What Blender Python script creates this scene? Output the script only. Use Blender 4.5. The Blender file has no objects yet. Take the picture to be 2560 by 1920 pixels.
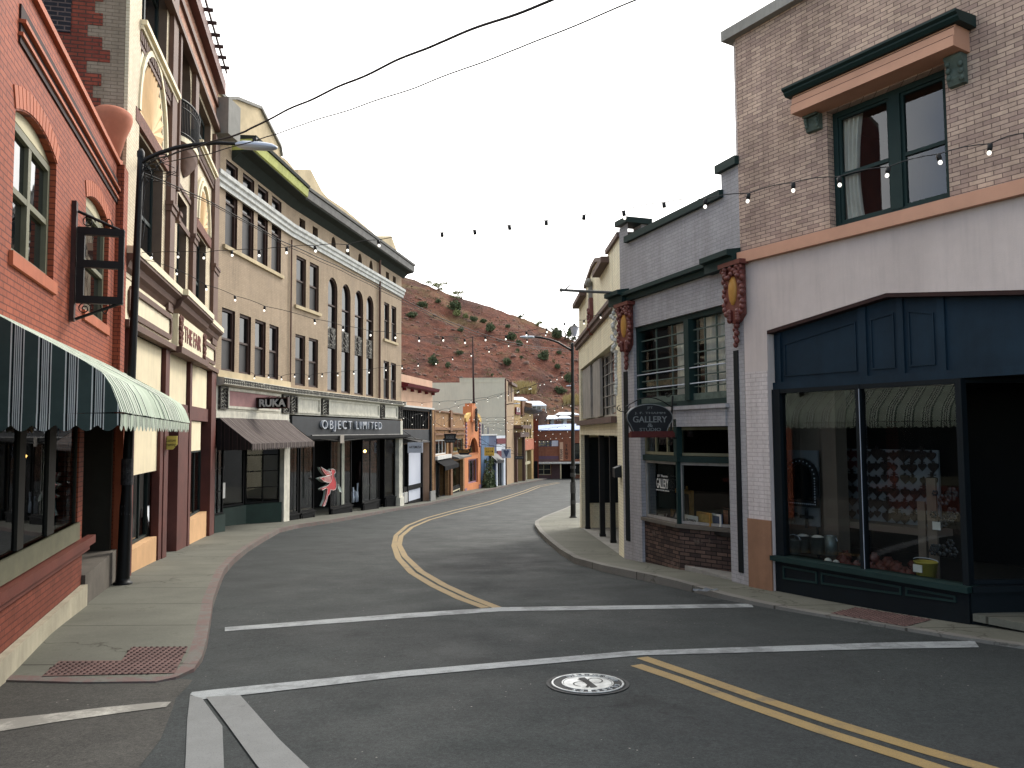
import bpy, math, random
from math import sin, cos, pi, radians, sqrt, atan2
from mathutils import Matrix, Vector, noise
from mathutils.geometry import delaunay_2d_cdt, tessellate_polygon
random.seed(7)
SC = bpy.context.scene
COL = SC.collection
# ------------------------------------------------------------------ camera
FPX = 1950.0
EYE = 1.75
PITCH = math.atan((1080 - 960) / FPX)
ROLL = radians(0.4)
fw_ = Vector((0, cos(PITCH), sin(PITCH)))
up0 = Vector((0, -sin(PITCH), cos(PITCH)))
rt0 = Vector((1, 0, 0))
rt_ = rt0 * cos(ROLL) - up0 * sin(ROLL)
up_ = up0 * cos(ROLL) + rt0 * sin(ROLL)
camd = bpy.data.cameras.new("camera")
camd.sensor_width = 36.0
camd.lens = FPX / 2560 * 36.0
camd.clip_start = 0.05
camd.clip_end = 3000
cam = bpy.data.objects.new("camera", camd)
COL.objects.link(cam)
cam.matrix_world = Matrix(((rt_.x, up_.x, -fw_.x, 0), (rt_.y, up_.y, -fw_.y, 0), (rt_.z, up_.z, -fw_.z, EYE), (0, 0, 0, 1)))
SC.camera = cam
SC.view_settings.view_transform = 'Standard'
SC.view_settings.look = 'None'
SC.view_settings.exposure = 1.0
SC.view_settings.gamma = 1.0
# ------------------------------------------------------------------ world: bright broken cloud ahead, clearer sky behind
SUN_EL, SUN_AZ = radians(38), radians(28)     # azimuth measured from +Y towards +X
world = bpy.data.worlds.new("World")
SC.world = world
world.use_nodes = True
wn, wl = world.node_tree.nodes, world.node_tree.links
wn.clear()
def wnode(t, **k):
    n = wn.new(t)
    for a, b in k.items(): setattr(n, a, b)
    return n
wo = wnode('ShaderNodeOutputWorld'); wb = wnode('ShaderNodeBackground')
sky = wnode('ShaderNodeTexSky'); sky.sky_type = 'NISHITA'; sky.sun_disc = False
sky.sun_elevation = SUN_EL; sky.sun_rotation = SUN_AZ
sky.air_density = 1.0; sky.dust_density = 0.3; sky.altitude = 1600
tc = wnode('ShaderNodeTexCoord'); sp = wnode('ShaderNodeSeparateXYZ')
wl.new(tc.outputs['Generated'], sp.inputs[0])
nz = wnode('ShaderNodeTexNoise'); nz.inputs['Scale'].default_value = 2.2; nz.inputs['Detail'].default_value = 6
wl.new(tc.outputs['Generated'], nz.inputs['Vector'])
mr = wnode('ShaderNodeMapRange'); mr.inputs['From Min'].default_value = -0.10; mr.inputs['From Max'].default_value = 0.42
mr.inputs['To Min'].default_value = -0.36; mr.inputs['To Max'].default_value = 0.9
wl.new(sp.outputs['Y'], mr.inputs['Value'])
ad0 = wnode('ShaderNodeMath', operation='ADD'); wl.new(nz.outputs['Fac'], ad0.inputs[0]); wl.new(mr.outputs[0], ad0.inputs[1])
ad = wnode('ShaderNodeMath', operation='MULTIPLY_ADD'); wl.new(sp.outputs['Z'], ad.inputs[0]); ad.inputs[1].default_value = .55; wl.new(ad0.outputs[0], ad.inputs[2])
cr = wnode('ShaderNodeMapRange'); cr.interpolation_type = 'SMOOTHSTEP'; cr.inputs['From Min'].default_value = 0.40; cr.inputs['From Max'].default_value = 0.72
wl.new(ad.outputs[0], cr.inputs['Value']); cr.inputs['To Min'].default_value = .3
cb = wnode('ShaderNodeMapRange'); cb.interpolation_type = 'SMOOTHSTEP'
cb.inputs['From Min'].default_value = -0.6; cb.inputs['From Max'].default_value = 0.5
cb.inputs['To Min'].default_value = 3.4; cb.inputs['To Max'].default_value = 10.5
wl.new(sp.outputs['Y'], cb.inputs['Value'])
cc = wnode('ShaderNodeVectorMath', operation='SCALE'); cc.inputs[0].default_value = (1.0, 0.985, 0.96)
wl.new(cb.outputs[0], cc.inputs['Scale'])
mx = wnode('ShaderNodeMixRGB'); wl.new(cr.outputs[0], mx.inputs['Fac']); wl.new(sky.outputs[0], mx.inputs['Color1']); wl.new(cc.outputs[0], mx.inputs['Color2'])
wl.new(mx.outputs[0], wb.inputs['Color']); wb.inputs['Strength'].default_value = 0.15
wl.new(wb.outputs[0], wo.inputs['Surface'])
# ------------------------------------------------------------------ sun behind thin cloud
sd = bpy.data.lights.new("sun", 'SUN'); sd.energy = 1.4; sd.angle = radians(14); sd.color = (1.0, 0.94, 0.85)
sun = bpy.data.objects.new("sun", sd); COL.objects.link(sun)
sdir = Vector((sin(SUN_AZ) * cos(SUN_EL), cos(SUN_AZ) * cos(SUN_EL), sin(SUN_EL)))
sun.rotation_euler = (-sdir).to_track_quat('-Z', 'Y').to_euler()
sun.location = (0, 0, 60)
# ------------------------------------------------------------------ helpers
HP = [(-50, 1.75 - 0.053 * 50), (0, 1.75), (45, 4.135), (68.5, 4.85), (95, 5.75), (150, 7.6), (400, 9.0), (3000, 12)]
def G(y):
    for (a, ha), (b, hb) in zip(HP, HP[1:]):
        if y <= b: return EYE - (ha + (hb - ha) * (y - a) / (b - a))
    return EYE - HP[-1][1]
def ray(px, py):
    return (fw_ * FPX + rt_ * (px - 1280) + up_ * (960 - py)).normalized()
def XY(px, y):                       # plan point on the pixel column px at depth y
    r = ray(px, 1080); return (r.x / r.y * y, y)
def gp(px, py, dz=0.0):              # pixel on the ground (plus dz)
    r = ray(px, py); y = 5.0
    lo, hi = 0.5, 400
    for _ in range(50):
        y = (lo + hi) / 2
        if EYE + r.z / r.y * y > G(y) + dz: lo = y
        else: hi = y
    return Vector((r.x / r.y * y, y, G(y) + dz))
def pt(px, py, y):
    r = ray(px, py); return Vector((r.x / r.y * y, y, EYE + r.z / r.y * y))
WM = {}
class MB:
    def __init__(s): s.v = []; s.f = []; s.sm = []
    def add(s, vs, fs, sm=False):
        o = len(s.v); s.v += [tuple(v) for v in vs]
        for f in fs: s.f.append(tuple(i + o for i in f)); s.sm.append(sm)
        return s
    def quad(s, *p): return s.add(p, [tuple(range(len(p)))])
    def box(s, x0, x1, y0, y1, z0, z1):
        return s.add([(x0,y0,z0),(x1,y0,z0),(x1,y1,z0),(x0,y1,z0),(x0,y0,z1),(x1,y0,z1),(x1,y1,z1),(x0,y1,z1)],
                     [(0,3,2,1),(4,5,6,7),(0,1,5,4),(1,2,6,5),(2,3,7,6),(3,0,4,7)])
    def prism(s, poly, y0, y1):      # poly in (x,z), extruded along y
        n = len(poly)
        tri = tessellate_polygon([[Vector((a, b, 0)) for a, b in poly]])
        vs = [(a, y0, b) for a, b in poly] + [(a, y1, b) for a, b in poly]
        fs = [tuple(t) for t in tri] + [tuple(i + n for i in reversed(t)) for t in tri]
        fs += [(i, (i + 1) % n, (i + 1) % n + n, i + n) for i in range(n)]
        return s.add(vs, fs)
    def prismz(s, poly, z0, z1):     # poly in (x,y), extruded along z
        n = len(poly)
        tri = tessellate_polygon([[Vector((a, b, 0)) for a, b in poly]])
        vs = [(a, b, z0) for a, b in poly] + [(a, b, z1) for a, b in poly]
        fs = [tuple(reversed(t)) for t in tri] + [tuple(i + n for i in t) for t in tri]
        fs += [(i, (i + 1) % n, (i + 1) % n + n, i + n) for i in range(n)]
        return s.add(vs, fs)
    def prismx(s, poly, x0, x1):     # poly in (y,z), extruded along x
        n = len(poly)
        tri = tessellate_polygon([[Vector((a, b, 0)) for a, b in poly]])
        vs = [(x0, a, b) for a, b in poly] + [(x1, a, b) for a, b in poly]
        fs = [tuple(reversed(t)) for t in tri] + [tuple(i + n for i in t) for t in tri]
        fs += [(i, (i + 1) % n, (i + 1) % n + n, i + n) for i in range(n)]
        return s.add(vs, fs)
    def tube(s, pts, r, n=8, caps=True):
        pts = [Vector(p) for p in pts]; m = len(pts)
        rs = r if isinstance(r, (list, tuple)) else [r] * m
        t0 = (pts[1] - pts[0]).normalized()
        a = Vector((0, 0, 1)) if abs(t0.z) < .9 else Vector((1, 0, 0))
        nrm = t0.cross(a).normalized(); vs = []
        for i, p in enumerate(pts):
            t = (pts[min(i + 1, m - 1)] - pts[max(i - 1, 0)]).normalized()
            nrm = (nrm - t * nrm.dot(t)).normalized(); b = t.cross(nrm)
            for k in range(n):
                an = 2 * pi * k / n; vs.append(p + (nrm * cos(an) + b * sin(an)) * rs[i])
        fs = [(i * n + k, i * n + (k + 1) % n, (i + 1) * n + (k + 1) % n, (i + 1) * n + k) for i in range(m - 1) for k in range(n)]
        s.add(vs, fs, True)
        if caps: s.add(vs[:n], [tuple(range(n))]); s.add(vs[-n:], [tuple(range(n))])
        return s
    def lathe(s, prof, c=(0, 0, 0), n=16, sm=True):
        c = Vector(c); vs = [(c.x + r * cos(2*pi*k/n), c.y + r * sin(2*pi*k/n), c.z + z) for r, z in prof for k in range(n)]
        fs = [(i*n+k, i*n+(k+1)%n, (i+1)*n+(k+1)%n, (i+1)*n+k) for i in range(len(prof)-1) for k in range(n)]
        return s.add(vs, fs, sm)
    def ball(s, c, rx, ry=None, rz=None, n=8, m=6):
        ry = ry or rx; rz = rz or rx; c = Vector(c); vs = []
        for i in range(m + 1):
            th = pi * i / m
            for k in range(n):
                vs.append((c.x + rx*sin(th)*cos(2*pi*k/n), c.y + ry*sin(th)*sin(2*pi*k/n), c.z + rz*cos(th)))
        fs = [(i*n+k, (i+1)*n+k, (i+1)*n+(k+1)%n, i*n+(k+1)%n) for i in range(m) for k in range(n)]
        return s.add(vs, fs, True)
    def ring(s, outer, inner, y0, y1):   # both (x,z) loops of equal length; frame ring
        n = len(outer)
        vs = [(a, y0, b) for a, b in outer] + [(a, y0, b) for a, b in inner] + [(a, y1, b) for a, b in outer] + [(a, y1, b) for a, b in inner]
        fs = []
        for i in range(n):
            j = (i + 1) % n
            fs += [(i, j, j + n, i + n), (i + n, j + n, j + 3*n, i + 3*n), (i, i + 2*n, j + 2*n, j), (i + 2*n, i + 3*n, j + 3*n, j + 2*n)]
        return s.add(vs, fs)
    def mesh(s, name):
        me = bpy.data.meshes.new(name); me.from_pydata(s.v, [], s.f)
        me.polygons.foreach_set('use_smooth', s.sm); me.update(); return me
NOSPLIT = {'lettering','raised_ring','emblem','glazing_bar','barred_transom','bracket','crown','foliage','neon_tube','flower','item','vase','trunk','cable_tangle','loose_wire','interior','dome_field','stud','lattice_trim','arch_course','cornice_outrigger','balcony_railing','shell_niche','side_wall','wall','porch_reveal','wing','horse','white_slat','balustrade','carved_figure','opening_trim','cloth','eye','mat','cover','rim','sticker','cable','fascia_moulding','riser_trim','mullion_strip','roof','red_brick_patch','brick_wall','stucco_wall','hood_board'}
def clusters(mb):
    """groups of faces whose pieces touch or overlap"""
    par = list(range(len(mb.v)))
    def fd(a):
        while par[a] != a: par[a] = par[par[a]]; a = par[a]
        return a
    for f in mb.f:
        for i in f[1:]:
            a, b = fd(f[0]), fd(i)
            if a != b: par[b] = a
    bb = {}
    for i, v in enumerate(mb.v):
        r = fd(i); q = bb.get(r)
        if q is None: bb[r] = [list(v), list(v)]
        else:
            for k in range(3): q[0][k] = min(q[0][k], v[k]); q[1][k] = max(q[1][k], v[k])
    ks = list(bb)
    if len(ks) > 260: return None
    e = .02
    for i in range(len(ks)):
        for j in range(i + 1, len(ks)):
            a, b = bb[ks[i]], bb[ks[j]]
            if all(a[0][k] - e <= b[1][k] and b[0][k] - e <= a[1][k] for k in range(3)):
                x, y = fd(ks[i]), fd(ks[j])
                if x != y: par[y] = x
    out = {}
    for f, s in zip(mb.f, mb.sm): out.setdefault(fd(f[0]), []).append((f, s))
    return list(out.values())
def link(name, mb, mat, M=None, parent=None):
    if parent is not None and isinstance(mb, MB) and name not in NOSPLIT and len(mb.v) < 6000:
        cl = clusters(mb)
        if cl and 1 < len(cl) <= (26 if name == 'reveal' else 14):
            first = None
            for g in cl:
                ids = sorted({i for f, _ in g for i in f}); mp = {v: k for k, v in enumerate(ids)}
                m2 = MB(); m2.v = [mb.v[i] for i in ids]; m2.f = [tuple(mp[i] for i in f) for f, _ in g]; m2.sm = [s for _, s in g]
                o = link1(name, m2, mat, M, parent); first = first or o
            return first
    return link1(name, mb, mat, M, parent)
def link1(name, mb, mat, M=None, parent=None):
    me = mb.mesh(name) if isinstance(mb, MB) else mb
    if mat is not None:
        me.materials.clear(); me.materials.append(mat)
    o = bpy.data.objects.new(name, me); COL.objects.link(o)
    M = M or Matrix.Identity(4)
    if parent is not None:
        o.parent = parent; o.matrix_basis = WM[parent].inverted() @ M
    else: o.matrix_basis = M
    WM[o] = M.copy(); return o
def empty(name, M, label, cat, group=None):
    o = bpy.data.objects.new(name, None); COL.objects.link(o); o.empty_display_size = .3
    o.matrix_basis = M; WM[o] = M.copy(); o['label'] = label; o['category'] = cat
    if group: o['group'] = group
    return o
def tag(o, label=None, cat=None, group=None, kind=None):
    if label: o['label'] = label
    if cat: o['category'] = cat
    if group: o['group'] = group
    if kind: o['kind'] = kind
    return o
def copy_tree(o, parent=None, M=None):
    c = o.copy(); COL.objects.link(c)
    if parent: c.parent = parent
    if M is not None: c.matrix_basis = M; WM[c] = M.copy()
    for ch in list(o.children):
        copy_tree(ch, c)
    return c
class Fac:
    """A vertical facade plane: local x runs left to right in the street view, local y goes into the building, z up."""
    def __init__(s, A, B, z0=None):
        s.A, s.B = Vector((A[0], A[1])), Vector((B[0], B[1]))
        d = (s.B - s.A); s.L = d.length; d.normalize(); s.d = d; s.n = Vector((-d.y, d.x))
        s.z0 = G(A[1]) if z0 is None else z0
        s.M = Matrix(((d.x, s.n.x, 0, A[0]), (d.y, s.n.y, 0, A[1]), (0, 0, 1, s.z0), (0, 0, 0, 1)))
    def uz(s, px, py, off=0.0):
        r = ray(px, py); A = s.A - s.n * off
        den = r.x * s.n.x + r.y * s.n.y
        t = (A.x * s.n.x + A.y * s.n.y) / den
        p = Vector((r.x * t, r.y * t)) - A
        return (p.dot(s.d), EYE + r.z * t - s.z0)
    def u(s, px, py=1080, off=0.0): return s.uz(px, py, off)[0]
    def z(s, px, py, off=0.0): return s.uz(px, py, off)[1]
    def P(s, px, py, off=0.0):
        u, z = s.uz(px, py, off); return Vector((u, -off, z))
    def poly(s, pts, off=0.0): return [s.uz(a, b, off) for a, b in pts]
    def rect(s, pxl, pxr, yt, yb, off=0.0, at='l', top=None):
        """opening from its left and right columns and the top and bottom rows read at its left (or right) column"""
        pc = pxl if at == 'l' else pxr
        return (s.uz(pxl, (yt + yb) / 2, off)[0], s.uz(pxr, (yt + yb) / 2, off)[0], s.uz(pc, yb, off)[1], s.uz(pc, yt, off)[1])
    def ground(s, u):
        p = s.A + s.d * u; return G(p.y) + .12 - s.z0
    def world(s, u, y, z):
        return s.M @ Vector((u, y, z))
    def sub(s, a, b):    # facade through two local plan points (u,y)
        p = s.world(a[0], a[1], 0); q = s.world(b[0], b[1], 0)
        return Fac((p.x, p.y), (q.x, q.y), s.z0)
# ------------------------------------------------------------------ materials
def lin(c):
    def f(v):
        v /= 255.0
        return v / 12.92 if v <= .04045 else ((v + .055) / 1.055) ** 2.4
    return (f(c[0]), f(c[1]), f(c[2]), 1)
def newmat(name):
    m = bpy.data.materials.new(name); m.use_nodes = True; n = m.node_tree.nodes; n.clear()
    out = n.new('ShaderNodeOutputMaterial'); b = n.new('ShaderNodeBsdfPrincipled')
    m.node_tree.links.new(b.outputs[0], out.inputs[0]); return m, n, m.node_tree.links, b
def nzn(n, l, vec, scale, detail=4, rough=.6, dist=0):
    t = n.new('ShaderNodeTexNoise'); t.inputs['Scale'].default_value = scale; t.inputs['Detail'].default_value = detail
    t.inputs['Roughness'].default_value = rough; t.inputs['Distortion'].default_value = dist
    l.new(vec, t.inputs['Vector']); return t.outputs['Fac']
def ramp(n, l, fac, stops):
    r = n.new('ShaderNodeValToRGB'); l.new(fac, r.inputs[0])
    while len(r.color_ramp.elements) < len(stops): r.color_ramp.elements.new(.5)
    for e, (p, c) in zip(r.color_ramp.elements, stops): e.position = p; e.color = c
    return r.outputs[0]
def mixc(n, l, fac, a, b, typ='MIX'):
    m = n.new('ShaderNodeMixRGB'); m.blend_type = typ
    for i, v in ((0, fac), (1, a), (2, b)):
        if isinstance(v, (int, float)): m.inputs[i].default_value = v
        elif isinstance(v, tuple): m.inputs[i].default_value = v
        else: l.new(v, m.inputs[i])
    return m.outputs[0]
def bump(n, l, b, h, strength, dist=.02):
    bp = n.new('ShaderNodeBump'); bp.inputs['Strength'].default_value = strength; bp.inputs['Distance'].default_value = dist
    l.new(h, bp.inputs['Height']); l.new(bp.outputs[0], b.inputs['Normal'])
def coords(n, l, world=False):
    if world:
        g = n.new('ShaderNodeNewGeometry'); return g.outputs['Position']
    t = n.new('ShaderNodeTexCoord'); return t.outputs['Object']
def flat2(n, l, v):                 # (x+y, z) plane coordinates for upright walls
    s = n.new('ShaderNodeSeparateXYZ'); l.new(v, s.inputs[0])
    a = n.new('ShaderNodeMath'); a.operation = 'ADD'; l.new(s.outputs[0], a.inputs[0]); l.new(s.outputs[1], a.inputs[1])
    c = n.new('ShaderNodeCombineXYZ'); l.new(a.outputs[0], c.inputs[0]); l.new(s.outputs[2], c.inputs[1]); return c.outputs[0]
def paint(name, col, rough=.75, var=.12, scale=1.5, bmp=.15, wear=None, wearcol=None, metal=0.0, spec=.35, streak=0.0, fine=60):
    m, n, l, b = newmat(name); v = coords(n, l)
    c = lin(col)
    f1 = nzn(n, l, v, scale, 6, .65)
    dk = tuple(x * (1 - var * 1.6) for x in c[:3]) + (1,); lt = tuple(min(1, x * (1 + var)) for x in c[:3]) + (1,)
    o = ramp(n, l, f1, [(.3, dk), (.7, lt)])
    if streak:
        mp = n.new('ShaderNodeMapping'); l.new(v, mp.inputs['Vector']); mp.inputs['Scale'].default_value = (7, 7, .6)
        f = nzn(n, l, mp.outputs[0], 1.3, 5, .7)
        k = ramp(n, l, f, [(.45, (1,1,1,1)), (.75, (1-streak,)*3 + (1,))])
        o = mixc(n, l, 1.0, o, k, 'MULTIPLY')
    if wear:
        f = nzn(n, l, v, 9, 8, .75)
        k = ramp(n, l, f, [(1 - wear - .04, (0,0,0,1)), (1 - wear + .02, (1,1,1,1))])
        o = mixc(n, l, k, o, lin(wearcol or (90, 75, 60)))
    l.new(o, b.inputs['Base Color']); b.inputs['Roughness'].default_value = rough; b.inputs['Metallic'].default_value = metal
    b.inputs['Specular IOR Level'].default_value = spec
    if bmp: bump(n, l, b, nzn(n, l, v, fine, 4, .7), bmp, .01)
    return m
def brick(name, c1, c2, mort, w=.2, h=.067, ms=.008, rough=.8, bmp=.6, var=.18, blotch=None, paintover=0.0, patch=None, voff=0.0, smooth=.1):
    m, n, l, b = newmat(name); v = coords(n, l); p = flat2(n, l, v)
    t = n.new('ShaderNodeTexBrick'); l.new(p, t.inputs['Vector'])
    t.inputs['Scale'].default_value = 1; t.inputs['Brick Width'].default_value = w; t.inputs['Row Height'].default_value = h
    t.inputs['Mortar Size'].default_value = ms; t.inputs['Mortar Smooth'].default_value = smooth
    t.inputs['Color1'].default_value = lin(c1); t.inputs['Color2'].default_value = lin(c2); t.inputs['Mortar'].default_value = lin(mort)
    o = t.outputs['Color']
    f = nzn(n, l, v, 1.2, 6, .7); k = ramp(n, l, f, [(.3, (1-var*1.3,)*3 + (1,)), (.7, (1+var*.4,)*3 + (1,))])
    o = mixc(n, l, 1.0, o, k, 'MULTIPLY')
    f2 = nzn(n, l, v, 22, 4, .6); k = ramp(n, l, f2, [(.3, (.88,)*3 + (1,)), (.7, (1.06,)*3 + (1,))])
    o = mixc(n, l, 1.0, o, k, 'MULTIPLY')
    mp = n.new('ShaderNodeMapping'); l.new(v, mp.inputs['Vector']); mp.inputs['Scale'].default_value = (4, 4, .35)
    k = ramp(n, l, nzn(n, l, mp.outputs[0], 1.2, 6, .7), [(.42, (1.03,1.03,1.03,1)), (.72, (.80,.79,.77,1))]); o = mixc(n, l, 1.0, o, k, 'MULTIPLY')
    if blotch:
        f = nzn(n, l, v, .9, 5, .7); k = ramp(n, l, f, [(.56, (0,0,0,1)), (.66, (.75,.75,.75,1))]); o = mixc(n, l, k, o, lin(blotch))
    l.new(o, b.inputs['Base Color']); b.inputs['Roughness'].default_value = rough; b.inputs['Specular IOR Level'].default_value = .25
    inv = n.new('ShaderNodeMath'); inv.operation = 'SUBTRACT'; inv.inputs[0].default_value = 1; l.new(t.outputs['Fac'], inv.inputs[1])
    ad = n.new('ShaderNodeMath'); ad.operation = 'MULTIPLY_ADD'; l.new(f2, ad.inputs[0]); ad.inputs[1].default_value = .35; l.new(inv.outputs[0], ad.inputs[2])
    bump(n, l, b, ad.outputs[0], bmp, .008)
    return m
def darkglass(name, col=(14, 18, 20), rough=.03, spec=.9):
    m, n, l, b = newmat(name); v = coords(n, l)
    b.inputs['Base Color'].default_value = lin(col); b.inputs['Roughness'].default_value = rough; b.inputs['Specular IOR Level'].default_value = spec
    bump(n, l, b, nzn(n, l, v, 2.2, 2, .5), .06, .05); return m
def clearglass(name, refl=1.0, base=.04, tint=(.86, .9, .88)):
    m, n, l, b = newmat(name); n.remove(b); out = [x for x in n if x.type == 'OUTPUT_MATERIAL'][0]; v = coords(n, l)
    tr = n.new('ShaderNodeBsdfTransparent'); tr.inputs[0].default_value = tint + (1,)
    gl = n.new('ShaderNodeBsdfGlossy'); gl.inputs['Roughness'].default_value = .01; gl.inputs[0].default_value = (.95, .97, 1, 1)
    fr = n.new('ShaderNodeFresnel'); fr.inputs[0].default_value = 1.5
    ma = n.new('ShaderNodeMath'); ma.operation = 'MULTIPLY_ADD'; ma.use_clamp = True; l.new(fr.outputs[0], ma.inputs[0]); ma.inputs[1].default_value = refl; ma.inputs[2].default_value = base
    mx = n.new('ShaderNodeMixShader'); l.new(ma.outputs[0], mx.inputs[0]); l.new(tr.outputs[0], mx.inputs[1]); l.new(gl.outputs[0], mx.inputs[2])
    l.new(mx.outputs[0], out.inputs[0]); return m
def emit(name, col, s):
    m, n, l, b = newmat(name); b.inputs['Base Color'].default_value = lin(col); b.inputs['Emission Color'].default_value = lin(col); b.inputs['Emission Strength'].default_value = s
    b.inputs['Roughness'].default_value = .2; return m
def stripes(name, period, bands, axis=0, rough=.85, base=None):
    """cloth with woven stripes; bands = [(pos, colour)...] constant ramp over one period, along local axis"""
    m, n, l, b = newmat(name); v = coords(n, l); s = n.new('ShaderNodeSeparateXYZ'); l.new(v, s.inputs[0])
    d = n.new('ShaderNodeMath'); d.operation = 'DIVIDE'; l.new(s.outputs[axis], d.inputs[0]); d.inputs[1].default_value = period
    f = n.new('ShaderNodeMath'); f.operation = 'FRACT'; l.new(d.outputs[0], f.inputs[0])
    r = n.new('ShaderNodeValToRGB'); r.color_ramp.interpolation = 'CONSTANT'; l.new(f.outputs[0], r.inputs[0])
    el = r.color_ramp.elements; el.remove(el[1]); el[0].position = 0; el[0].color = lin(bands[0][1])
    for p, c in bands[1:]: q = el.new(p); q.color = lin(c)
    k = ramp(n, l, nzn(n, l, v, 3, 5, .7), [(.3, (.8,.8,.78,1)), (.7, (1.05,1.05,1.05,1))])
    o = mixc(n, l, 1.0, r.outputs[0], k, 'MULTIPLY'); l.new(o, b.inputs['Base Color'])
    b.inputs['Roughness'].default_value = rough; b.inputs['Specular IOR Level'].default_value = .15
    bump(n, l, b, nzn(n, l, v, 8, 3, .5), .15, .03)
    return m
def asphalt(name, base=(48, 53, 53), patch=(41, 45, 46), warm=(66, 64, 60)):
    m, n, l, b = newmat(name); v = coords(n, l, True)
    o = ramp(n, l, nzn(n, l, v, .35, 6, .6), [(.35, lin(patch)), (.6, lin(base))])
    k = ramp(n, l, nzn(n, l, v, 1.7, 8, .7), [(.3, (.86,.86,.86,1)), (.72, (1.12,1.11,1.10,1))]); o = mixc(n, l, 1, o, k, 'MULTIPLY')
    mp = n.new('ShaderNodeMapping'); l.new(v, mp.inputs['Vector']); mp.inputs['Scale'].default_value = (1.3, .16, 1)
    k = ramp(n, l, nzn(n, l, mp.outputs[0], 1.1, 4, .6), [(.35, (.94,.94,.94,1)), (.7, (1.04,1.04,1.04,1))]); o = mixc(n, l, 1, o, k, 'MULTIPLY')
    g = nzn(n, l, v, 130, 3, .8)
    k = ramp(n, l, g, [(.30, (.4,.4,.4,1)), (.52, (1,1,1,1)), (.74, (1.8,1.78,1.75,1))]); o = mixc(n, l, 1, o, k, 'MULTIPLY')
    k = ramp(n, l, nzn(n, l, v, 38, 4, .8), [(.34, (.58,.58,.58,1)), (.5, (1,1,1,1)), (.68, (1.45,1.44,1.42,1))]); o = mixc(n, l, 1, o, k, 'MULTIPLY')
    k = ramp(n, l, nzn(n, l, v, 13, 5, .85), [(.36, (.78,.78,.78,1)), (.5, (1,1,1,1)), (.66, (1.2,1.2,1.19,1))]); o = mixc(n, l, 1, o, k, 'MULTIPLY')
    w = n.new('ShaderNodeTexVoronoi'); w.inputs['Scale'].default_value = 11; l.new(v, w.inputs['Vector'])
    k = ramp(n, l, w.outputs['Distance'], [(.06, (1,1,1,1)), (.085, (0,0,0,1))])
    sel = ramp(n, l, nzn(n, l, v, 1.1, 3, .6), [(.5, (0,0,0,1)), (.62, (1,1,1,1))]); k = mixc(n, l, 1, k, sel, 'MULTIPLY')
    o = mixc(n, l, k, o, lin((140, 136, 130)))
    ce = n.new('ShaderNodeTexVoronoi'); ce.feature = 'DISTANCE_TO_EDGE'; ce.inputs['Scale'].default_value = .55
    cn = n.new('ShaderNodeTexNoise'); cn.inputs['Scale'].default_value = 3.0; cn.inputs['Detail'].default_value = 8; cd_ = n.new('ShaderNodeVectorMath'); cd_.operation = 'ADD'
    l.new(v, cn.inputs['Vector']); l.new(v, cd_.inputs[0]); l.new(cn.outputs['Color'], cd_.inputs[1]); l.new(cd_.outputs[0], ce.inputs['Vector'])
    k = ramp(n, l, ce.outputs['Distance'], [(.0, (1,1,1,1)), (.010, (0,0,0,1))]); sel = ramp(n, l, nzn(n, l, v, .23, 4, .6), [(.50, (0,0,0,1)), (.58, (.75,.75,.75,1))])
    o = mixc(n, l, mixc(n, l, 1, k, sel, 'MULTIPLY'), o, lin((22, 22, 23)))
    k = ramp(n, l, nzn(n, l, v, .9, 3, .5, .4), [(.63, (1,1,1,1)), (.70, (.72,.72,.72,1))]); o = mixc(n, l, 1, o, k, 'MULTIPLY')
    l.new(o, b.inputs['Base Color']); b.inputs['Specular IOR Level'].default_value = .3
    r = ramp(n, l, nzn(n, l, v, 1.3, 4, .6), [(.3, (.72,)*3 + (1,)), (.7, (.9,)*3 + (1,))]); l.new(r, b.inputs['Roughness'])
    bump(n, l, b, g, .5, .006); return m
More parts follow.
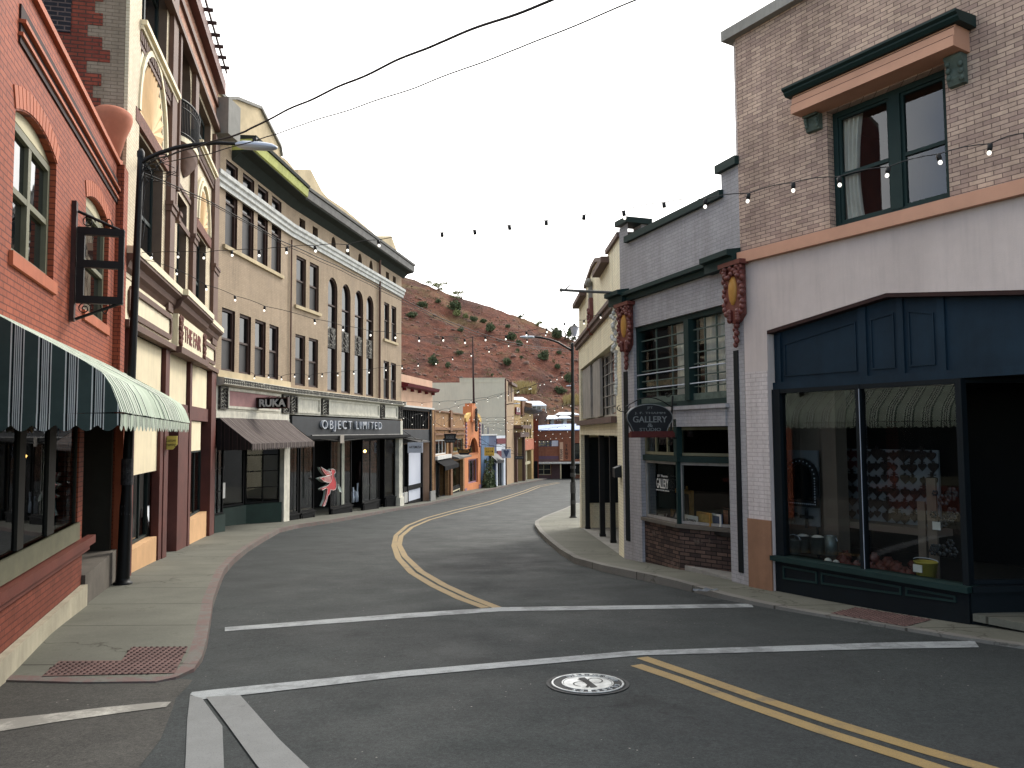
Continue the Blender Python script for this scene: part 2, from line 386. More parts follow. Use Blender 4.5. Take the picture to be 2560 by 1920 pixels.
def concrete(name, col=(125, 123, 116), joint=1.45, crack=True, red=None):
    m, n, l, b = newmat(name); v = coords(n, l, True); c = lin(col)
    o = ramp(n, l, nzn(n, l, v, .8, 7, .65), [(.3, tuple(x*.72 for x in c[:3]) + (1,)), (.7, tuple(x*1.12 for x in c[:3]) + (1,))])
    k = ramp(n, l, nzn(n, l, v, 45, 4, .7), [(.3, (.86,.86,.86,1)), (.7, (1.07,1.07,1.07,1))]); o = mixc(n, l, 1, o, k, 'MULTIPLY')
    k = ramp(n, l, nzn(n, l, v, 3.2, 6, .7), [(.60, (1,1,1,1)), (.74, (.62,.6,.57,1))]); o = mixc(n, l, 1, o, k, 'MULTIPLY')
    if joint:
        s = n.new('ShaderNodeSeparateXYZ'); l.new(v, s.inputs[0])
        d = n.new('ShaderNodeMath'); d.operation = 'DIVIDE'; l.new(s.outputs[1], d.inputs[0]); d.inputs[1].default_value = joint
        f = n.new('ShaderNodeMath'); f.operation = 'FRACT'; l.new(d.outputs[0], f.inputs[0])
        k = ramp(n, l, f.outputs[0], [(0.0, (.35,.34,.32,1)), (.014, (.35,.34,.32,1)), (.021, (1,1,1,1))]); o = mixc(n, l, 1, o, k, 'MULTIPLY')
    if crack:
        w = n.new('ShaderNodeTexVoronoi'); w.feature = 'DISTANCE_TO_EDGE'; w.inputs['Scale'].default_value = .30
        ds = n.new('ShaderNodeVectorMath'); ds.operation = 'ADD'; nn = n.new('ShaderNodeTexNoise'); nn.inputs['Scale'].default_value = 2.3; nn.inputs['Detail'].default_value = 6
        l.new(v, nn.inputs['Vector']); l.new(v, ds.inputs[0]); l.new(nn.outputs['Color'], ds.inputs[1]); l.new(ds.outputs[0], w.inputs['Vector'])
        k = ramp(n, l, w.outputs['Distance'], [(.0, (.5,.48,.45,1)), (.006, (1,1,1,1))]); o = mixc(n, l, 1, o, k, 'MULTIPLY')
    if red:
        k = ramp(n, l, nzn(n, l, v, 5, 8, .75), [(.44, (1,1,1,1)), (.56, (0,0,0,1))]); o = mixc(n, l, k, o, lin(red))
    l.new(o, b.inputs['Base Color']); b.inputs['Roughness'].default_value = .85; b.inputs['Specular IOR Level'].default_value = .25
    bump(n, l, b, nzn(n, l, v, 70, 4, .7), .3, .006); return m
def roadpaint(name, col, under=(60, 62, 64), wear=.42):
    m, n, l, b = newmat(name); v = coords(n, l, True)
    k = ramp(n, l, nzn(n, l, v, 2.1, 9, .78), [(wear - .06, (1,1,1,1)), (wear + .06, (0,0,0,1))])
    g = nzn(n, l, v, 110, 3, .8); k2 = ramp(n, l, g, [(.36, (1,1,1,1)), (.46, (0,0,0,1))])
    k = mixc(n, l, .8, k, k2, 'ADD') if False else mixc(n, l, 1.0, k, k2, 'LIGHTEN')
    k3 = mixc(n, l, 1.0, k, (.6, .6, .6, 1), 'MULTIPLY')
    c = lin(col); o = ramp(n, l, nzn(n, l, v, 5, 6, .7), [(.3, tuple(x*.8 for x in c[:3]) + (1,)), (.7, c)])
    o = mixc(n, l, k3, o, lin(under)); l.new(o, b.inputs['Base Color']); b.inputs['Roughness'].default_value = .7
    bump(n, l, b, g, .35, .005); return m
M = {}
M['asphalt'] = asphalt('asphalt')
M['asphalt_old'] = asphalt('old_asphalt', (64, 63, 59), (54, 53, 50))
M['concrete'] = concrete('sidewalk_concrete', (105, 105, 95))
M['curb'] = concrete('curb_concrete', (108, 105, 99), 1.45, False, (106, 88, 84)); M['curb_plain'] = concrete('plain_curb_concrete', (120, 118, 112), 1.45, True)
M['white_line'] = roadpaint('white_road_paint', (148, 153, 154), wear=.47)
M['white_old'] = roadpaint('old_white_road_paint', (175, 172, 162), (70, 68, 63), wear=.53)
M['grey_line'] = roadpaint('faded_white_road_paint', (112, 114, 113), wear=.36)
M['yellow_line'] = roadpaint('yellow_road_paint', (142, 119, 72), wear=.41)
M['blackmetal'] = paint('black_painted_metal', (10, 11, 11), .5, .2, 6, .05, spec=.3)
M['glass'] = darkglass('window_glass'); M['glass3'] = darkglass('dull_window_glass', (12, 14, 15), .06, .35)
M['clear'] = clearglass('shop_glass', .55, .02)
M['bulb'] = emit('bulb_glass', (250, 245, 232), .8)
M['rubber'] = paint('cable_rubber', (22, 22, 24), .6, .1, 5, 0)
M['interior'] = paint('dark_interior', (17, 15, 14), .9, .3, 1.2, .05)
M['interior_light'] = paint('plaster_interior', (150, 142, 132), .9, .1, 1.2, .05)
M['white'] = paint('white_paint', (205, 203, 196), .7, .08, 2, .1, streak=.12)
M['lampgrey'] = paint('lamp_grey_metal', (176, 184, 196), .35, .06, 4, 0, metal=.3, spec=.5)
# ------------------------------------------------------------------ generic building pieces
def archpoly(u0, u1, z0, z1, rise=0.0, n=10):
    """opening outline; rise = height of the arch part below z1 (0 = flat head)"""
    if rise <= 0: return [(u0, z0), (u1, z0), (u1, z1), (u0, z1)]
    w = (u1 - u0) / 2; cx = (u0 + u1) / 2; pts = [(u0, z0), (u1, z0)]
    R = (w * w + rise * rise) / (2 * rise); cz = z1 - R
    a0 = math.asin(min(1, w / R)) if rise <= w else pi / 2
    if rise > w:
        for i in range(n + 1):
            a = pi * i / n; pts.append((cx + w * cos(a), z1 - rise + rise * sin(a)))
    else:
        for i in range(n + 1):
            a = a0 - 2 * a0 * i / n; pts.append((cx + R * sin(a), cz + R * cos(a)))
    return pts
def inset(poly, d):
    n = len(poly); out = []
    ar = sum(poly[i][0]*poly[(i+1)%n][1] - poly[(i+1)%n][0]*poly[i][1] for i in range(n))
    sg = 1 if ar > 0 else -1
    for i in range(n):
        p, c, q = Vector(poly[i-1]), Vector(poly[i]), Vector(poly[(i+1)%n])
        e1 = (c - p).normalized(); e2 = (q - c).normalized()
        n1 = Vector((-e1.y, e1.x)) * sg; n2 = Vector((-e2.y, e2.x)) * sg
        b = n1 + n2; k = b.dot(n1)
        out.append(tuple(c + b * (d / max(k, .35))))
    return out
def wall_mb(outline, holes, depth=.2, mb=None, y=0.0, rev=None):
    """wall sheet at local y with openings and their reveals"""
    mb = mb or MB(); rev = rev if rev is not None else None; vs = [Vector(p) for p in outline]; faces = [list(range(len(outline)))]
    edges = []
    k = len(vs)
    for h in holes:
        faces.append(list(range(k, k + len(h)))); vs += [Vector(p) for p in h]; k += len(h)
    r = delaunay_2d_cdt(vs, edges, faces, 1, 1e-5)
    mb.add([(p.x, y, p.y) for p in r[0]], [tuple(f) for f, og in zip(r[2], r[5]) if og and all(x == 0 for x in og)])
    for i, h in enumerate(holes):
        dp = depth[i] if isinstance(depth, (list, tuple)) else depth
        n = len(h)
        for j in range(n):
            a, b = h[j], h[(j + 1) % n]
            (mb if rev is None else rev).quad((a[0], y, a[1]), (b[0], y, b[1]), (b[0], y + dp, b[1]), (a[0], y + dp, a[1]))
    return mb
def window(F, root, shape, fmat, gmat=None, depth=.18, fw=.06, rise=0, cols=1, rows=2, sill=None, y=0.0, rail=None, mun=.03, name='window', label=None, sillmat=None, fd=.05, behind=None, low=None):
    u0, u1, z0, z1 = shape; gmat = gmat or M['glass']
    P0 = archpoly(u0 + .003, u1 - .003, z0 + .003, z1 - .003, rise)
    P1 = inset(P0, fw); mb = MB(); yf = y + depth - fd
    mb.ring(P0, P1, yf, yf + fd + .02)
    zr = z0 + (z1 - rise * .3 - z0) * (rail or .5)
    uu0, uu1 = u0 + fw * .9, u1 - fw * .9
    if rows == 2: mb.box(uu0, uu1, yf + .006, yf + fd, zr - fw * .4, zr + fw * .4)
    elif rows > 2:
        for i in range(1, rows):
            zz = z0 + (z1 - z0) * i / rows; mb.box(uu0, uu1, yf + .01, yf + fd, zz - mun / 2, zz + mun / 2)
    for i in range(1, cols):
        x = u0 + (u1 - u0) * i / cols; top = z1 - fw * .9 - (0 if rise == 0 else rise * (1 - sqrt(max(0, 1 - (2 * i / cols - 1) ** 2))))
        mb.box(x - mun / 2, x + mun / 2, yf + .004, yf + fd - .004, z0 + fw * .9, top)
    w = link(name, mb, fmat, F.M, root)
    if label: w['label'] = label
    g = MB(); yy = yf + fd * .6
    if rows == 2 and rise == 0:
        if low: link('screen', MB().quad((uu0, yy-.01, z0 + fw*.9), (uu1, yy-.01, z0 + fw*.9), (uu1, yy-.01, zr-.01), (uu0, yy-.01, zr-.01)), low, F.M, w)
        g.quad((uu0, yy, z0 + fw*.9), (uu1, yy, z0 + fw*.9), (uu1, yy, zr), (uu0, yy, zr))
        g.quad((uu0, yy - .012, zr), (uu1, yy - .012, zr), (uu1, yy - .012, z1 - fw*.9), (uu0, yy - .012, z1 - fw*.9))
    else:
        tri = tessellate_polygon([[Vector((a, b, 0)) for a, b in P1]]); g.add([(a, yy, b) for a, b in P1], [tuple(t) for t in tri])
    link('pane', g, gmat, F.M, w)
    if sill:
        s = MB().box(u0 - .06, u1 + .06, y - sill, y - .002, z0 - .11, z0 - .003)
        link('sill', s, sillmat or fmat, F.M, w)
    return w
def text_mesh(s, w, h, ext=.01, bold=0.0, shear=0.0, spacing=1.0):
    """flat lettering fitted to a w x h box centred at the origin, in the local x-z plane facing -y"""
    c = bpy.data.curves.new('lettering', 'FONT'); c.body = s; c.extrude = 1.0; c.offset = bold; c.shear = shear; c.space_character = spacing; c.resolution_u = 3
    o = bpy.data.objects.new('lettering', c); COL.objects.link(o)
    dg = bpy.context.evaluated_depsgraph_get(); me = bpy.data.meshes.new_from_object(o.evaluated_get(dg))
    bpy.data.objects.remove(o); bpy.data.curves.remove(c)
    xs = [v.co.x for v in me.vertices]; ys = [v.co.y for v in me.vertices]
    x0, x1, y0, y1 = min(xs), max(xs), min(ys), max(ys)
    for v in me.vertices:
        x, yy, z = v.co
        v.co = ((x - (x0 + x1) / 2) / (x1 - x0) * w, -z * ext, (yy - (y0 + y1) / 2) / (y1 - y0) * h)
    return me
def lettering(s, M4, w, h, mat, parent, ext=.01, name='lettering', **k):
    return link(name, text_mesh(s, w, h, ext, **k), mat, M4, parent)
def TM(F, u, y, z): return F.M @ Matrix.Translation((u, y, z))
def mass(F, root, u0, u1, deep, zt, mat, roofmat, zb=-1.0, ins=.03):
    """side and back walls plus roof of a building"""
    mb = MB(); a, b = u0 + ins, u1 - ins
    mb.quad((a, 0.02, zb), (a, deep, zb), (a, deep, zt), (a, 0.02, zt))
    mb.quad((b, 0.02, zb), (b, 0.02, zt), (b, deep, zt), (b, deep, zb))
    mb.quad((a, deep, zb), (b, deep, zb), (b, deep, zt), (a, deep, zt))
    link('side_wall', mb, mat, F.M, root)
    link('roof', MB().box(a, b, .05, deep, zt - .5, zt - .35), roofmat, F.M, root)
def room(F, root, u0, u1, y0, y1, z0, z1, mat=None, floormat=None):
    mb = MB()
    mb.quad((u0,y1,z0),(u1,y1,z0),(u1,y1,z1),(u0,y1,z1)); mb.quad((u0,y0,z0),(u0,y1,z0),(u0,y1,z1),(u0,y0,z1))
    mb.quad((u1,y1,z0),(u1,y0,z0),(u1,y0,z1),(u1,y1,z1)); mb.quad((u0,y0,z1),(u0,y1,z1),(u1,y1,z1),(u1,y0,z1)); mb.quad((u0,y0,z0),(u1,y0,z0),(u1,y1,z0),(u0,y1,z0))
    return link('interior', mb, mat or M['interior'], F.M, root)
def struct(name, mb, mat, Mx=None): o = link(name, mb, mat, Mx); o['kind'] = 'structure'; return o
# ------------------------------------------------------------------ ground, road, pavements
ys = [-40, -10, 0, 10, 20, 30, 45, 55, 68.5, 80, 95, 120, 150, 400, 1500]
xs = [-900, -60, -20, 0, 20, 60, 900]
mb = MB(); mb.add([(x, y, G(y)) for y in ys for x in xs], [(j*7+i, j*7+i+1, (j+1)*7+i+1, (j+1)*7+i) for j in range(len(ys)-1) for i in range(6)])
struct('road', mb, M['asphalt'])
LC = [(-400,1700),(0,1705),(200,1710),(390,1708),(440,1698),(485,1680),(505,1655),(517,1620),(527,1560),(532,1520),(545,1480),(560,1440),(585,1410),(620,1380),(659,1355),(699,1332),(747,1320),(826,1308),(898,1295),(977,1279),(1060,1265),(1095,1257.5),(1148,1245),(1220,1228),(1284,1213.5),(1331,1205.5),(1367,1198.6)]
RC = [(1600,1242),(1441,1263),(1407,1279),(1360,1298),(1338,1311),(1337,1320),(1348,1338),(1372,1362),(1400,1386),(1436,1409),(1508,1430),(1617,1453.5),(1726,1479),(1798,1497),(1882,1513),(2032,1539),(2206,1568),(2380,1597),(2560,1623),(2900,1680)]
def ss(a, b, x):
    t = max(0, min(1, (x - a) / (b - a))); return t * t * (3 - 2 * t)
def HS(x, y):
    if x < 0: return .015 + .105 * ss(6.6, 8.6, y)
    return .12 - .085 * (1 - ss(9.6, 12.5, y))
def sidewalk(path, side, name, cname, xout):
    p = [gp(a, b) for a, b in path]
    # smooth resample
    q = []
    for i in range(len(p) - 1):
        a, b = p[i], p[i+1]; n = max(1, int((b - a).length / .35))
        for k in range(n): q.append(a.lerp(b, k / n))
    q.append(p[-1]); H = .12; CW = .13
    s = MB(); c = MB(); m = len(q)
    def off(i, d):
        t = (q[min(i+1, m-1)] - q[max(i-1, 0)]); t = Vector((t.x, t.y, 0)).normalized(); nn = Vector((-t.y, t.x, 0)) * side
        r = q[i] + nn * d; r.z = G(r.y); return r
    I = [off(i, CW) for i in range(m)]
    top = [Vector((a.x, a.y, G(a.y) + HS(a.x, a.y))) for a in q]; it = [Vector((a.x, a.y, G(a.y) + HS(a.x, a.y) + .002)) for a in I]
    for i in range(m - 1):
        lowa, lowb = q[i] + Vector((0,0,-.05)), q[i+1] + Vector((0,0,-.05))
        nz_ = .012 * noise.noise(q[i] * 3)
        c.quad(lowa, lowb, top[i+1], top[i]); c.quad(top[i], top[i+1], it[i+1], it[i])
    poly = [(v.x, v.y) for v in it]; far = xout
    # interior: grid-clipped by rows in y
    pl = [Vector((a, b)) for a, b in poly] + [Vector((far, poly[-1][1])), Vector((far, poly[0][1]))]
    if path is LC: extra = [Vector((x, y)) for x in (-12,-8,-6,-5,-4.4,-3.8,-3.2) for y in (6.7,7.1,7.5,7.9,8.3,8.7,9.5,12,20,45,68.5)]
    else: extra = [Vector((x, y)) for x in (4.3,5,5.8,7,9,14) for y in (6,6.8,7.2,7.5,7.8,8.4,8.9,9.3,9.7,10.5,12)] + [Vector((x, 45)) for x in (8, 30)]
    r = delaunay_2d_cdt(pl + extra, [], [list(range(len(pl)))], 1, 1e-5)
    s.add([(v.x, v.y, G(v.y) + HS(v.x, v.y) + .001) for v in r[0]], [tuple(f) for f in r[2]])
    struct(name, s, M['concrete']); struct(cname, c, M['curb'] if path is LC else M['curb_plain'])
    return q
ql = sidewalk(LC, 1, 'sidewalk', 'curb', -60)
qr = sidewalk(RC, -1 if False else 1, 'sidewalk', 'curb', 60)
# far cross pavement in front of the end building
def strip(pts, w, dz=.004):
    P = [gp(a, b, dz) for a, b in pts]; Q = []
    for i in range(len(P) - 1):
        n = max(1, int((P[i+1] - P[i]).length / 1.5))
        for k in range(n): Q.append(P[i].lerp(P[i+1], k / n))
    Q.append(P[-1]); mb = MB(); vs = []
    for i, p in enumerate(Q):
        t = (Q[min(i+1, len(Q)-1)] - Q[max(i-1, 0)]); t.z = 0; t.normalize(); nn = Vector((-t.y, t.x, 0))
        ww = w if not isinstance(w, tuple) else w[0] + (w[1] - w[0]) * i / (len(Q) - 1)
        for sg in (-1, 1):
            v = p + nn * sg * ww / 2; v.z = G(v.y) + dz; vs.append(v)
    mb.add(vs, [(2*i, 2*i+1, 2*i+3, 2*i+2) for i in range(len(Q)-1)]); return mb
def gpoly(pts, dz=.004):
    P = [gp(a, b, dz) for a, b in pts]
    return MB().add(P, [tuple(t) for t in tessellate_polygon([[Vector((p.x, p.y, 0)) for p in P]])])
struct('side_street', gpoly([(-600,1702),(0,1703),(200,1707),(395,1705),(455,1697),(482,1700),(470,1715),(440,1745),(425,1790),(400,1850),(330,1940),(250,2100),(-900,2100)], .004), M['asphalt_old'])
struct('crosswalk_line', gpoly([(562,1568),(562,1578),(1000,1546),(1250,1528),(1884,1518),(1878,1509),(1250,1518),(1000,1534)], .005), M['white_line'])
struct('crosswalk_line', gpoly([(475,1736),(480,1730),(540,1723),(1000,1677),(1580,1627),(2210,1606),(2436,1602),(2448,1618),(2200,1622),(1600,1638),(1000,1692),(600,1738),(505,1748)], .006), M['white_line'])
struct('crosswalk_line', gpoly([(515,1742),(600,1737),(700,1850),(800,1945),(900,2060),(760,2060),(640,1910),(560,1800)], .010), M['grey_line'])
struct('crosswalk_line', gpoly([(475,1738),(505,1745),(556,1815),(560,1920),(565,2060),(455,2060),(464,1900),(468,1800)], .007), M['grey_line'])
struct('old_crosswalk_line', gpoly([(0,1798),(120,1785),(260,1768),(395,1755),(428,1754),(415,1767),(300,1782),(150,1803),(0,1828),(-300,1860),(-300,1835)], .009), M['white_old'])
yl = [(1244,1519),(1180,1494),(1110,1462),(1052,1428),(1012,1390),(998,1362),(1003,1340),(1030,1318),(1075,1299),(1140,1281),(1200,1266),(1260,1249),(1315,1231),(1350,1217),(1400,1207)]
yo = [(1214,1519),(1150,1496),(1085,1465),(1030,1432),(996,1395),(985,1364),(990,1338),(1018,1314),(1065,1295),(1130,1277),(1193,1262),(1253,1245.5),(1308,1228),(1345,1214.5),(1395,1205.5)]
struct('yellow_centre_line', strip(yl, .13, .004), M['yellow_line']); struct('yellow_centre_line', strip(yo, .13, .004), M['yellow_line'])
struct('yellow_centre_line', strip([(1605,1643),(1750,1693),(1900,1745),(2100,1811),(2300,1872),(2450,1915),(2700,1990)], .13, .004), M['yellow_line'])
struct('yellow_centre_line', strip([(1590,1662),(1700,1699),(1850,1755),(2050,1825),(2250,1889),(2400,1938),(2650,2010)], .13, .004), M['yellow_line'])
# tactile pads with truncated domes
M['tactile'] = paint('brick_red_tactile', (104, 80, 75), .85, .2, 4, .3)
M['dome'] = paint('tactile_dome', (80, 60, 56), .8, .2, 4, .1)
def pad(pts, cell, label):
    P = [gp(a, b, .06) for a, b in pts]; P = [gp(a, b, HS(p.x, p.y) + .006) for (a, b), p in zip(pts, P)]
    e = empty('tactile_paving', Matrix.Translation(P[0]), label, 'tactile paving')
    d = MB(); nb = 0; x0, x1 = min(p.x for p in P), max(p.x for p in P); y0, y1 = min(p.y for p in P), max(p.y for p in P)
    def inside(x, y):
        c = False
        for i in range(len(P)):
            a, b = P[i], P[i-1]
            if (a.y > y) != (b.y > y) and x < (b.x-a.x)*(y-a.y)/(b.y-a.y)+a.x: c = not c
        return c
    gr = [Vector((x0 + (x1-x0)*i/8, y0 + (y1-y0)*j/10)) for i in range(9) for j in range(11)]; gr = [g for g in gr if inside(g.x, g.y)]
    rr = delaunay_2d_cdt([Vector((p.x, p.y)) for p in P] + gr, [], [list(range(len(P)))], 1, 1e-5)
    d.add([(v.x, v.y, G(v.y) + HS(v.x, v.y) + .008) for v in rr[0]], [tuple(f) for f in rr[2]]); nb = len(d.f)
    x = x0
    while x < x1:
        y = y0
        while y < y1:
            if inside(x, y): d.lathe([(.017, -.004), (.013, .008), (.0, .009)], (x, y, G(y) + HS(x, y) + .008), 6)
            y += cell
        x += cell
    o = link('mat', d, M['tactile'], None, e); o.data.materials.append(M['dome'])
    for q in o.data.polygons[nb:]: q.material_index = 1
pad([(105,1692),(148,1653),(304,1652),(329,1615),(470,1614),(437,1684)], .056, 'L-shaped red tactile pad at the near left kerb corner')
pad([(2076,1533),(2142,1519),(2330,1549),(2264,1566)], .056, 'worn red tactile pad on the right sidewalk by the blue shopfront')
# manhole cover
c = gp(1469, 1709, .004); e = empty('manhole_cover', Matrix.Translation(c), 'round silver manhole cover with raised lettering in the road', 'manhole cover')
tilt = Matrix.Translation(c) @ Matrix.Rotation(-math.atan(.053), 4, 'X')
M['iron'] = paint('worn_cast_iron', (205, 208, 206), .3, .3, 9, .1, metal=.35, spec=.6); M['irondark'] = paint('dark_cast_iron', (42, 44, 45), .6, .3, 9, .2, metal=.3)
link('rim', MB().lathe([(.345,.0),(.345,.004),(.318,.004),(.318,.001)], n=48, sm=False), M['irondark'], tilt, e)
link('cover', MB().lathe([(.312,.001),(.312,.005),(0,.005)], n=48, sm=False), M['irondark'], tilt, e)
rg = MB()
for r0, r1 in ((.286, .300), (.205, .216)): rg.lathe([(r0,.005),(r0,.010),(r1,.010),(r1,.005)], n=48, sm=False)
rg.lathe([(0,.0075),(.20,.0075)], n=40, sm=False)
link('raised_ring', rg, M['iron'], tilt, e)
em = MB()
def band(pts, w):
    for a, b in zip(pts, pts[1:]):
        a = Vector(a + (.009,)); b = Vector(b + (.009,)); t = (b-a).normalized(); nn = Vector((-t.y, t.x, 0))*w
        em.quad(a-nn, b-nn, b+nn, a+nn)
band([(.07+.06*cos(t/10), .06+.08*sin(t/10)) for t in range(-20, 40, 4)], .006); band([(-.06+.06*cos(t/10), -.04+.07*sin(t/10)) for t in range(10, 50, 4)], .006)
band([(-.04,.16),(.0,.02),(.04,-.15)], .03); band([(-.07,.1),(.02,0),(-.02,-.15)], .012)
link('emblem', em, M['irondark'], tilt, e)
tx = MB(); me = None
for wd, a0, a1 in (("UTILITIES SEWER", 125, 15), ("CLASSICS", -20, -120)):
    for i, ch in enumerate(wd):
        if ch == ' ': continue
        a = radians(a0 + (a1 - a0) * i / (len(wd) - 1)); sg = 1 if a0 > 0 else 1
        tm = text_mesh(ch, .026, .045, .004)
        R = tilt @ Matrix.Rotation(a - pi/2, 4, 'Z') @ Matrix.Translation((0, .251, .008)) @ Matrix.Rotation(-pi/2, 4, 'X')
        R = tilt @ Matrix.Rotation(a - pi/2, 4, 'Z') @ Matrix.Translation((0, .251, .008)) @ Matrix(((1,0,0,0),(0,0,1,0),(0,-1,0,0),(0,0,0,1)))
        vs = [R @ v.co for v in tm.vertices]; tx.add(vs, [tuple(p.vertices) for p in tm.polygons])
link('lettering', tx, M['iron'], None, e)
# ------------------------------------------------------------------ red hill
RG = [(-900,700),(0,690),(900,690),(1003,690),(1029,696),(1074,713),(1137,740),(1188,755),(1240,770),(1270,781),(1310,794),(1357,819),(1396,836),(1441,851),(1500,885),(1600,950),(1800,1010),(2600,1035),(4200,1045)]
def ridge(px):
    for (a, ya), (b, yb) in zip(RG, RG[1:]):
        if px <= b: return ya + (yb - ya) * (px - a) / (b - a)
    return RG[-1][1]
def hillpt(px, t):
    d0, d1 = 118.0, 250.0
    r = ray(px, ridge(px)); zt = EYE + r.z / r.y * d1
    if t <= 1:
        y = d0 + (d1 - d0) * t; k = t ** .92; z = G(y) * (1-k) + zt * k
        s = (ray(px, 1080).x / ray(px, 1080).y)
    else:
        y = d1 + (t - 1) * 250; z = zt - (t - 1) * 60; s = (ray(px, 1080).x / ray(px, 1080).y)
    z -= .3 if t <= 0 else 0
    p = Vector((s * y, y, z))
    a = noise.fractal(Vector((p.x*.03, p.y*.03, 3.1)), 1, 2, 6) * 2.6 + noise.fractal(Vector((p.x*.22, p.y*.22, 7)), .8, 2, 5) * .55
    gul = abs(noise.noise(Vector((p.x*.035 + p.y*.035, 5.2, 0))))
    p.z += (a - gul * 4.0) * min(1, t * 4) * (min(1, max(0, (1.02 - t) * 7)) if t <= 1 else .2) + .35*noise.noise(Vector((p.x*.5, 0, 0)))*(t > .9)
    return p
cols = list(range(-900, 2600, 9)); NT = 150
vs = []; 
for i, px in enumerate(cols):
    for j in range(NT): vs.append(hillpt(px, 1.35 * j / (NT - 1)))
mb = MB(); mb.add(vs, [(i*NT+j, (i+1)*NT+j, (i+1)*NT+j+1, i*NT+j+1) for i in range(len(cols)-1) for j in range(NT-1)], True)
def hillmat():
    m, n, l, b = newmat('red_hillside'); v = coords(n, l, True)
    mp = n.new('ShaderNodeMapping'); l.new(v, mp.inputs['Vector']); mp.inputs['Rotation'].default_value = (0, 0, radians(-38)); mp.inputs['Scale'].default_value = (1, .28, .6)
    o = ramp(n, l, nzn(n, l, mp.outputs[0], .075, 8, .62, .6), [(.30, lin((70, 52, 50))), (.44, lin((98, 64, 54))), (.56, lin((118, 74, 59))), (.68, lin((90, 64, 57)))])
    k = ramp(n, l, nzn(n, l, v, .55, 9, .75), [(.34, (.55,.55,.57,1)), (.5, (.95,.95,.95,1)), (.66, (1.35,1.3,1.22,1))]); o = mixc(n, l, 1, o, k, 'MULTIPLY')
    g = nzn(n, l, v, .05, 5, .7); k = ramp(n, l, g, [(.52, (0,0,0,1)), (.68, (.75,.75,.75,1))]); o = mixc(n, l, k, o, lin((122, 104, 74)))
    s = n.new('ShaderNodeSeparateXYZ'); l.new(v, s.inputs[0]); r = n.new('ShaderNodeMapRange'); r.inputs['From Min'].default_value = 4; r.inputs['From Max'].default_value = 11; l.new(s.outputs[2], r.inputs['Value'])
    lowc = ramp(n, l, nzn(n, l, v, .35, 8, .7), [(.4, lin((88, 82, 62))), (.6, lin((150, 108, 84)))]); lo = mixc(n, l, r.outputs[0], lowc, o)
    o = mixc(n, l, .8, o, lo)
    w = n.new('ShaderNodeTexVoronoi'); w.inputs['Scale'].default_value = .9; l.new(v, w.inputs['Vector']); k = ramp(n, l, w.outputs['Distance'], [(.10, (1,1,1,1)), (.2, (0,0,0,1))])
    sel = ramp(n, l, nzn(n, l, v, .12, 4, .6), [(.5, (0,0,0,1)), (.6, (.8,.8,.8,1))]); k = mixc(n, l, 1, k, sel, 'MULTIPLY'); o = mixc(n, l, k, o, lin((168, 128, 108)))
    l.new(o, b.inputs['Base Color']); b.inputs['Roughness'].default_value = .95; b.inputs['Specular IOR Level'].default_value = .1
    bump(n, l, b, nzn(n, l, v, .6, 10, .8), 1.0, 1.3); return m
M['hill'] = hillmat(); struct('hill', mb, M['hill'])
def leafmat(name, a, b_):
    m, n, l, b = newmat(name); v = coords(n, l)
    o = ramp(n, l, nzn(n, l, v, 2.5, 4, .7), [(.3, lin(a)), (.7, lin(b_))]); l.new(o, b.inputs['Base Color']); b.inputs['Roughness'].default_value = .8; b.inputs['Specular IOR Level'].default_value = .2
    return m
M['leaf'] = leafmat('shrub_leaves', (66, 76, 54), (104, 114, 80)); M['leaf2'] = leafmat('pale_shrub_leaves', (100, 110, 70), (140, 142, 94)); M['bark'] = paint('bark', (70, 58, 48), .9, .3, 8, .4)
M['drygrass'] = leafmat('dry_grass', (150, 132, 88), (186, 168, 118))
def leafcloud(n, lobes, size, seed):
    rd = random.Random(seed); mb = MB()
    for _ in range(n):
        c, r = rd.choice(lobes)
        d = Vector((rd.gauss(0,1), rd.gauss(0,1), rd.gauss(0,1))).normalized() * (rd.random() ** .4)
        p = Vector(c) + Vector((d.x*r[0], d.y*r[1], d.z*r[2]))
        if p.z < .02: p.z = abs(p.z)*.4
        a = Vector((rd.gauss(0,1), rd.gauss(0,1), rd.gauss(0,1))).normalized(); t = a.orthogonal().normalized(); b = a.cross(t); s = size*(.5+rd.random())
        mb.add([p - t*s, p + b*s*.6, p + t*s, p - b*s*.6], [(0,1,2,3)])
    return mb
def shrubmesh(seed, n=700, size=.11):
    rd = random.Random(seed); lobes = []
    for i in range(7):
        a = rd.random()*2*pi; rr = rd.random()*.55
        lobes.append(((rr*cos(a), rr*sin(a), .32+.34*rd.random()), (.32+.2*rd.random(), .32+.2*rd.random(), .26+.2*rd.random())))
    return leafcloud(n, lobes, size, seed).mesh('crown')
protos = [shrubmesh(s) for s in (1, 2, 3)]
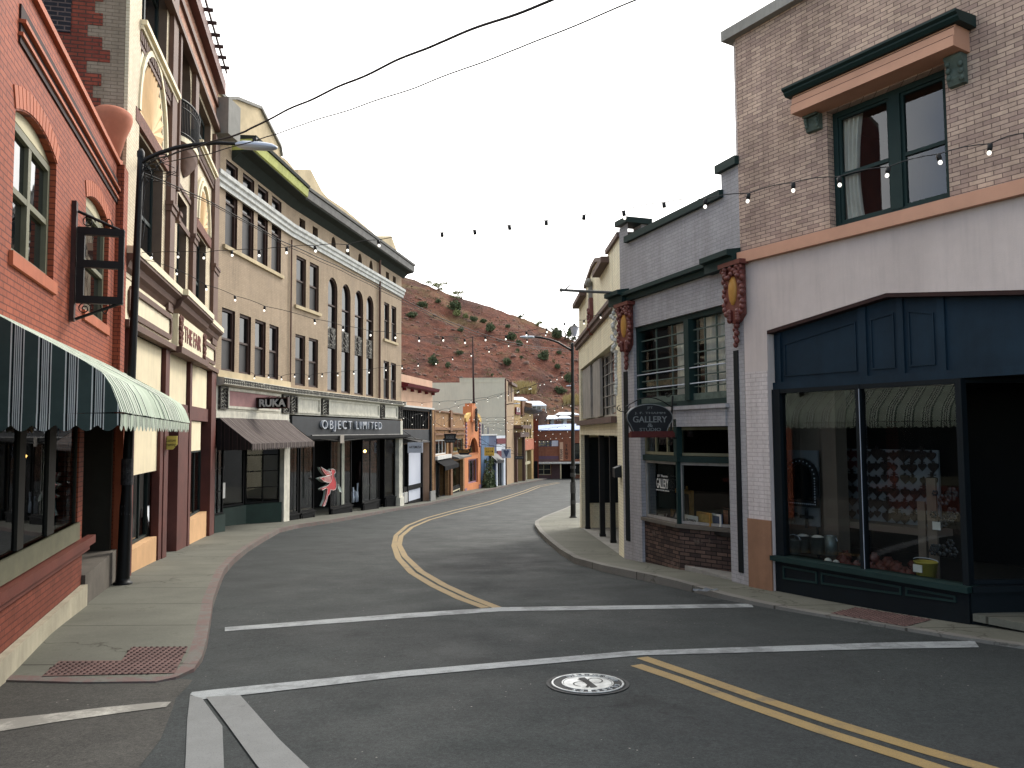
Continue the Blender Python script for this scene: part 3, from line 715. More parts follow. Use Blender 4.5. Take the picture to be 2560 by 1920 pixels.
BUSH = [ # px, py, half width px, half height px, mat, label
 (1028,785,20,10,'leaf','broad dark bush at the left edge of the hillside beside the cornice'),(1056,760,17,10,'leaf','grey green bush above the broad dark one on the upper left slope'),
 (1095,753,9,6,'leaf','small bush alone on the bare upper slope, left of the long dark thicket'),
 (1140,763,28,15,'leaf','largest dark thicket high on the red slope'),(1143,782,16,10,'leaf2','pale green bush directly below the largest dark thicket'),
 (1165,790,9,7,'leaf2','little green bush touching the right end of the pale one'),(1185,797,13,9,'leaf','olive bush, first of the row stepping down right'),(1210,802,12,7,'leaf','flat bush, second of the row stepping down right'),
 (1228,820,16,13,'leaf','round dark bush, third and tallest of the row stepping down right'),(1152,824,10,7,'leaf','dark bush in the middle of the red slope'),
 (1271,817,7,6,'leaf','small dull bush near the ridge, left of the lamp head'),(1278,841,16,12,'leaf','dark bush just left of the curved lamp arm'),(1301,856,13,9,'leaf','dark bush under the lamp head'),
 (1150,882,11,7,'leaf','low bush just left of the tall thin flagpole'),(1084,902,15,14,'leaf','round bush low on the left slope'),(1119,911,12,9,'leaf','smaller bush right of the round one low on the left slope'),
 (1269,903,17,12,'leaf','big round bush low in the middle of the slope'),(1295,876,7,6,'leaf','small bush above and right of the big round one'),(1361,890,18,15,'leaf','big dark bush on the right slope'),
 (1399,880,9,6,'leaf','little bush beside the upper part of the right lamp post'),(1395,919,10,7,'leaf','bush low on the right slope, left of the lamp post'),(1403,977,19,12,'leaf','wide bush above the tin roofed houses'),
 (1305,893,5,5,'leaf','tiny bush right of the big round one'),(1425,947,14,14,'leaf','dark bush behind the right lamp post'),(1231,936,5,4,'leaf','tiny bush low down right of the flagpole')]
def hill_at(px, py):
    best = None
    for j in range(0, 201):
        t = j / 200; p = hillpt(px, t); v = p - Vector((0, 0, EYE))
        yy = 960 - FPX * v.dot(up_) / v.dot(fw_)
        if yy <= py: return p
    return p
for i, (px, py, hw, hh, mt, lb) in enumerate(BUSH):
    p = hill_at(px, py + hh * .8); sc = hw / FPX * p.y
    o = bpy.data.objects.new('shrub', protos[i % 3].copy() if i < 3 or mt == 'leaf2' else protos[i % 3]); COL.objects.link(o)
    o.data.materials.clear(); o.data.materials.append(M[mt])
    o.location = p - Vector((0, 0, sc * .15)); o.scale = (sc * 1.1, sc * 1.1, hh / FPX * p.y * 1.9); o.rotation_euler = (0, 0, i * 1.3)
    tag(o, lb, 'shrub', 'shrubs on the red hillside')
def hill_tree(px, py, h, w, seed, lb, n=260):
    p = hill_at(px, py); p = p - Vector((0, 0, h * .22)); rd = random.Random(seed); e = empty('tree', Matrix.Translation(p), lb, 'tree', 'trees on the ridge line')
    t = MB(); t.tube([p, p + Vector((.1*w, 0, h*.4)), p + Vector((-.05*w, 0, h*.7))], [h*.05, h*.035, h*.015], 6); lob = []
    for k in range(7):
        q = p + Vector(((rd.random()-.5)*w, (rd.random()-.5)*w, h*(.22+.55*rd.random()))); t.tube([p + Vector((0,0,h*.3)), q], [h*.014, h*.004], 5)
        lob.append((tuple(q - p), (w*.22, w*.22, h*.13)))
    link('trunk', t, M['bark'], None, e); link('crown', leafcloud(n*2, lob, h*.055, seed), M['leaf2'] if seed % 2 else M['leaf'], Matrix.Translation(p), e)
hill_tree(1094,722,4.2,5.5,5,'pale leafy tree on the ridge nearest the left building'); hill_tree(1152,748,4.2,6,7,'spreading pale tree on the ridge above the dark thicket')
hill_tree(1412,848,7.5,7,4,'tallest tree on the ridge line, left of the wall lantern',420); hill_tree(1387,832,3,2.6,6,'small dark tree on the ridge just left of the tallest one')
hill_tree(1347,815,3,2.5,9,'thin little tree alone on the ridge above the lamp arm'); hill_tree(1304,793,2.4,1.8,8,'tiny tree on the ridge above the bush row'); hill_tree(1432,855,3,4,10,'dark scrubby tree on the ridge right beside the wall lantern')
# dry grass
def tuft(px0, px1, py, h, n):
    mb = MB(); rd = random.Random(px0)
    for _ in range(n):
        px = px0 + (px1-px0)*rd.random(); p = hill_at(px, py + rd.random()*14); a = rd.random()*pi; w = .12
        d = Vector((cos(a)*w, sin(a)*w, 0)); tp = p + Vector((rd.gauss(0,.3), rd.gauss(0,.3), h*(.6+.5*rd.random())))
        mb.add([p-d, p+d, tp], [(0,1,2)])
    return mb
for a in ((1284,1340,972,1.9,1300),(1410,1448,1000,1.6,600)):
    tag(link('dry_grass', tuft(*a), M['drygrass']), None, None, None, 'stuff')
rk = MB(); rd = random.Random(3)
for _ in range(700):
    px = rd.uniform(1000, 1450); t = rd.random() ** 1.3 * .95; p = hillpt(px, t); s = rd.uniform(.15, .6) * (1.5 if rd.random() < .08 else 1)
    rk.ball(p, s, s*rd.uniform(.6,1.2), s*rd.uniform(.4,.8), 5, 4)
sc = MB(); rd = random.Random(21)
for _ in range(420):
    px = rd.uniform(985, 1450); t = rd.random() ** 1.1 * .97; p = hillpt(px, t); s = rd.uniform(.25, .8)
    for q in range(16):
        c = p + Vector((rd.gauss(0, s*.6), rd.gauss(0, s*.6), abs(rd.gauss(0, s*.45)))); a = Vector((rd.gauss(0,1), rd.gauss(0,1), rd.gauss(0,1))).normalized(); t1_ = a.orthogonal().normalized(); b_ = a.cross(t1_); z_ = s*rd.uniform(.15,.35)
        sc.add([c-t1_*z_, c+b_*z_*.6, c+t1_*z_, c-b_*z_*.6], [(0,1,2,3)])
M['scrub'] = leafmat('dry_scrub', (86, 80, 56), (128, 112, 78)); tag(link('dry_scrub', sc, M['scrub']), None, None, None, 'stuff')
M['rock'] = paint('hill_rock', (124, 98, 86), .95, .35, .5, .3)
tag(link('loose_rocks', rk, M['rock']), None, None, None, 'stuff')
# ================================================================== LEFT SIDE
F1 = Fac((-6.245+.328*7.3, 5.0), (-6.245, 12.3))
F2 = Fac((-6.245, 12.3), XY(530, 22.2))
_b = XY(719, 28.1)
F3 = Fac(XY(530, 22.2), _b); F3b = Fac(_b, XY(1003, 41.3)); F3b.z0 = F3.z0; F3b.M[2][3] = F3.z0
M['redbrick'] = brick('painted_red_brick', (164, 84, 56), (150, 75, 51), (100, 48, 35), .2, .062, .006, .7, .7, .12)
M['redbase'] = brick('shade_darkened_red_brick', (132, 68, 50), (118, 60, 44), (96, 50, 40), .2, .062, .006, .8, .7, .15); M['redtrim'] = paint('terracotta_paint', (178, 98, 66), .7, .1, 2, .2, streak=.15)  # lower wall brick with the shade below the awning put into its colour
M['redbrown'] = paint('red_brown_paint', (104, 50, 38), .6, .15, 2, .15, wear=.2, wearcol=(140, 90, 70))
M['trimshadow'] = paint('dark_trim_and_shadow', (48, 26, 22), .8, .2, 3, .2); M['olive'] = paint('olive_frame_paint', (112, 110, 88), .6, .15, 3, .15, wear=.25, wearcol=(70, 66, 50))  # dark brown serves real trim and the painted cornice shadow strips
M['darkolive'] = paint('dark_olive_paint', (40, 37, 27), .6, .2, 3, .1)
M['plinth'] = paint('weathered_plinth', (176, 168, 146), .9, .2, 1.3, .4, streak=.2)
M['stonegrey'] = paint('grey_stone_step', (96, 90, 82), .9, .2, 2, .3)
M['roof'] = paint('flat_roof_felt', (70, 68, 66), .95, .2, 1, .2)
M['tymp'] = paint('cream_tympanum', (196, 186, 152), .7, .08, 2, .1)
# ---- F1: red painted brick corner shop
r = empty('brick_building', F1.M, 'low red painted brick corner building with arched upper windows at the left edge', 'building')
L1 = F1.L; zt = 6.2; zs = 2.55
w1 = (F1.u(27, 640), F1.u(137, 560), 3.66, F1.z(137, 408) + .16); w2 = (F1.u(210, 700), F1.u(270, 700), 3.60, F1.z(270, 567) + .14)
sh = (0.0, F1.u(196, 1200), .93, 2.75); dr = (F1.u(205, 1300), F1.u(283, 1300), .22, 2.75)
base = -.3
wall = wall_mb([(0, base), (sh[1]+.06, base), (L1, base - .15), (L1, zt), (0, zt)], [archpoly(*w1, .16), archpoly(*w2, .14), archpoly(.35, sh[1], sh[2], sh[3]), archpoly(*dr)], [.16, .16, .07, 1.3])
link('wall', wall, M['redbrick'], F1.M, r)
mass(F1, r, 0, L1, 9, zt - .3, M['redbrick'], M['roof'])
for w_ in (w1, w2):
    z2 = w_[3] - .16
    wd = window(F1, r, (w_[0], w_[1], w_[2], z2 - .02), M['olive'], depth=.15, fw=.075, cols=2 if w_ is w1 else 1, mun=.10, fd=.09)
    link('tympanum', MB().prism(archpoly(w_[0]+.01, w_[1]-.01, z2, w_[3]-.005, .15), .07, .15), M['tymp'], F1.M, wd)
    link('sill', MB().box(w_[0]-.06, w_[1]+.05, -.035, .2, w_[2]-.13, w_[2]-.003), M['redtrim'], F1.M, wd)
    v = MB(); u0, u1 = w_[0], w_[1]; n = 14
    for i in range(n):
        a = -1 + 2*i/n; b = -1 + 2*(i+.85)/n; cx = (u0+u1)/2; hw = (u1-u0)/2+.02
        za = z2 + .16*(1-a*a); zb = z2 + .16*(1-b*b)
        v.prism([(cx+a*hw, za+.012), (cx+b*hw, zb+.012), (cx+b*hw*1.1, zb+.2), (cx+a*hw*1.1, za+.2)], -.012, .02)
    link('arch_course', v, M['redtrim'], F1.M, r)
c = MB(); uL = F1.u(46, 90)
for z0_, z1_, d in ((5.655, 5.69, .04), (5.775, 5.81, .06)): c.box(uL, L1 - .42, -d, -.002, z0_, z1_)
link('cornice', c, M['redtrim'], F1.M, r)
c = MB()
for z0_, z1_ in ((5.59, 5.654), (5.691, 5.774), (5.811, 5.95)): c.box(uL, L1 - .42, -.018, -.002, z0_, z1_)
link('cornice_shadow_strip', c, M['trimshadow'], F1.M, r)  # cornice shadow bands put in as flat dark brown strips
link('coping', MB().box(-.05, L1 + .02, -.05, .3, zt, zt + .07), M['redtrim'], F1.M, r)
link('pilaster', MB().box(L1-.42, L1-.02, -.10, -.002, 2.62, zt+.02), M['redbrick'], F1.M, r)
link('belt_course', MB().box(.02, L1-.0, -.03, -.002, 2.78, 3.02), M['redtrim'], F1.M, r)
link('pier', MB().box(F1.u(289,1300), L1-.03, -.12, -.002, base-.15, 2.6).box(dr[0]-.15, dr[0]-.002, .9, 1.2, base, 2.6), M['redtrim'], F1.M, r)
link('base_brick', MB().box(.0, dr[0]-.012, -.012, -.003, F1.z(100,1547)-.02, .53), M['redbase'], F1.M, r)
link('plinth', MB().box(.0, dr[0]-.03, -.09, -.004, base-.2, F1.z(100,1547)), M['plinth'], F1.M, r)
link('brick_ledge', MB().box(.0, F1.u(218,1350), -.10, -.003, .60, .70).box(.0, F1.u(212,1350), -.06, -.003, .53, .60), M['redbrown'], F1.M, r)
sw = MB().box(.3, sh[1]+.02, -.03, .05, .72, .93); link('shop_sill', sw, M['olive'], F1.M, r)
mu = MB()
for a, b in ((40, 57), (115, 133), (184, 196)):
    mu.box(F1.u(a, 1250, -.04), F1.u(b, 1250, -.04)-.02, .02, .05, .93, 2.75)
mu.box(.35, sh[1], .02, .05, 2.60, 2.75)
f = link('shop_window', mu, M['darkolive'], F1.M, r)
link('pane', MB().quad((.35, .045, .93), (sh[1], .045, .93), (sh[1], .045, 2.62), (.35, .045, 2.62)), M['clear'], F1.M, f)
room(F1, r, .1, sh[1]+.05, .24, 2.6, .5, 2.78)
d0, d1 = dr[0], dr[1]
link('door', MB().box(d0+.02, d1-.02, 1.22, 1.28, .22, 2.7).ring([(d0+.35,.4),(d1-.35,.4),(d1-.35,2.3),(d0+.35,2.3)], [(d0+.45,.55),(d1-.45,.55),(d1-.45,2.2),(d0+.45,2.2)], 1.18, 1.22), M['darkolive'], F1.M, r)
link('step', MB().box(d0-.02, d1+.02, -.06, 1.3, base-.3, .235), M['stonegrey'], F1.M, r)
link('door_lining', MB().box(d1-.12, d1-.004, .02, 1.2, .22, 2.74), M['darkolive'], F1.M, r)
# mannequin-less window clutter: pale boards leaning inside
t = empty('display_board', F1.M @ Matrix.Translation((F1.u(20,1250), .5, .7)), 'pale blank board standing inside the window under the striped awning', 'board')
link('panel', MB().box(-.25, .25, 0, .03, .1, 1.5), M['interior_light'], WM[t], t); link('foot', MB().box(-.2, .2, -.1, .12, 0, .1), M['darkolive'], WM[t], t)
# urn on the end of the parapet
p0 = F1.world(L1 - .25, .12, zt + .07)
M['terra'] = paint('terracotta_urn', (176, 108, 82), .8, .12, 3, .2)
u = empty('urn', Matrix.Translation(p0), 'terracotta urn standing on the end pier of the red brick parapet', 'urn')
link('bowl', MB().lathe([(0,.10),(.11,.10),(.13,.14),(.20,.42),(.27,.60),(.30,.72),(.29,.80),(.22,.86),(.06,.88),(0,.88)], p0, 20), M['terra'], None, u)
link('foot', MB().lathe([(0,0),(.17,0),(.17,.05),(.12,.08),(.11,.10)], p0, 20), M['terra'], None, u)
# ---- striped awning on F1
zA, zB = F1.z(0, 785), 1.98
Fe = F1.sub((F1.u(640, 1084) if False else .98, 0), (.98, -2))     # end plane, x outward
M['awnend'] = stripes('awning_end_cloth', .19, [(0,(54,66,62)),(.48,(196,196,188)),(.53,(54,66,62)),(.56,(14,15,16)),(.62,(176,178,172)),(.66,(52,58,58)),(.69,(176,178,172)),(.73,(52,58,58)),(.76,(176,178,172)),(.80,(52,58,58)),(.83,(176,178,172)),(.88,(14,15,16)),(.94,(196,196,188)),(.98,(54,66,62))], 0)
M['awntop'] = stripes('awning_top_cloth', .38, [(0,(178,190,172)),(.40,(74,92,80)),(.50,(206,212,198)),(.60,(74,92,80)),(.66,(206,212,198)),(.72,(74,92,80)),(.78,(206,212,198)),(.86,(74,92,80)),(.94,(200,208,192))], 0)
prof = [(0, zA)]
for px, py in ((0,790),(60,822),(130,858),(200,896),(255,931),(278,965),(292,1000),(302,1030)):
    # unproject on the end plane
    q = Fe.uz(px, py); prof.append((q[0], Fe.uz(px, py)[1]))
prof = [(a, b) for a, b in prof if a > .001 or b == zA]
prof = [(0, zA)] + [(a, min(b, zA - .01 * i)) for i, (a, b) in enumerate(prof[1:])]
zv = Fe.uz(305, 1040)[1]
aw = empty('awning', F1.M @ Matrix.Translation((0, 0, 0)), 'curved green and white striped awning over the corner shop at the left edge', 'awning')
ue0, ue1 = .98, L1 + .05
N = 92; top = MB(); vs = []; tmx = prof[-1][0]
for i in range(N + 1):
    x = ue0 + (ue1 - ue0) * i / N
    for a, b in prof: vs.append((x, -a - (.014*sin(i*1.1)+.012*sin(i*.37))*(a>.4), b - .018*sin(pi*min(1,a/tmx))*(1+.6*sin(i*.8))))
m_ = len(prof)
top.add(vs, [(i*m_+j, (i+1)*m_+j, (i+1)*m_+j+1, i*m_+j+1) for i in range(N) for j in range(m_-1)], True)
link('canopy', top, M['awntop'], F1.M, aw)
pe = prof + [(0, zv)]
for nm, x in (('end_panel', ue0), ('end_panel', ue1)):
    e_ = MB(); tri = tessellate_polygon([[Vector((a, b, 0)) for a, b in pe]]); e_.add([(a, 0, b) for a, b in pe], [tuple(t) for t in tri])
    link(nm, e_, M['awnend'], F1.sub((x, 0), (x, -2)).M, aw)
def scallop(F, u0, u1, z1, drop, per, y=0.0):
    mb = MB(); n = int((u1 - u0) / .02); vs = []
    for i in range(n + 1):
        x = u0 + (u1 - u0) * i / n; k = abs(sin(pi * (x - u0) / per))
        vs += [(x, y, z1), (x, y - .008*sin(x*17), z1 - drop * (.62 + .38 * k))]
    mb.add(vs, [(2*i, 2*i+1, 2*i+3, 2*i+2) for i in range(n)], True); return mb
tmax = prof[-1][0]
link('valance', scallop(F1, ue0, ue1, zv+.02, .14, .15, -tmax), M['awntop'], F1.M, aw)
link('valance', scallop(Fe, 0, tmax, zv+.02, .14, .15, -.004), M['awnend'], Fe.M, aw)
pp = MB(); pp.tube([(ue0+.04, -tmax+.04, zv), (ue1-.04, -tmax+.04, zv)], .012); pp.tube([(ue0+.04, 0, zv), (ue0+.04, -tmax+.04, zv)], .012); pp.tube([(ue1-.03, 0, zv), (ue1-.03, -tmax, zv)], .015)
link('frame_rod', pp, M['blackmetal'], F1.M, aw)
# ---- empty hanging sign frame on F1
ua = F1.u(178, 650); Fs = F1.sub((ua, 0), (ua, -2))
sg = empty('sign_bracket', Fs.M, 'empty black iron sign frame hanging from the red brick wall', 'sign frame')
def zq(px, py): return Fs.uz(px, py)
a0 = .06; a1 = Fs.u(310, 650)
z_ = [Fs.z(184, 573), Fs.z(184, 655), Fs.z(184, 745)]
M['rustmetal'] = paint('rusty_iron', (58, 32, 26), .6, .3, 6, .2)
link('wall_plate', MB().box(.0, .05, -.05, .05, Fs.z(176, 803), Fs.z(176, 503)), M['rustmetal'], Fs.M, sg)
fr = MB()
for z in z_: fr.box(a0, a1, -.035, .035, z - .06, z + .03)
fr.box(a0, a0+.08, -.03, .03, z_[2], z_[0]); fr.box(a1-.06, a1, -.03, .03, z_[2], z_[0])
link('frame', fr, M['blackmetal'], Fs.M, sg)
st = MB().tube([(a0, 0, z_[0]+.22), (a1, 0, z_[0])], .018).tube([(a0, 0, z_[2]-.25), (a1, 0, z_[2]-.03)], .018)
for cx, cz, s in ((.17, z_[0]+.10, 1), (.15, z_[2]-.12, -1)):
    st.tube([(cx + .075*(1-k/30)*cos(k*.42), 0, cz + .075*(1-k/30)*sin(k*.42)) for k in range(26)], .007, 6)
    st.tube([(cx + .05*(1-k/14) + .12 + .18*k/14, 0, cz - s*.05 + s*.10*sin(k/14*pi*1.3)) for k in range(15)], .007, 6)
link('scroll_brace', st, M['blackmetal'], Fs.M, sg)
# ---- F2: ornate cream building
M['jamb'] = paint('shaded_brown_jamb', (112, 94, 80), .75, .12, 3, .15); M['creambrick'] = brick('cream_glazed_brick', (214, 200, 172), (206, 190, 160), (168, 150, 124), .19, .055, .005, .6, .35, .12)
M['cream'] = paint('cream_plaster', (230, 216, 182), .75, .07, 1.3, .15, streak=.12, wear=.12, wearcol=(180, 150, 110))
M['creamtrim'] = paint('cream_trim', (228, 216, 184), .65, .08, 2, .1, streak=.15, wear=.15, wearcol=(150, 130, 100))
M['browntrim'] = paint('brown_trim', (98, 72, 60), .65, .12, 3, .15, wear=.15, wearcol=(130, 105, 88))
M['brownred'] = paint('dark_red_post', (92, 48, 40), .6, .2, 2, .15, wear=.22, wearcol=(130, 84, 70))
M['orangep'] = paint('orange_plaster', (206, 164, 120), .8, .08, 2, .2, streak=.1)
M['teal'] = paint('dark_teal_frame', (24, 38, 36), .55, .2, 3, .1)
M['pinkbrick'] = brick('old_pink_brick', (186, 128, 104), (170, 110, 88), (196, 170, 146), .2, .06, .008, .8, .7, .25, (206, 180, 150))
M['sidebrick'] = brick('tan_side_brick', (150, 134, 116), (140, 124, 106), (118, 104, 90), .2, .06, .006, .85, .6, .12)
M['oldred'] = brick('rough_red_brick', (150, 74, 56), (128, 60, 48), (92, 62, 52), .21, .065, .01, .85, .9, .3)
M['blackbrick'] = brick('blackened_brick', (46, 44, 50), (36, 34, 40), (104, 88, 84), .21, .075, .01, .85, .9, .3)
M['shell'] = paint('peach_shell_niche', (216, 178, 128), .7, .1, 2, .1)
M['carved'] = paint('carved_terracotta', (112, 72, 60), .8, .35, 18, .8, fine=30)
r = empty('ornate_building', F2.M, 'tall cream brick building with arched bays and a carved name panel above the shop', 'building')
L2 = F2.L; ztop = F2.z(553, 200)
ztop = 13.2
def R2(pl, pr, yt, yb, at='l'): return F2.rect(pl, pr, yt, yb, 0, at)
uw = (F2.u(345,100), F2.u(416,150), F2.z(428,229), 12.2)     # upper left bay window
ua_ = (F2.u(443,250), F2.u(476,280), F2.z(441,339), F2.z(449,76))  # tall arched bay
ur = (F2.u(497,300), F2.u(527,320), F2.z(498,365), F2.z(498,240)) # right bay
lw = (F2.u(342,500), F2.u(405,560), 5.05, F2.z(345,330))
lr = (F2.u(489,600), F2.u(515,620), 5.05, F2.z(489,577))
lm = (F2.u(443,560), F2.u(466,590), 5.05, F2.z(443,478))
holes = [archpoly(*uw), archpoly(*ua_, .75), archpoly(*ur), archpoly(*lw), archpoly(*lr), archpoly(*lm)]
ol = [(0, 4.9), (L2, 4.9), (L2, ztop-.4), (0, ztop+.2)]
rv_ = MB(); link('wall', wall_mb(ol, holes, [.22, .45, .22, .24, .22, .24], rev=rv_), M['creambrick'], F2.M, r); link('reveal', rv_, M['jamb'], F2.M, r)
# pink brick panel above the moulding (thin facing)
link('brick_frieze', MB().prism([(F2.u(409,20), 11.15), (L2-.05, 11.1), (L2-.05, ztop-.42), (F2.u(409,20), ztop)], -.03, -.003), M['pinkbrick'], F2.M, r)
link('moulding', MB().box(F2.u(409,20)-.1, L2+.02, -.16, -.003, 11.02, 11.14).box(2.0, L2, -.10, -.033, 11.75, 11.9), M['browntrim'], F2.M, r)
for sx, nm in ((uw, 2), (lw, 2), (ur, 1), (lr, 1), (lm, 1)):
    window(F2, r, sx, M['teal'], depth=.21 if sx is not lw else .23, fw=.09, cols=nm, mun=.1, rail=.55)
window(F2, r, ua_, M['teal'], depth=.43, fw=.09, rise=.75, rail=.5)
# sill courses with dentils
sc_ = MB()
for u0, u1, zt_ in ((F2.u(341,100), F2.u(432,230), uw[2]), (F2.u(489,380), F2.u(531,400), ur[2])):
    sc_.box(u0, u1, -.17, -.003, zt_-.09, zt_-.003).box(u0, u1, -.11, -.003, zt_-.17, zt_-.095)
link('sill_course', sc_, M['creamtrim'], F2.M, r)
dn = MB()
for u0, u1, zt_ in ((F2.u(341,100), F2.u(432,230), uw[2]), (F2.u(489,380), F2.u(531,400), ur[2])):
    dn.box(u0, u1-.08, -.06, -.004, zt_-.46, zt_-.38)
    x = u0
    while x < u1 - .1: dn.box(x, x+.07, -.08, -.004, zt_-.37, zt_-.2); x += .13
link('dentil_course', dn, M['browntrim'], F2.M, r)
# pilasters
pl = MB()
for a, b, zb, z1 in ((F2.u(418,300), F2.u(430,300), 4.9, 12.2), (F2.u(437,300), F2.u(441,300), 7.6, 11.0), (F2.u(478,300), F2.u(486,300), 4.9, F2.z(480,180)), (F2.u(530,400), L2, 4.9, 10.8)):
    pl.box(a, b, -.10, -.003, zb, z1)
    pl.box(a-.05, b+.05, -.16, -.004, 7.05, 7.13); pl.box(a-.03, b+.03, -.13, -.0045, 6.93, 7.05)
link('pilaster', pl, M['browntrim'], F2.M, r)
link('corner_pier', MB().box(.0, F2.u(339,300), -.06, -.003, 4.95, ztop+.2), M['creambrick'], F2.M, r)
# shell niches with arched surrounds
def niche(uc, w, zb, rise):
    out = MB(); sh_ = MB()
    for k, (g, d) in enumerate(((.0, .03), (.14, .09), (.26, .05))):
        A_ = archpoly(uc-w/2-g-.10, uc+w/2+g+.10, zb, zb+rise+g+.10, rise+g+.1, 16)[1:]; B_ = archpoly(uc-w/2-g, uc+w/2+g, zb, zb+rise+g, rise+g, 16)[1:]
        A_ = [(uc+w/2+g+.1, zb)] + A_[1:] ; B_ = [(uc+w/2+g, zb)] + B_[1:]
        n = min(len(A_), len(B_))
        for i in range(n-1):
            out.add([(A_[i][0], -d, A_[i][1]), (B_[i][0], -d, B_[i][1]), (B_[i+1][0], -d, B_[i+1][1]), (A_[i+1][0], -d, A_[i+1][1]), (A_[i][0], -.003, A_[i][1]), (B_[i][0], -.003, B_[i][1]), (B_[i+1][0], -.003, B_[i+1][1]), (A_[i+1][0], -.003, A_[i+1][1])], [(0,1,2,3),(0,3,7,4),(1,5,6,2)])
    link('arch_surround', out, M['creamtrim'], F2.M, r)
    n = 15; vs = [(uc, -.03, zb)]
    for i in range(2*n+1):
        a = pi * i / (2*n); rr = 1 if i % 2 == 0 else .93
        vs.append((uc + w/2*cos(a)*rr, -.012 if i % 2 else -.05, zb + rise*sin(a)*rr))
    sh_.add(vs, [(0, i+1, i+2) for i in range(2*n)]); link('shell_niche', sh_, M['shell'], F2.M, r)
    link('carved_lintel', MB().box(uc-w/2-.4, uc+w/2+.4, -.07, -.004, zb-.26, zb-.02), M['carved'], F2.M, r)
niche((F2.u(345,400)+F2.u(400,400))/2, 1.9, F2.z(345,285), 1.25)
niche((F2.u(495,500)+F2.u(516,520))/2, 1.5, F2.z(495,555), .95)
link('recessed_panel', MB().ring([(F2.u(436,480),7.0),(F2.u(478,480),7.0),(F2.u(478,480),7.9),(F2.u(436,480),7.9)],[(F2.u(439,480),7.12),(F2.u(475,480),7.12),(F2.u(475,480),7.8),(F2.u(439,480),7.8)],-.04,-.003), M['browntrim'], F2.M, r)
# curved balcony
bc = (ua_[0]+ua_[1])/2; bw = (ua_[1]-ua_[0])/2+.12; zb_ = ua_[2]
sl = MB(); n = 16; arc = [(bc - bw*cos(pi*i/n), -.30*sin(pi*i/n)) for i in range(n+1)]
sl.prismz([(a, min(b, -.003)) for a, b in arc], zb_-.12, zb_)
cr_ = MB(); k0 = [(0,1.0), (-.12,.88), (-.28,.62), (-.42,.36), (-.52,.12)]
for (za, fa), (zb2, fb) in zip(k0, k0[1:]):
    A_ = [(bc-bw*cos(pi*i/n)*fa, -.28*sin(pi*i/n)*fa, zb_-.12+za) for i in range(n+1)]; B_ = [(bc-bw*cos(pi*i/n)*fb, -.28*sin(pi*i/n)*fb, zb_-.12+zb2) for i in range(n+1)]
    cr_.add(A_+B_, [(i, i+1, n+2+i, n+1+i) for i in range(n)], True)
link('balcony_slab', sl, M['creamtrim'], F2.M, r); link('balcony_corbel', cr_, M['browntrim'], F2.M, r)
rl = MB(); rl.tube([(a, b, zb_+.78) for a, b in arc], .03, 6); rl.tube([(a, b, zb_+.62) for a, b in arc], .015, 6); rl.tube([(a, b, zb_+.06) for a, b in arc], .02, 6)
for i in range(33):
    a = pi*i/32; x, y = bc - bw*cos(a), -.30*sin(a); rl.tube([(x, y, zb_), (x, y, zb_+.78)], .011, 5)
    if i % 2: rl.tube([(x+.03*cos(t), y, zb_+.70+.05*sin(t)) for t in (0,1,2,3,4,5,6.28)], .007, 4)
link('balcony_railing', rl, M['blackmetal'], F2.M, r)
# open timber cornice outriggers above the roof edge
lg = MB(); za_ = ztop - .42
lg.box(3.0, L2-.3, -.30, -.26, za_+.02, za_+.10); lg.box(3.0, L2-.3, -.12, -.08, za_-.0, za_+.06)
x = 3.1
while x < L2 - .3: lg.box(x, x+.06, -.42, .3, za_-.08, za_+.0); x += .62
link('cornice_outrigger', lg, M['rustmetal'], F2.M, r); link('roof_edge', MB().box(3.0, L2+.05, -.22, -.035, za_-.45, za_-.1), M['brownred'], F2.M, r)
# side wall above the low building and its blackened bricked-up opening
Fw = F2.sub((0, 9), (0, 0))
up = F2.sub((0.0, 9), (0.0, 0))
def Lz(px, py): return Fw.uz(px, py)
q1 = [Lz(241, -60), Lz(238, 60), Lz(236, 150), Lz(236, 235), Lz(232, 290)]
sw_ = MB().quad((0,0,-1),(9,0,-1),(9,0,ztop+.2),(0,0,ztop+.2)); link('side_wall', sw_, M['sidebrick'], Fw.M, r)
ey = Lz(238, 0)[0]
teeth = [(0, 5), (ey, 5)]; zz = 5.0; k = 0
rd = random.Random(5)
while zz < ztop: dx = rd.choice((0, .12, .24, -.1)); teeth += [(ey + dx, zz), (ey + dx, zz + .2)]; zz += .2; k += 1
teeth += [(0, ztop)]
link('red_brick_patch', MB().prism(teeth, -.012, -.002), M['oldred'], Fw.M, r)
bx0, bx1 = Lz(90, 60)[0], Lz(178, 60)[0]; bz = Lz(178, 84)[1]
link('blocked_opening', MB().box(bx0, bx1, -.03, -.0125, bz, bz+3), M['blackbrick'], Fw.M, r)
link('end_wall', MB().quad((L2-.03,.02,-1),(L2-.03,9,-1),(L2-.03,9,ztop-.5),(L2-.03,.02,ztop-.5)).quad((0,9,-1),(L2,9,-1),(L2,9,ztop-.4),(0,9,ztop-.2)), M['sidebrick'], F2.M, r)
link('roof', MB().box(.05, L2-.05, .05, 8.95, ztop-.9, ztop-.75), M['roof'], F2.M, r)
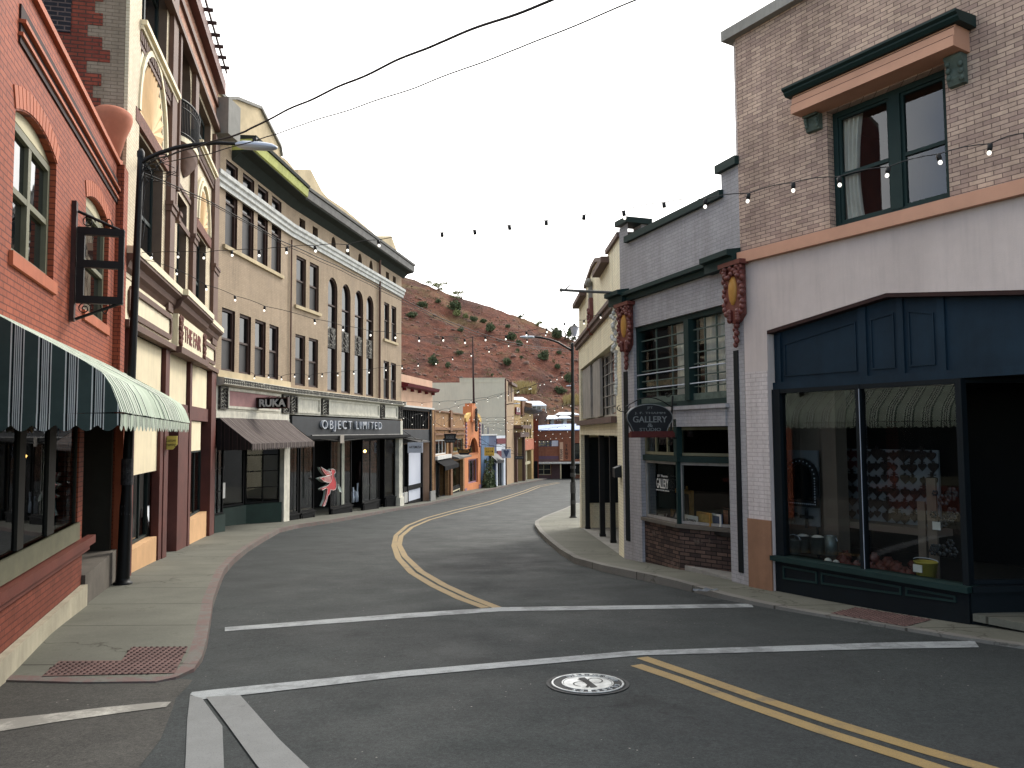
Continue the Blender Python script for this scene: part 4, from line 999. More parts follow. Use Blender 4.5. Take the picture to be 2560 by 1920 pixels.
# entablature with lettering
zc = 4.19; zt_ = F2.z(360, 668)
E_ = MB(); E_.box(.0, L2-.0, -.06, -.003, zc+.05, 4.88)
link('entablature', E_, M['creamtrim'], F2.M, r)
cm = MB()
uc0, uc1 = F2.u(422, 820), F2.u(496, 860)
z5 = F2.z(430, 735)
for a, b, o in ((.0, uc0, 0), (uc0, uc1, .10), (uc1, L2+.05, 0)):
    cm.prismx([(-.06-o, z5-.34), (-.12-o, z5-.28), (-.15-o, z5-.18), (-.25-o, z5-.11), (-.25-o, z5-.06), (-.003, z5-.06), (-.003, z5-.42)], a+.001, b-.001)
link('cornice', cm, M['browntrim'], F2.M, r)
link('cornice_cap', MB().box(.0, uc0-.01, -.27, -.003, z5-.06, z5+.06).box(uc0, uc1, -.37, -.003, z5-.055, z5+.07).box(uc1+.01, L2+.1, -.27, -.003, z5-.06, z5+.06), M['creamtrim'], F2.M, r)
link('frieze', MB().box(.02, uc0-.02, -.05, -.003, 4.4, z5-.43).box(uc1+.02, L2-.1, -.05, -.003, 4.4, z5-.43), M['creamtrim'], F2.M, r)
link('lower_moulding', MB().box(.0, uc0-.01, -.16, -.003, zc-.06, zc+.05).box(uc0, uc1, -.26, -.003, zc-.09, zc+.045).box(uc1+.01, L2+.0, -.16, -.003, zc-.06, zc+.05), M['browntrim'], F2.M, r)
zp0, zp1 = zc+.06, z5-.44
link('name_panel', MB().box(uc0+.05, uc1-.05, -.17, -.061, zp0-.01, zp1), M['creamtrim'], F2.M, r)
fm = MB()
for a, b in ((.28, uc0-.15), (uc1+.15, L2-.22)):
    A_ = [(a,zp0+.18),(a+.12,zp0+.08),(b-.12,zp0+.08),(b,zp0+.18),(b,zp1-.18),(b-.12,zp1-.08),(a+.12,zp1-.08),(a,zp1-.18)]
    fm.ring(A_, inset(A_, .10), -.10, -.05)
link('panel_moulding', fm, M['browntrim'], F2.M, r)
M['letterred'] = paint('red_brown_letters', (112, 52, 40), .6, .1, 4, .05)
lettering('THE FAIR', TM(F2, (uc0+uc1)/2, -.172, (zp0+zp1)/2), (uc1-uc0)*.60, (zp1-zp0)*.52, M['letterred'], r, .012, bold=.02)
lh = MB()
for ux in (uc0+.28, uc1-.28):
    for k in range(26):
        t_ = k/25; lh.ball((ux + .10*sin(k*2.4), -.175-.02*abs(cos(k*1.7)), zp0+.05+(zp1-zp0-.1)*t_), .07*(1-.35*abs(t_-.55)*2)+.02, .04, .06, 7, 5)
link('carved_ornament', lh, M['carved'], F2.M, r)
# ground floor: panels, posts, windows
def colr(a, b, y=1000): return F2.u(a, y), F2.u(b, y)
zpan = 3.09; z2nd = 2.95
pan = MB()
for a, b in ((331, 405), (416, 468), (474, 519)):
    u0, u1 = colr(a, b, 950); pan.box(u0+.02, u1-.02, .02, .06, zpan if a > 400 else 1.7, zc-.07)
for a, b in ((330, 389), (472, 504)):
    u0, u1 = colr(a, b, 1100); pan.box(u0+.02, u1-.02, .025, .065, F2.z(a, 1142 if a < 400 else 1129), 2.72)
link('cream_panel', pan, M['cream'], F2.M, r)
ps = MB()
for a, b, d in ((302, 322, .1), (405.5, 415.5, .06), (468.5, 473.5, .06), (519.5, 531, .1)):
    u0, u1 = colr(a, b); ps.box(max(u0, .01), min(u1, L2), -d, -.004+.2, -.6, zc-.065)
ps.box(F2.u(416,1010), F2.u(519,1020), -.02, .05, 2.74, zpan-.01)
link('post', ps, M['brownred'], F2.M, r)
gp_ = F2.ground
b1 = MB(); b2 = MB()
u0, u1 = F2.u(323,1400), F2.u(388,1360)
b1.prism([(u0, -1), (u1, -1), (u1, F2.z(388,1341)), (u0, F2.z(388,1341))], -.02, .35)
u2, u3 = F2.u(466,1310), F2.u(516,1300)
b1.prism([(u2, -1.2), (u3, -1.2), (u3, F2.z(516,1277)), (u2, F2.z(516,1277))], -.02, .35)
b1.box(F2.u(411,1320), F2.u(434,1310), 1.1, 1.3, -.6, F2.z(412,1300))
link('stall_riser', b1, M['orangep'], F2.M, r)
for (a, b, zb_, zt_) in ((u0, u1, F2.z(388,1341), F2.z(345,1142)), (u2, u3-.1, F2.z(516,1277), F2.z(472,1129))):
    window(F2, r, (a+.01, b-.01, zb_+.003, zt_-.01), M['teal'], M['clear'], .2, .05, rows=1, cols=3 if a == u0 else 3, mun=.03)
link('door_post', MB().box(F2.u(390,1360), F2.u(409,1360), -.04, .1, -.9, 2.9).box(F2.u(437,1330), F2.u(464,1320), -.04, 1.1, -.9, 2.9), M['brownred'], F2.M, r)
link('doorway', MB().box(F2.u(409,1340)+.01, F2.u(437,1330)-.01, 1.15, 1.2, -.7, 2.9).ring([(F2.u(412,1300),.35),(F2.u(434,1300),.35),(F2.u(434,1300),2.3),(F2.u(412,1300),2.3)],[(F2.u(412,1300)+.1,.45),(F2.u(434,1300)-.1,.45),(F2.u(434,1300)-.1,2.2),(F2.u(412,1300)+.1,2.2)],1.1,1.148), M['teal'], F2.M, r)
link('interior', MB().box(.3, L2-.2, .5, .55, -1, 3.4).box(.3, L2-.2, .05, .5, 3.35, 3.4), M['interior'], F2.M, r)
# yellow hanging sign
us = F2.u(409,1105); Fy = F2.sub((us,-.04),(us,-2)); ys_ = empty('hanging_sign', Fy.M, 'small yellow hanging sign with dark script in the doorway of the cream building', 'sign')
M['yellowsign'] = paint('yellow_board', (206, 190, 92), .6, .08, 3, .05); M['ink'] = paint('dark_ink', (28, 26, 26), .6, .1, 5, 0)
a_, b_ = Fy.u(411,1105), Fy.u(443,1105); za, zb_ = Fy.z(420,1090), Fy.z(420,1124)
link('board', MB().prism([(a_,zb_),(b_-.08,zb_),(b_,zb_+.1),(b_,za),(a_,za)], -.02, .02), M['yellowsign'], Fy.M, ys_)
lettering('Custom\nFraming', Fy.M @ Matrix.Translation(((a_+b_)/2, -.022, (za+zb_)/2)), (b_-a_)*.8, (za-zb_)*.6, M['ink'], ys_, .002)
# ---- F3: big tan three-storey block, bent in plan
M['tanbrick'] = brick('tan_brick', (174, 153, 128), (166, 146, 122), (148, 130, 108), .19, .055, .004, .8, .3, .16, (150, 132, 112))
M['tanstucco'] = paint('tan_parapet_stucco', (196, 178, 144), .9, .2, .8, .5, wear=.2, wearcol=(150, 132, 104))
M['woodbrown'] = paint('dark_brown_sash', (66, 46, 38), .6, .2, 4, .1)
M['screen'] = paint('dark_insect_screen', (34, 31, 30), .5, .2, 3, .05, spec=.4); M['bandwhite'] = paint('weathered_white_band', (206, 206, 200), .75, .18, 4, .15, streak=.25, wear=.22, wearcol=(110, 108, 104))
M['soffit'] = paint('dark_green_soffit', (36, 44, 38), .8, .2, 2, .1)
M['greenfascia'] = paint('yellow_green_fascia', (176, 180, 100), .75, .15, 2, .1, streak=.25, wear=.15, wearcol=(96, 100, 60))
M['gutter'] = paint('grey_gutter_metal', (98, 96, 92), .6, .25, 3, .1, streak=.3)
M['concgrey'] = paint('grey_concrete', (142, 140, 134), .9, .15, 1.5, .3, streak=.2)
M['shopwhite'] = paint('chipped_white_paint', (204, 200, 184), .75, .15, 3, .2, wear=.26, wearcol=(92, 80, 64), streak=.25)
M['ornblack'] = paint('blackened_ornament', (60, 56, 50), .7, .5, 20, .6, wear=.4, wearcol=(190, 184, 168))
M['shopdark'] = paint('black_shopfront_paint', (11, 12, 13), .65, .25, 3, .1, spec=.12)
M['slatepaint'] = paint('slate_fascia', (36, 40, 44), .6, .25, 1.5, .15, wear=.2, wearcol=(36, 40, 42), streak=.2)
M['darkgreen'] = paint('dark_green_riser', (22, 46, 40), .6, .15, 3, .1, spec=.25)
M['pinkpanel'] = paint('dusty_pink_panel', (150, 112, 110), .8, .15, 2, .1, wear=.15, wearcol=(110, 90, 84))
r = empty('tan_block', F3.M, 'long tan brick block with a bent facade, tall dark sash windows and stepped parapet', 'building')
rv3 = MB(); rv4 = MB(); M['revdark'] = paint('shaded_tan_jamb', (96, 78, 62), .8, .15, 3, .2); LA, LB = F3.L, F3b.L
za = 4.58
zsof = 11.5
def RA(F, pl, pr, yt, yb): return F.rect(pl, pr, yt, yb)
A3 = [RA(F3, 564, 594, 391, 613), RA(F3, 606, 635, 428, 635), RA(F3, 644, 670, 461.6, 657), RA(F3, 679, 703, 490, 676)]
zt3 = sum(a[3] for a in A3)/4; zb3 = sum(a[2] for a in A3)/4; A3 = [(a[0], a[1], zb3, zt3) for a in A3]
A2 = [RA(F3, 554, 587, 765.6, 922.7), RA(F3, 598, 627, 781.5, 932.7), RA(F3, 637, 664, 797.5, 940.6), RA(F3, 673, 696, 811, 950.6)]
zt2 = sum(a[3] for a in A2)/4; zb2 = sum(a[2] for a in A2)/4; A2 = [(a[0], a[1], zb2, zt2) for a in A2]
link('wall', wall_mb([(0, za), (LA, za), (LA, zsof), (0, zsof)], [archpoly(*a) for a in A3 + A2], .2, rev=rv3), M['tanbrick'], F3.M, r); link('reveal', rv3, M['woodbrown'], F3.M, r)
B3 = [RA(F3b, 740.7, 765, 637, 761.7), RA(F3b, 774, 797, 654, 775.6)]; B2 = [RA(F3b, 738, 763, 833, 958.6), RA(F3b, 771.7, 795, 844, 970.5)]
C = [RA(F3b, 819.4, 843, 686, 974.5), RA(F3b, 854, 876, 704.6, 981.6), RA(F3b, 886.6, 907.7, 721.5, 986.4), RA(F3b, 915.7, 933.6, 736.7, 991.6)]
D3 = [RA(F3b, 960.6, 973, 753.7, 847), RA(F3b, 978.5, 990.5, 763.6, 853)]; D2 = [RA(F3b, 959, 972.6, 901, 996), RA(F3b, 977, 990, 906, 1000)]
def lev(S):
    a = sum(x[2] for x in S)/len(S); b = sum(x[3] for x in S)/len(S); return [(x[0], x[1], a, b) for x in S]
B3, B2, C, D3, D2 = map(lev, (B3, B2, C, D3, D2))
Q = [(748.8,763.3,539,569),(781.9,794.7,559.5,588),(964.8,972.6,681,701),(982,989.5,693,713)]
Q = [F3b.rect(*q) for q in Q]; zq0 = sum(q[2] for q in Q)/4; zq1 = sum(q[3] for q in Q)/4; Q = [(a, b, zq0, zq1) for a, b, _, _ in Q]
O = [F3b.uz(*p) for p in ((834,613.5),(869,635.4),(900,654),(927.7,672))]; zo = sum(o[1] for o in O)/4
O = [[(u + .24*cos(pi*k/8), zo + .38*sin(pi*k/8)) for k in range(16)] for u, _ in O]
wC = C[0][1] - C[0][0]
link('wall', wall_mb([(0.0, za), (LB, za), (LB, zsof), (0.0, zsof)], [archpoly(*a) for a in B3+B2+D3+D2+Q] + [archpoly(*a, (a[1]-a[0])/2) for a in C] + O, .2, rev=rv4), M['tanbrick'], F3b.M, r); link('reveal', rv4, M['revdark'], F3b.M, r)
for F, S in ((F3, A3+A2), (F3b, B3+B2+D3+D2)):
    for s in S: window(F, r, s, M['woodbrown'], M['glass3'], depth=.18, fw=.075, fd=.12, rail=.52, low=M['screen'])
for s in C:
    w_ = window(F3b, r, s, M['woodbrown'], M['glass3'], depth=.18, fw=.07, rise=(s[1]-s[0])/2, rail=.78, fd=.12)
    m_ = MB(); zc_ = s[2] + (s[3]-s[2])*.47; h_ = (s[3]-s[2])*.09
    m_.box(s[0]+.02, s[1]-.02, .05, .13, zc_-h_, zc_+h_)
    for k in range(9): m_.ball(((s[0]+s[1])/2 + .1*sin(k*2.3), .05, zc_-h_+.1+k*(2*h_-.2)/8), .09, .05, .07, 6, 4)
    link('spandrel_panel', m_, M['ornblack'], F3b.M, w_)
for q in Q: window(F3b, r, q, M['woodbrown'], depth=.2, fw=.03, rows=1)
for o in O: 
    g = MB(); tri = tessellate_polygon([[Vector((a,b,0)) for a,b in o]]); g.add([(a,.2,b) for a,b in o], [tuple(t) for t in tri]); link('round_window', g, M['glass'], F3b.M, r)
# sills
s_ = MB(); s_.box(A3[0][0]-.15, A3[3][1]+.15, -.08, -.003, zb3-.12, zb3-.004); s_.box(.1, LA, -.1, -.003, za, zb2-.004); link('sill', s_, M['tanstucco'], F3.M, r)
s_ = MB()
for a in (B3, D3): s_.box(a[0][0]-.15, a[1][1]+.15, -.08, -.003, a[0][2]-.12, a[0][2]-.004)
s_.box(.0, LB, -.1, -.003, za, min(B2[0][2], D2[0][2])-.02 if B2[0][2]-za > .05 else za+.08); link('sill', s_, M['tanstucco'], F3b.M, r)
# white band
for F, L, u0 in ((F3, LA, -.15), (F3b, LB+.12, 0)):
    zb_ = 10.35
    b_ = MB().prismx([(-.003,zb_-.22),(-.08,zb_-.22),(-.08,zb_-.10),(-.14,zb_-.06),(-.14,zb_+.05),(-.2,zb_+.10),(-.2,zb_+.22),(-.003,zb_+.22)], u0, L)
    link('string_course', b_, M['bandwhite'], F.M, r)
for s in A3: link('transom_panel', MB().box(s[0]+.002, s[1]-.002, .05, .3, 10.12, 10.14), M['woodbrown'], F3.M, r)
# cornice
def corn(F, u0, u1, zs, d, mats):
    link('soffit', MB().prismx([(-.003, zs-.28), (-d*.45, zs-.05), (-d, zs), (-d, zs+.03), (-.003, zs+.03)], u0, u1), mats[0], F.M, r)
    link('cornice_fascia', MB().prismx([(-d, zs+.032), (-d-.05, zs+.06), (-d-.08, zs+.33), (-d-.02, zs+.36), (-.003, zs+.36), (-.003, zs+.032)], u0, u1), mats[1], F.M, r)
    link('gutter', MB().prismx([(-d-.12, zs+.362), (-d-.14, zs+.46), (.1, zs+.52), (.1, zs+.362)], u0, u1), mats[2], F.M, r)
corn(F3, 1.0, LA, 11.5, .62, (M['soffit'], M['greenfascia'], M['soffit']))
corn(F3b, .0, LB+.35, 11.5, .55, (M['soffit'], M['gutter'], M['gutter']))
# stepped parapet set back behind the gutter
pA = [(562.5,249),(589.5,249),(650,272.6),(699,369),(702.5,391)]
FA2 = F3.sub((0,.25),(LA,.25)); FB2 = F3b.sub((0,.25),(LB,.25))
PA = [FA2.uz(*p) for p in pA]; zz_ = PA[-1][1]
pB = [(719,402),(743,433),(746,423),(777,424.5),(805.5,478.5),(820.5,495),(861,522),(942,590),(979,590),(1003,635.5),(1003.5,652)]
PB = [FB2.uz(*p) for p in pB]
link('parapet', MB().prism([(0,11.55)] + [(LA,11.55), (LA, PB[0][1])] + [(min(a, LA-.02), b) for a, b in reversed(PA)] + [(0, PA[0][1])], 0, .3), M['tanstucco'], FA2.M, r)
link('parapet', MB().prism([(0,11.55), (LB,11.55)] + [(min(a, LB), b) for a, b in reversed(PB[:-1])] + [(0, PB[0][1])], 0, .3), M['tanstucco'], FB2.M, r)
cp = MB(); 
for (a, b), (c_, d_) in zip([(-.0,PA[0][1])]+PA, PA): cp.prism([(a,b),(c_,d_),(c_,d_+.1),(a,b+.1)], -.08, .38) if abs(c_-a)+abs(d_-b) > .02 else None
link('parapet_coping', cp, M['concgrey'], FA2.M, r)
link('downpipe', MB().tube([(F3b.u(945,800), -.09, 4.6), (F3b.u(945,800), -.09, 11.4)], .06, 8).tube([(.05,-.06,4.7),(.05,-.06,10)], .03, 6), M['browntrim'], F3b.M, r)
link('chimney_stack', MB().box(-.35, .45, -.5, .3, F3.z(550,352), F3.z(550,262)), M['concgrey'], F3.M, r)
mass(F3, r, .0, LA, 12, 11.6, M['tanbrick'], M['roof'], -1.5); mass(F3b, r, .0, LB, 12, 11.6, M['tanbrick'], M['roof'], -1.5)
# ground floor entablature
def ent(F, u0, u1, m1, name=''):
    tr = MB()
    z0_, z1_ = 4.37, 4.56
    tr.prismx([(-.003, z1_+.02), (-.26, z1_), (-.26, z0_), (-.16, z0_-.03), (-.003, z0_-.05)], u0, u1); link('shop_cornice', tr, m1, F.M, r)
    la = MB(); x = u0
    while x < u1 - .1:
        la.box(x, x+.035, -.275, -.261, z0_+.02, z1_-.02)
        for zz in (z0_+.07, z0_+.15): la.box(x+.05, x+.11, -.273, -.261, zz-.025, zz+.02)
        x += .13
    link('lattice_trim', la, M['ornblack'], F.M, r)
ent(F3, .15, LA, M['shopwhite']); ent(F3b, .0, LB+.1, M['shopwhite'])
zf0, zf1 = 3.62, 4.33
link('frieze', MB().box(.05, LA, -.02, -.003, zf0, zf1), M['shopwhite'], F3.M, r); link('frieze', MB().box(0, LB, -.02, -.003, zf0, zf1), M['shopwhite'], F3b.M, r)
def pframe(F, pl, pr, mat_in, yy=1030):
    u0, u1 = F.u(pl, yy), F.u(pr, yy); P_ = [(u0,zf0+.07),(u1,zf0+.07),(u1,zf1-.04),(u0,zf1-.04)]
    link('frieze_panel', MB().ring(P_, inset(P_, .07), -.07, -.021), M['shopwhite'], F.M, r)
    if mat_in: link('panel_field', MB().box(u0+.08, u1-.08, -.03, -.022, zf0+.15, zf1-.12), mat_in, F.M, r)
def porn(F, pl, pr, yy=1030):
    u0, u1 = F.u(pl, yy), F.u(pr, yy); m_ = MB(); P_ = [(u0,zf0+.03),(u1,zf0+.03),(u1,zf1-.02),(u0,zf1-.02)]
    m_.ring(P_, inset(P_, .05), -.10, -.021); uc = (u0+u1)/2; hw = (u1-u0)/2-.08
    for k in range(14): m_.ball((uc+hw*sin(k*2.1)*.8, -.05, zf0+.1+k*(zf1-zf0-.22)/13), .05+.02*(k%3), .035, .045, 6, 4)
    link('carved_bracket', m_, M['ornblack'], F.M, r)
porn(F3, 543, 563); pframe(F3, 565, 697, M['pinkpanel']); porn(F3, 702, 718)
porn(F3b, 722, 738); pframe(F3b, 741, 797, None); porn(F3b, 801, 817); pframe(F3b, 819, 945, None); porn(F3b, 949, 958); pframe(F3b, 960, 991, None); porn(F3b, 995, 1002)
link('transom_strip', MB().box(.12, LA-.02, -.06, -.003, F3.z(620,1043)-.06, 3.61), M['shopwhite'], F3.M, r)
# fascia
zl0, zl1 = 2.83, 3.56
link('name_fascia', MB().box(.08, F3b.u(995,1070), -.14, -.003, zl0, zl1), M['slatepaint'], F3b.M, r)
link('ledge', MB().box(.02, LB+.25, -.45, -.003, zl0-.13, zl0-.003).box(.0, LB+.2, -.3, -.004, zl0-.19, zl0-.135), M['shopdark'], F3b.M, r)
M['letter'] = paint('pale_metal_letters', (176, 180, 186), .5, .15, 5, .05, metal=.1)
um = (F3b.u(803,1067,.2) + F3b.u(952.6,1070,.2))/2; uw_ = F3b.u(952.6,1070,.2) - F3b.u(803,1067,.2)
lettering('OBJECT LIMITED', TM(F3b, um, -.20, (zl0+zl1)/2+.02), uw_, .46, M['letter'], r, .05, bold=-.005, spacing=1.35)
# shop A (left of white post), recessed behind awning
gA = lambda u: F3.ground(u)
up_w = F3.u(707,1200); up_e = F3.u(721,1200)
link('white_post', MB().box(up_w, up_e, -.05, .12, F3.ground(up_w)-.2, 3.45), M['shopwhite'], F3.M, r)
wb = MB()
ux1 = F3.u(564,1250)
wb.box(.25, ux1, .0, .12, -1, F3.z(540,1290)); link('stall_riser', wb, M['darkgreen'], F3.M, r)
window(F3, r, (.25, ux1, F3.z(540,1290)+.003, 2.6), M['shopdark'], M['clear'], .12, .05, rows=3, cols=2)
px_ = F3.u(676,1280)
wc = MB(); wc.prismz([(ux1+.55, 1.3), (px_, .85), (up_w-.02, .02), (up_w-.02, .3), (px_+.1, 1.05), (ux1+.55, 1.5)], -1, F3.z(700,1258)+.02)
link('stall_riser', wc, M['darkgreen'], F3.M, r)
Fr = F3.sub((px_, .9), (up_w-.02, .08)); window(Fr, r, (.02, Fr.L-.02, F3.z(700,1258)+.03, 2.75), M['shopdark'], M['clear'], .06, .05, rows=4, cols=2, mun=.035)
Fr2 = F3.sub((ux1+.55, 1.4), (px_, .9)); window(Fr2, r, (.02, Fr2.L-.02, F3.z(700,1258)+.03, 2.75), M['shopdark'], M['clear'], .06, .06, rows=1, cols=2, mun=.05)
link('door', MB().box(ux1+.02, ux1+.5, 1.3, 1.36, -.3, 2.3), M['shopdark'], F3.M, r)
room(F3, r, .1, LA-.05, .0 if False else .13, 3.6, -.35, 3.45)
link('notice', MB().box(ux1-.2, ux1-.06, -.012, -.002, 1.05, 1.5), M['white'], F3.M, r)
# shop B windows: recessed faceted bays
zbb = F3b.z(900,1250)
def bay(p0, p1, y0, y1, zsill, cols=1, riser=True):
    a, b = F3b.u(p0, 1250), F3b.u(p1, 1250); Fq = F3b.sub((a, y0), (b, y1)); Lq = Fq.L
    if riser:
        link('stall_riser', MB().box(0, Lq, 0, .12, -1.5, zsill-.05).box(-.0, Lq, -.05, .12, zsill-.05, zsill).ring([(.1,zsill-.5),(Lq-.1,zsill-.5),(Lq-.1,zsill-.12),(.1,zsill-.12)],[(.16,zsill-.44),(Lq-.16,zsill-.44),(Lq-.16,zsill-.18),(.16,zsill-.18)],-.02,-.002), M['shopdark'], Fq.M, r)
    window(Fq, r, (.0, Lq, zsill+.003, zl0-.2), M['shopdark'], M['clear'], .1, .06, rows=1, cols=cols, mun=.06)
    return Fq
bay(722, 752, .05, .05, -.02); bay(756, 791, .05, .05, -.05); bay(792, 834, .9, .85, -.25, 1); bay(836, 884, .12, .05, -.2, 2)
bay(886, 909, .9, .8, -.32, 1); bay(911, 950, .05, .05, -.28, 2); bay(951, 975, .9, .5, -.4, 1); bay(977, 992, .3, .05, -.35, 1)
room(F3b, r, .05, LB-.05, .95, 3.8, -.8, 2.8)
link('white_post', MB().box(F3b.u(994,1200), LB, -.08, .12, -1.2, zl0-.2).box(F3b.u(993,1200), LB+.02, -.16, .15, -1.2, -.42).box(F3b.u(994.5,1060), F3b.u(1000,1060), -.15, -.01, zl0+.003, zl1), M['shopwhite'], F3b.M, r)
link('white_column', MB().box(F3b.u(871,1200), F3b.u(880,1200), .35, .5, -.2, zl0-.2), M['shopwhite'], F3b.M, r)
link('torn_awning_rod', MB().tube([(F3b.u(780,1105), -.35, 2.72), (F3b.u(830,1110), -.35, 2.62), (F3b.u(900,1105), -.35, 2.70), (F3b.u(990,1100), -.35, 2.76)], .03, 6).tube([(F3b.u(760,1095), -.3, 2.84), (F3b.u(985,1098), -.3, 2.84)], .035, 6), M['gutter'], F3b.M, r)
# small card
u_ = F3b.u(826,1105); cd = empty('paper_card', F3b.M @ Matrix.Translation((u_,-.5,2.72)), 'small pale card clipped under the dark fascia', 'card'); link('sheet', MB().box(-.2,.2,-.01,.01,-.2,.14), M['interior_light'], WM[cd], cd)
# interior things of shop B: lit bulb, coat, racks
M['warmlamp'] = emit('lamp_warm', (255, 200, 110), 6); M['cloth'] = paint('dark_garment', (58, 40, 38), .95, .3, 3, .2)
u_ = F3b.u(942,1128); p = F3b.world(u_, .6, F3b.z(942,1128)); lp = empty('pendant_lamp', Matrix.Translation(p), 'small warm lamp glowing inside the dark shopfront', 'lamp'); link('bulb', MB().ball(p, .07), M['warmlamp'], None, lp); link('cord', MB().tube([p, p+Vector((0,0,.6))], .008), M['rubber'], None, lp)
for k, (px, lb) in enumerate(((963, 'left dark coat hanging in the last bay of the dark shopfront'), (975, 'right dark coat hanging beside the white end post'))):
    u_ = F3b.u(px,1200); T = F3b.M @ Matrix.Translation((u_, 1.25, .15)); g = empty('coat', T, lb, 'coat', 'coats on display')
    link('body', MB().lathe([(.05,1.5),(.12,1.42),(.22,1.32),(.24,1.0),(.26,.6),(.30,.1),(.28,.1)], (0,0,0), 10), M['cloth'], T, g); link('sleeve', MB().tube([(.18,0,1.36),(.28,0,1.0),(.3,-.02,.7)], [.07,.06,.05]).tube([(-.18,0,1.36),(-.28,0,1.0),(-.3,-.02,.7)], [.07,.06,.05]), M['cloth'], T, g)
for k, (px, y, lb) in enumerate(((733, .5, 'pile of white wire and glassware in the window right of the white post'), (917, .5, 'glass vases on the sill of the middle dark bay'))):
    u_ = F3b.u(px,1250); T = F3b.M @ Matrix.Translation((u_, y, -.0 if k == 0 else -.25)); g = empty('glassware', T, lb, 'glassware'); m_ = MB(); rd = random.Random(k)
    for q in range(9): x = (rd.random()-.5)*.6; m_.lathe([(.03,0),(.05,.02),(.06,.18+.3*rd.random()),(.03,.3+.25*rd.random()),(.045,.62*rd.random()+.3)], (x, rd.random()*.3, 0), 8)
    link('vase', m_, M['lampgrey'], T, g)
# flying horse sign: cut-out red winged horse in a window
uh0, uh1 = F3b.u(792,1215), F3b.u(850,1215); wh = uh1-uh0; zh0, zh1 = F3b.z(820,1267), F3b.z(820,1165); hh = zh1-zh0
T = F3b.M @ Matrix.Translation((uh0, -.05, zh0)); hs = empty('winged_horse_sign', T, 'red winged horse cut-out sign with white neon outline in the shop window', 'sign')
M['signred'] = paint('enamel_red', (176, 38, 44), .35, .12, 4, .05, spec=.5); M['palegreen'] = paint('pale_green_edge', (150, 166, 156), .6, .1, 4, .05)
def hp(L): return [((x-155)/280*wh, (1500-y)/500*hh) for x, y in L]
body = hp([(205,1470),(235,1400),(245,1350),(255,1280),(238,1262),(195,1280),(182,1262),(210,1248),(262,1235),(290,1195),(300,1130),(295,1060),(300,1042),(318,1040),(348,1060),(352,1090),(335,1100),(330,1125),(350,1165),(362,1215),(362,1270),(350,1300),(325,1305),(292,1290),(282,1340),(258,1360),(245,1420),(222,1475)])
wing1 = hp([(176,1000),(195,1018),(240,1050),(296,1075),(300,1110),(240,1115),(215,1080),(190,1040)])
wing2 = hp([(158,1130),(200,1122),(298,1108),(300,1150),(285,1200),(240,1195),(205,1175),(180,1150)])
tail = hp([(380,1235),(405,1270),(425,1310),(432,1350),(400,1335),(385,1290)])
link('backing', MB().prism([(a*1.0-.03, b) for a, b in body], .02, .10).prism([(a-.04, b) for a, b in wing1], .02, .1).prism([(a-.04, b) for a, b in wing2], .03, .11), M['palegreen'], T, hs)
link('horse', MB().prism(body, -.03, .015), M['signred'], T, hs); link('wing', MB().prism(wing1, -.045, .0), M['signred'], T, hs); link('wing', MB().prism(wing2, -.06, -.02), M['signred'], T, hs)
link('tail', MB().prism(tail, -.03, .0), M['palegreen'], T, hs)
ne = MB()
for P_, y in ((body, -.04), (wing1, -.055), (wing2, -.07), (tail, -.04)): ne.tube([(a, y, b) for a, b in P_+P_[:1]], .011, 5)
for k in range(5):
    a, b = hp([(205+k*2, 1128+k*13)])[0], hp([(282,1120+k*16)])[0]; ne.tube([(a[0],-.07,a[1]),(b[0],-.07,b[1])], .007, 4)
for k in range(3):
    a, b = hp([(205+k*16, 1035+k*25)])[0], hp([(290,1078+k*10)])[0]; ne.tube([(a[0],-.055,a[1]),(b[0],-.055,b[1])], .007, 4)
link('neon_tube', ne, M['white'], T, hs)
# brown awning
uL0, uL1 = F3.u(543,1040), F3.u(712,1046); zA = F3.z(620,1043)
fo = F3.u; 
def proj_for(F, u, px, py_):   # outward distance so that a point at local u appears on pixel column px
    lo, hi = 0, 4; p0 = F.world(u, 0, 0); p1 = F.world(u, -1, 0); sg = 1 if p1.x/p1.y > p0.x/p0.y else -1
    for _ in range(40):
        m_ = (lo+hi)/2; p = F.world(u, -m_, 0); c0 = p.x/p.y; t_ = ray(px, py_).x/ray(px, py_).y
        if (t_ - c0) * sg > 0: lo = m_
        else: hi = m_
    return m_
dpro = proj_for(F3, uL1+.1, 785, 1108); p = F3.world(uL1, -dpro, 0)
zV = F3.z(700,1107,dpro)
M['awnbrown'] = stripes('brown_awning_cloth', .36, [(0,(94,84,82)),(.28,(44,38,38)),(.40,(104,94,90)),(.68,(52,46,45)),(.78,(108,98,92)),(.90,(34,30,30))], 0); M['awnbrown2'] = stripes('brown_awning_side_cloth', .24, [(0,(40,36,36)),(.5,(58,48,46)),(.6,(34,31,31)),(.9,(56,46,44))], 0)
aw = empty('awning', F3.M, 'brown striped sloping awning with scalloped edge over the recessed dark green shop', 'awning')
n = 40; vs = []
for i in range(n+1):
    x = uL0 + (uL1+.1-uL0)*i/n
    for k in range(9): t_ = k/8; vs.append((x, -dpro*t_-.01, zA + (zV-zA)*t_ - .05*sin(pi*t_)*(1+.35*sin(i*.9)) + .012*sin(i*2.3)*t_))
link('canopy', MB().add(vs, [(i*9+j,(i+1)*9+j,(i+1)*9+j+1,i*9+j+1) for i in range(n) for j in range(8)], True), M['awnbrown'], F3.M, aw)
link('valance', scallop(F3, uL0, uL1+.1, zV, .2, .13, -dpro-.012), M['awnbrown'], F3.M, aw)
for x in (uL0, uL1+.1):
    Fq = F3.sub((x,0),(x,-1)); link('end_panel', MB().quad((0,0,zA-.02),(dpro,0,zV),(dpro,0,zV-.18),(0,0,zV-.18)), M['awnbrown2'], Fq.M, aw)
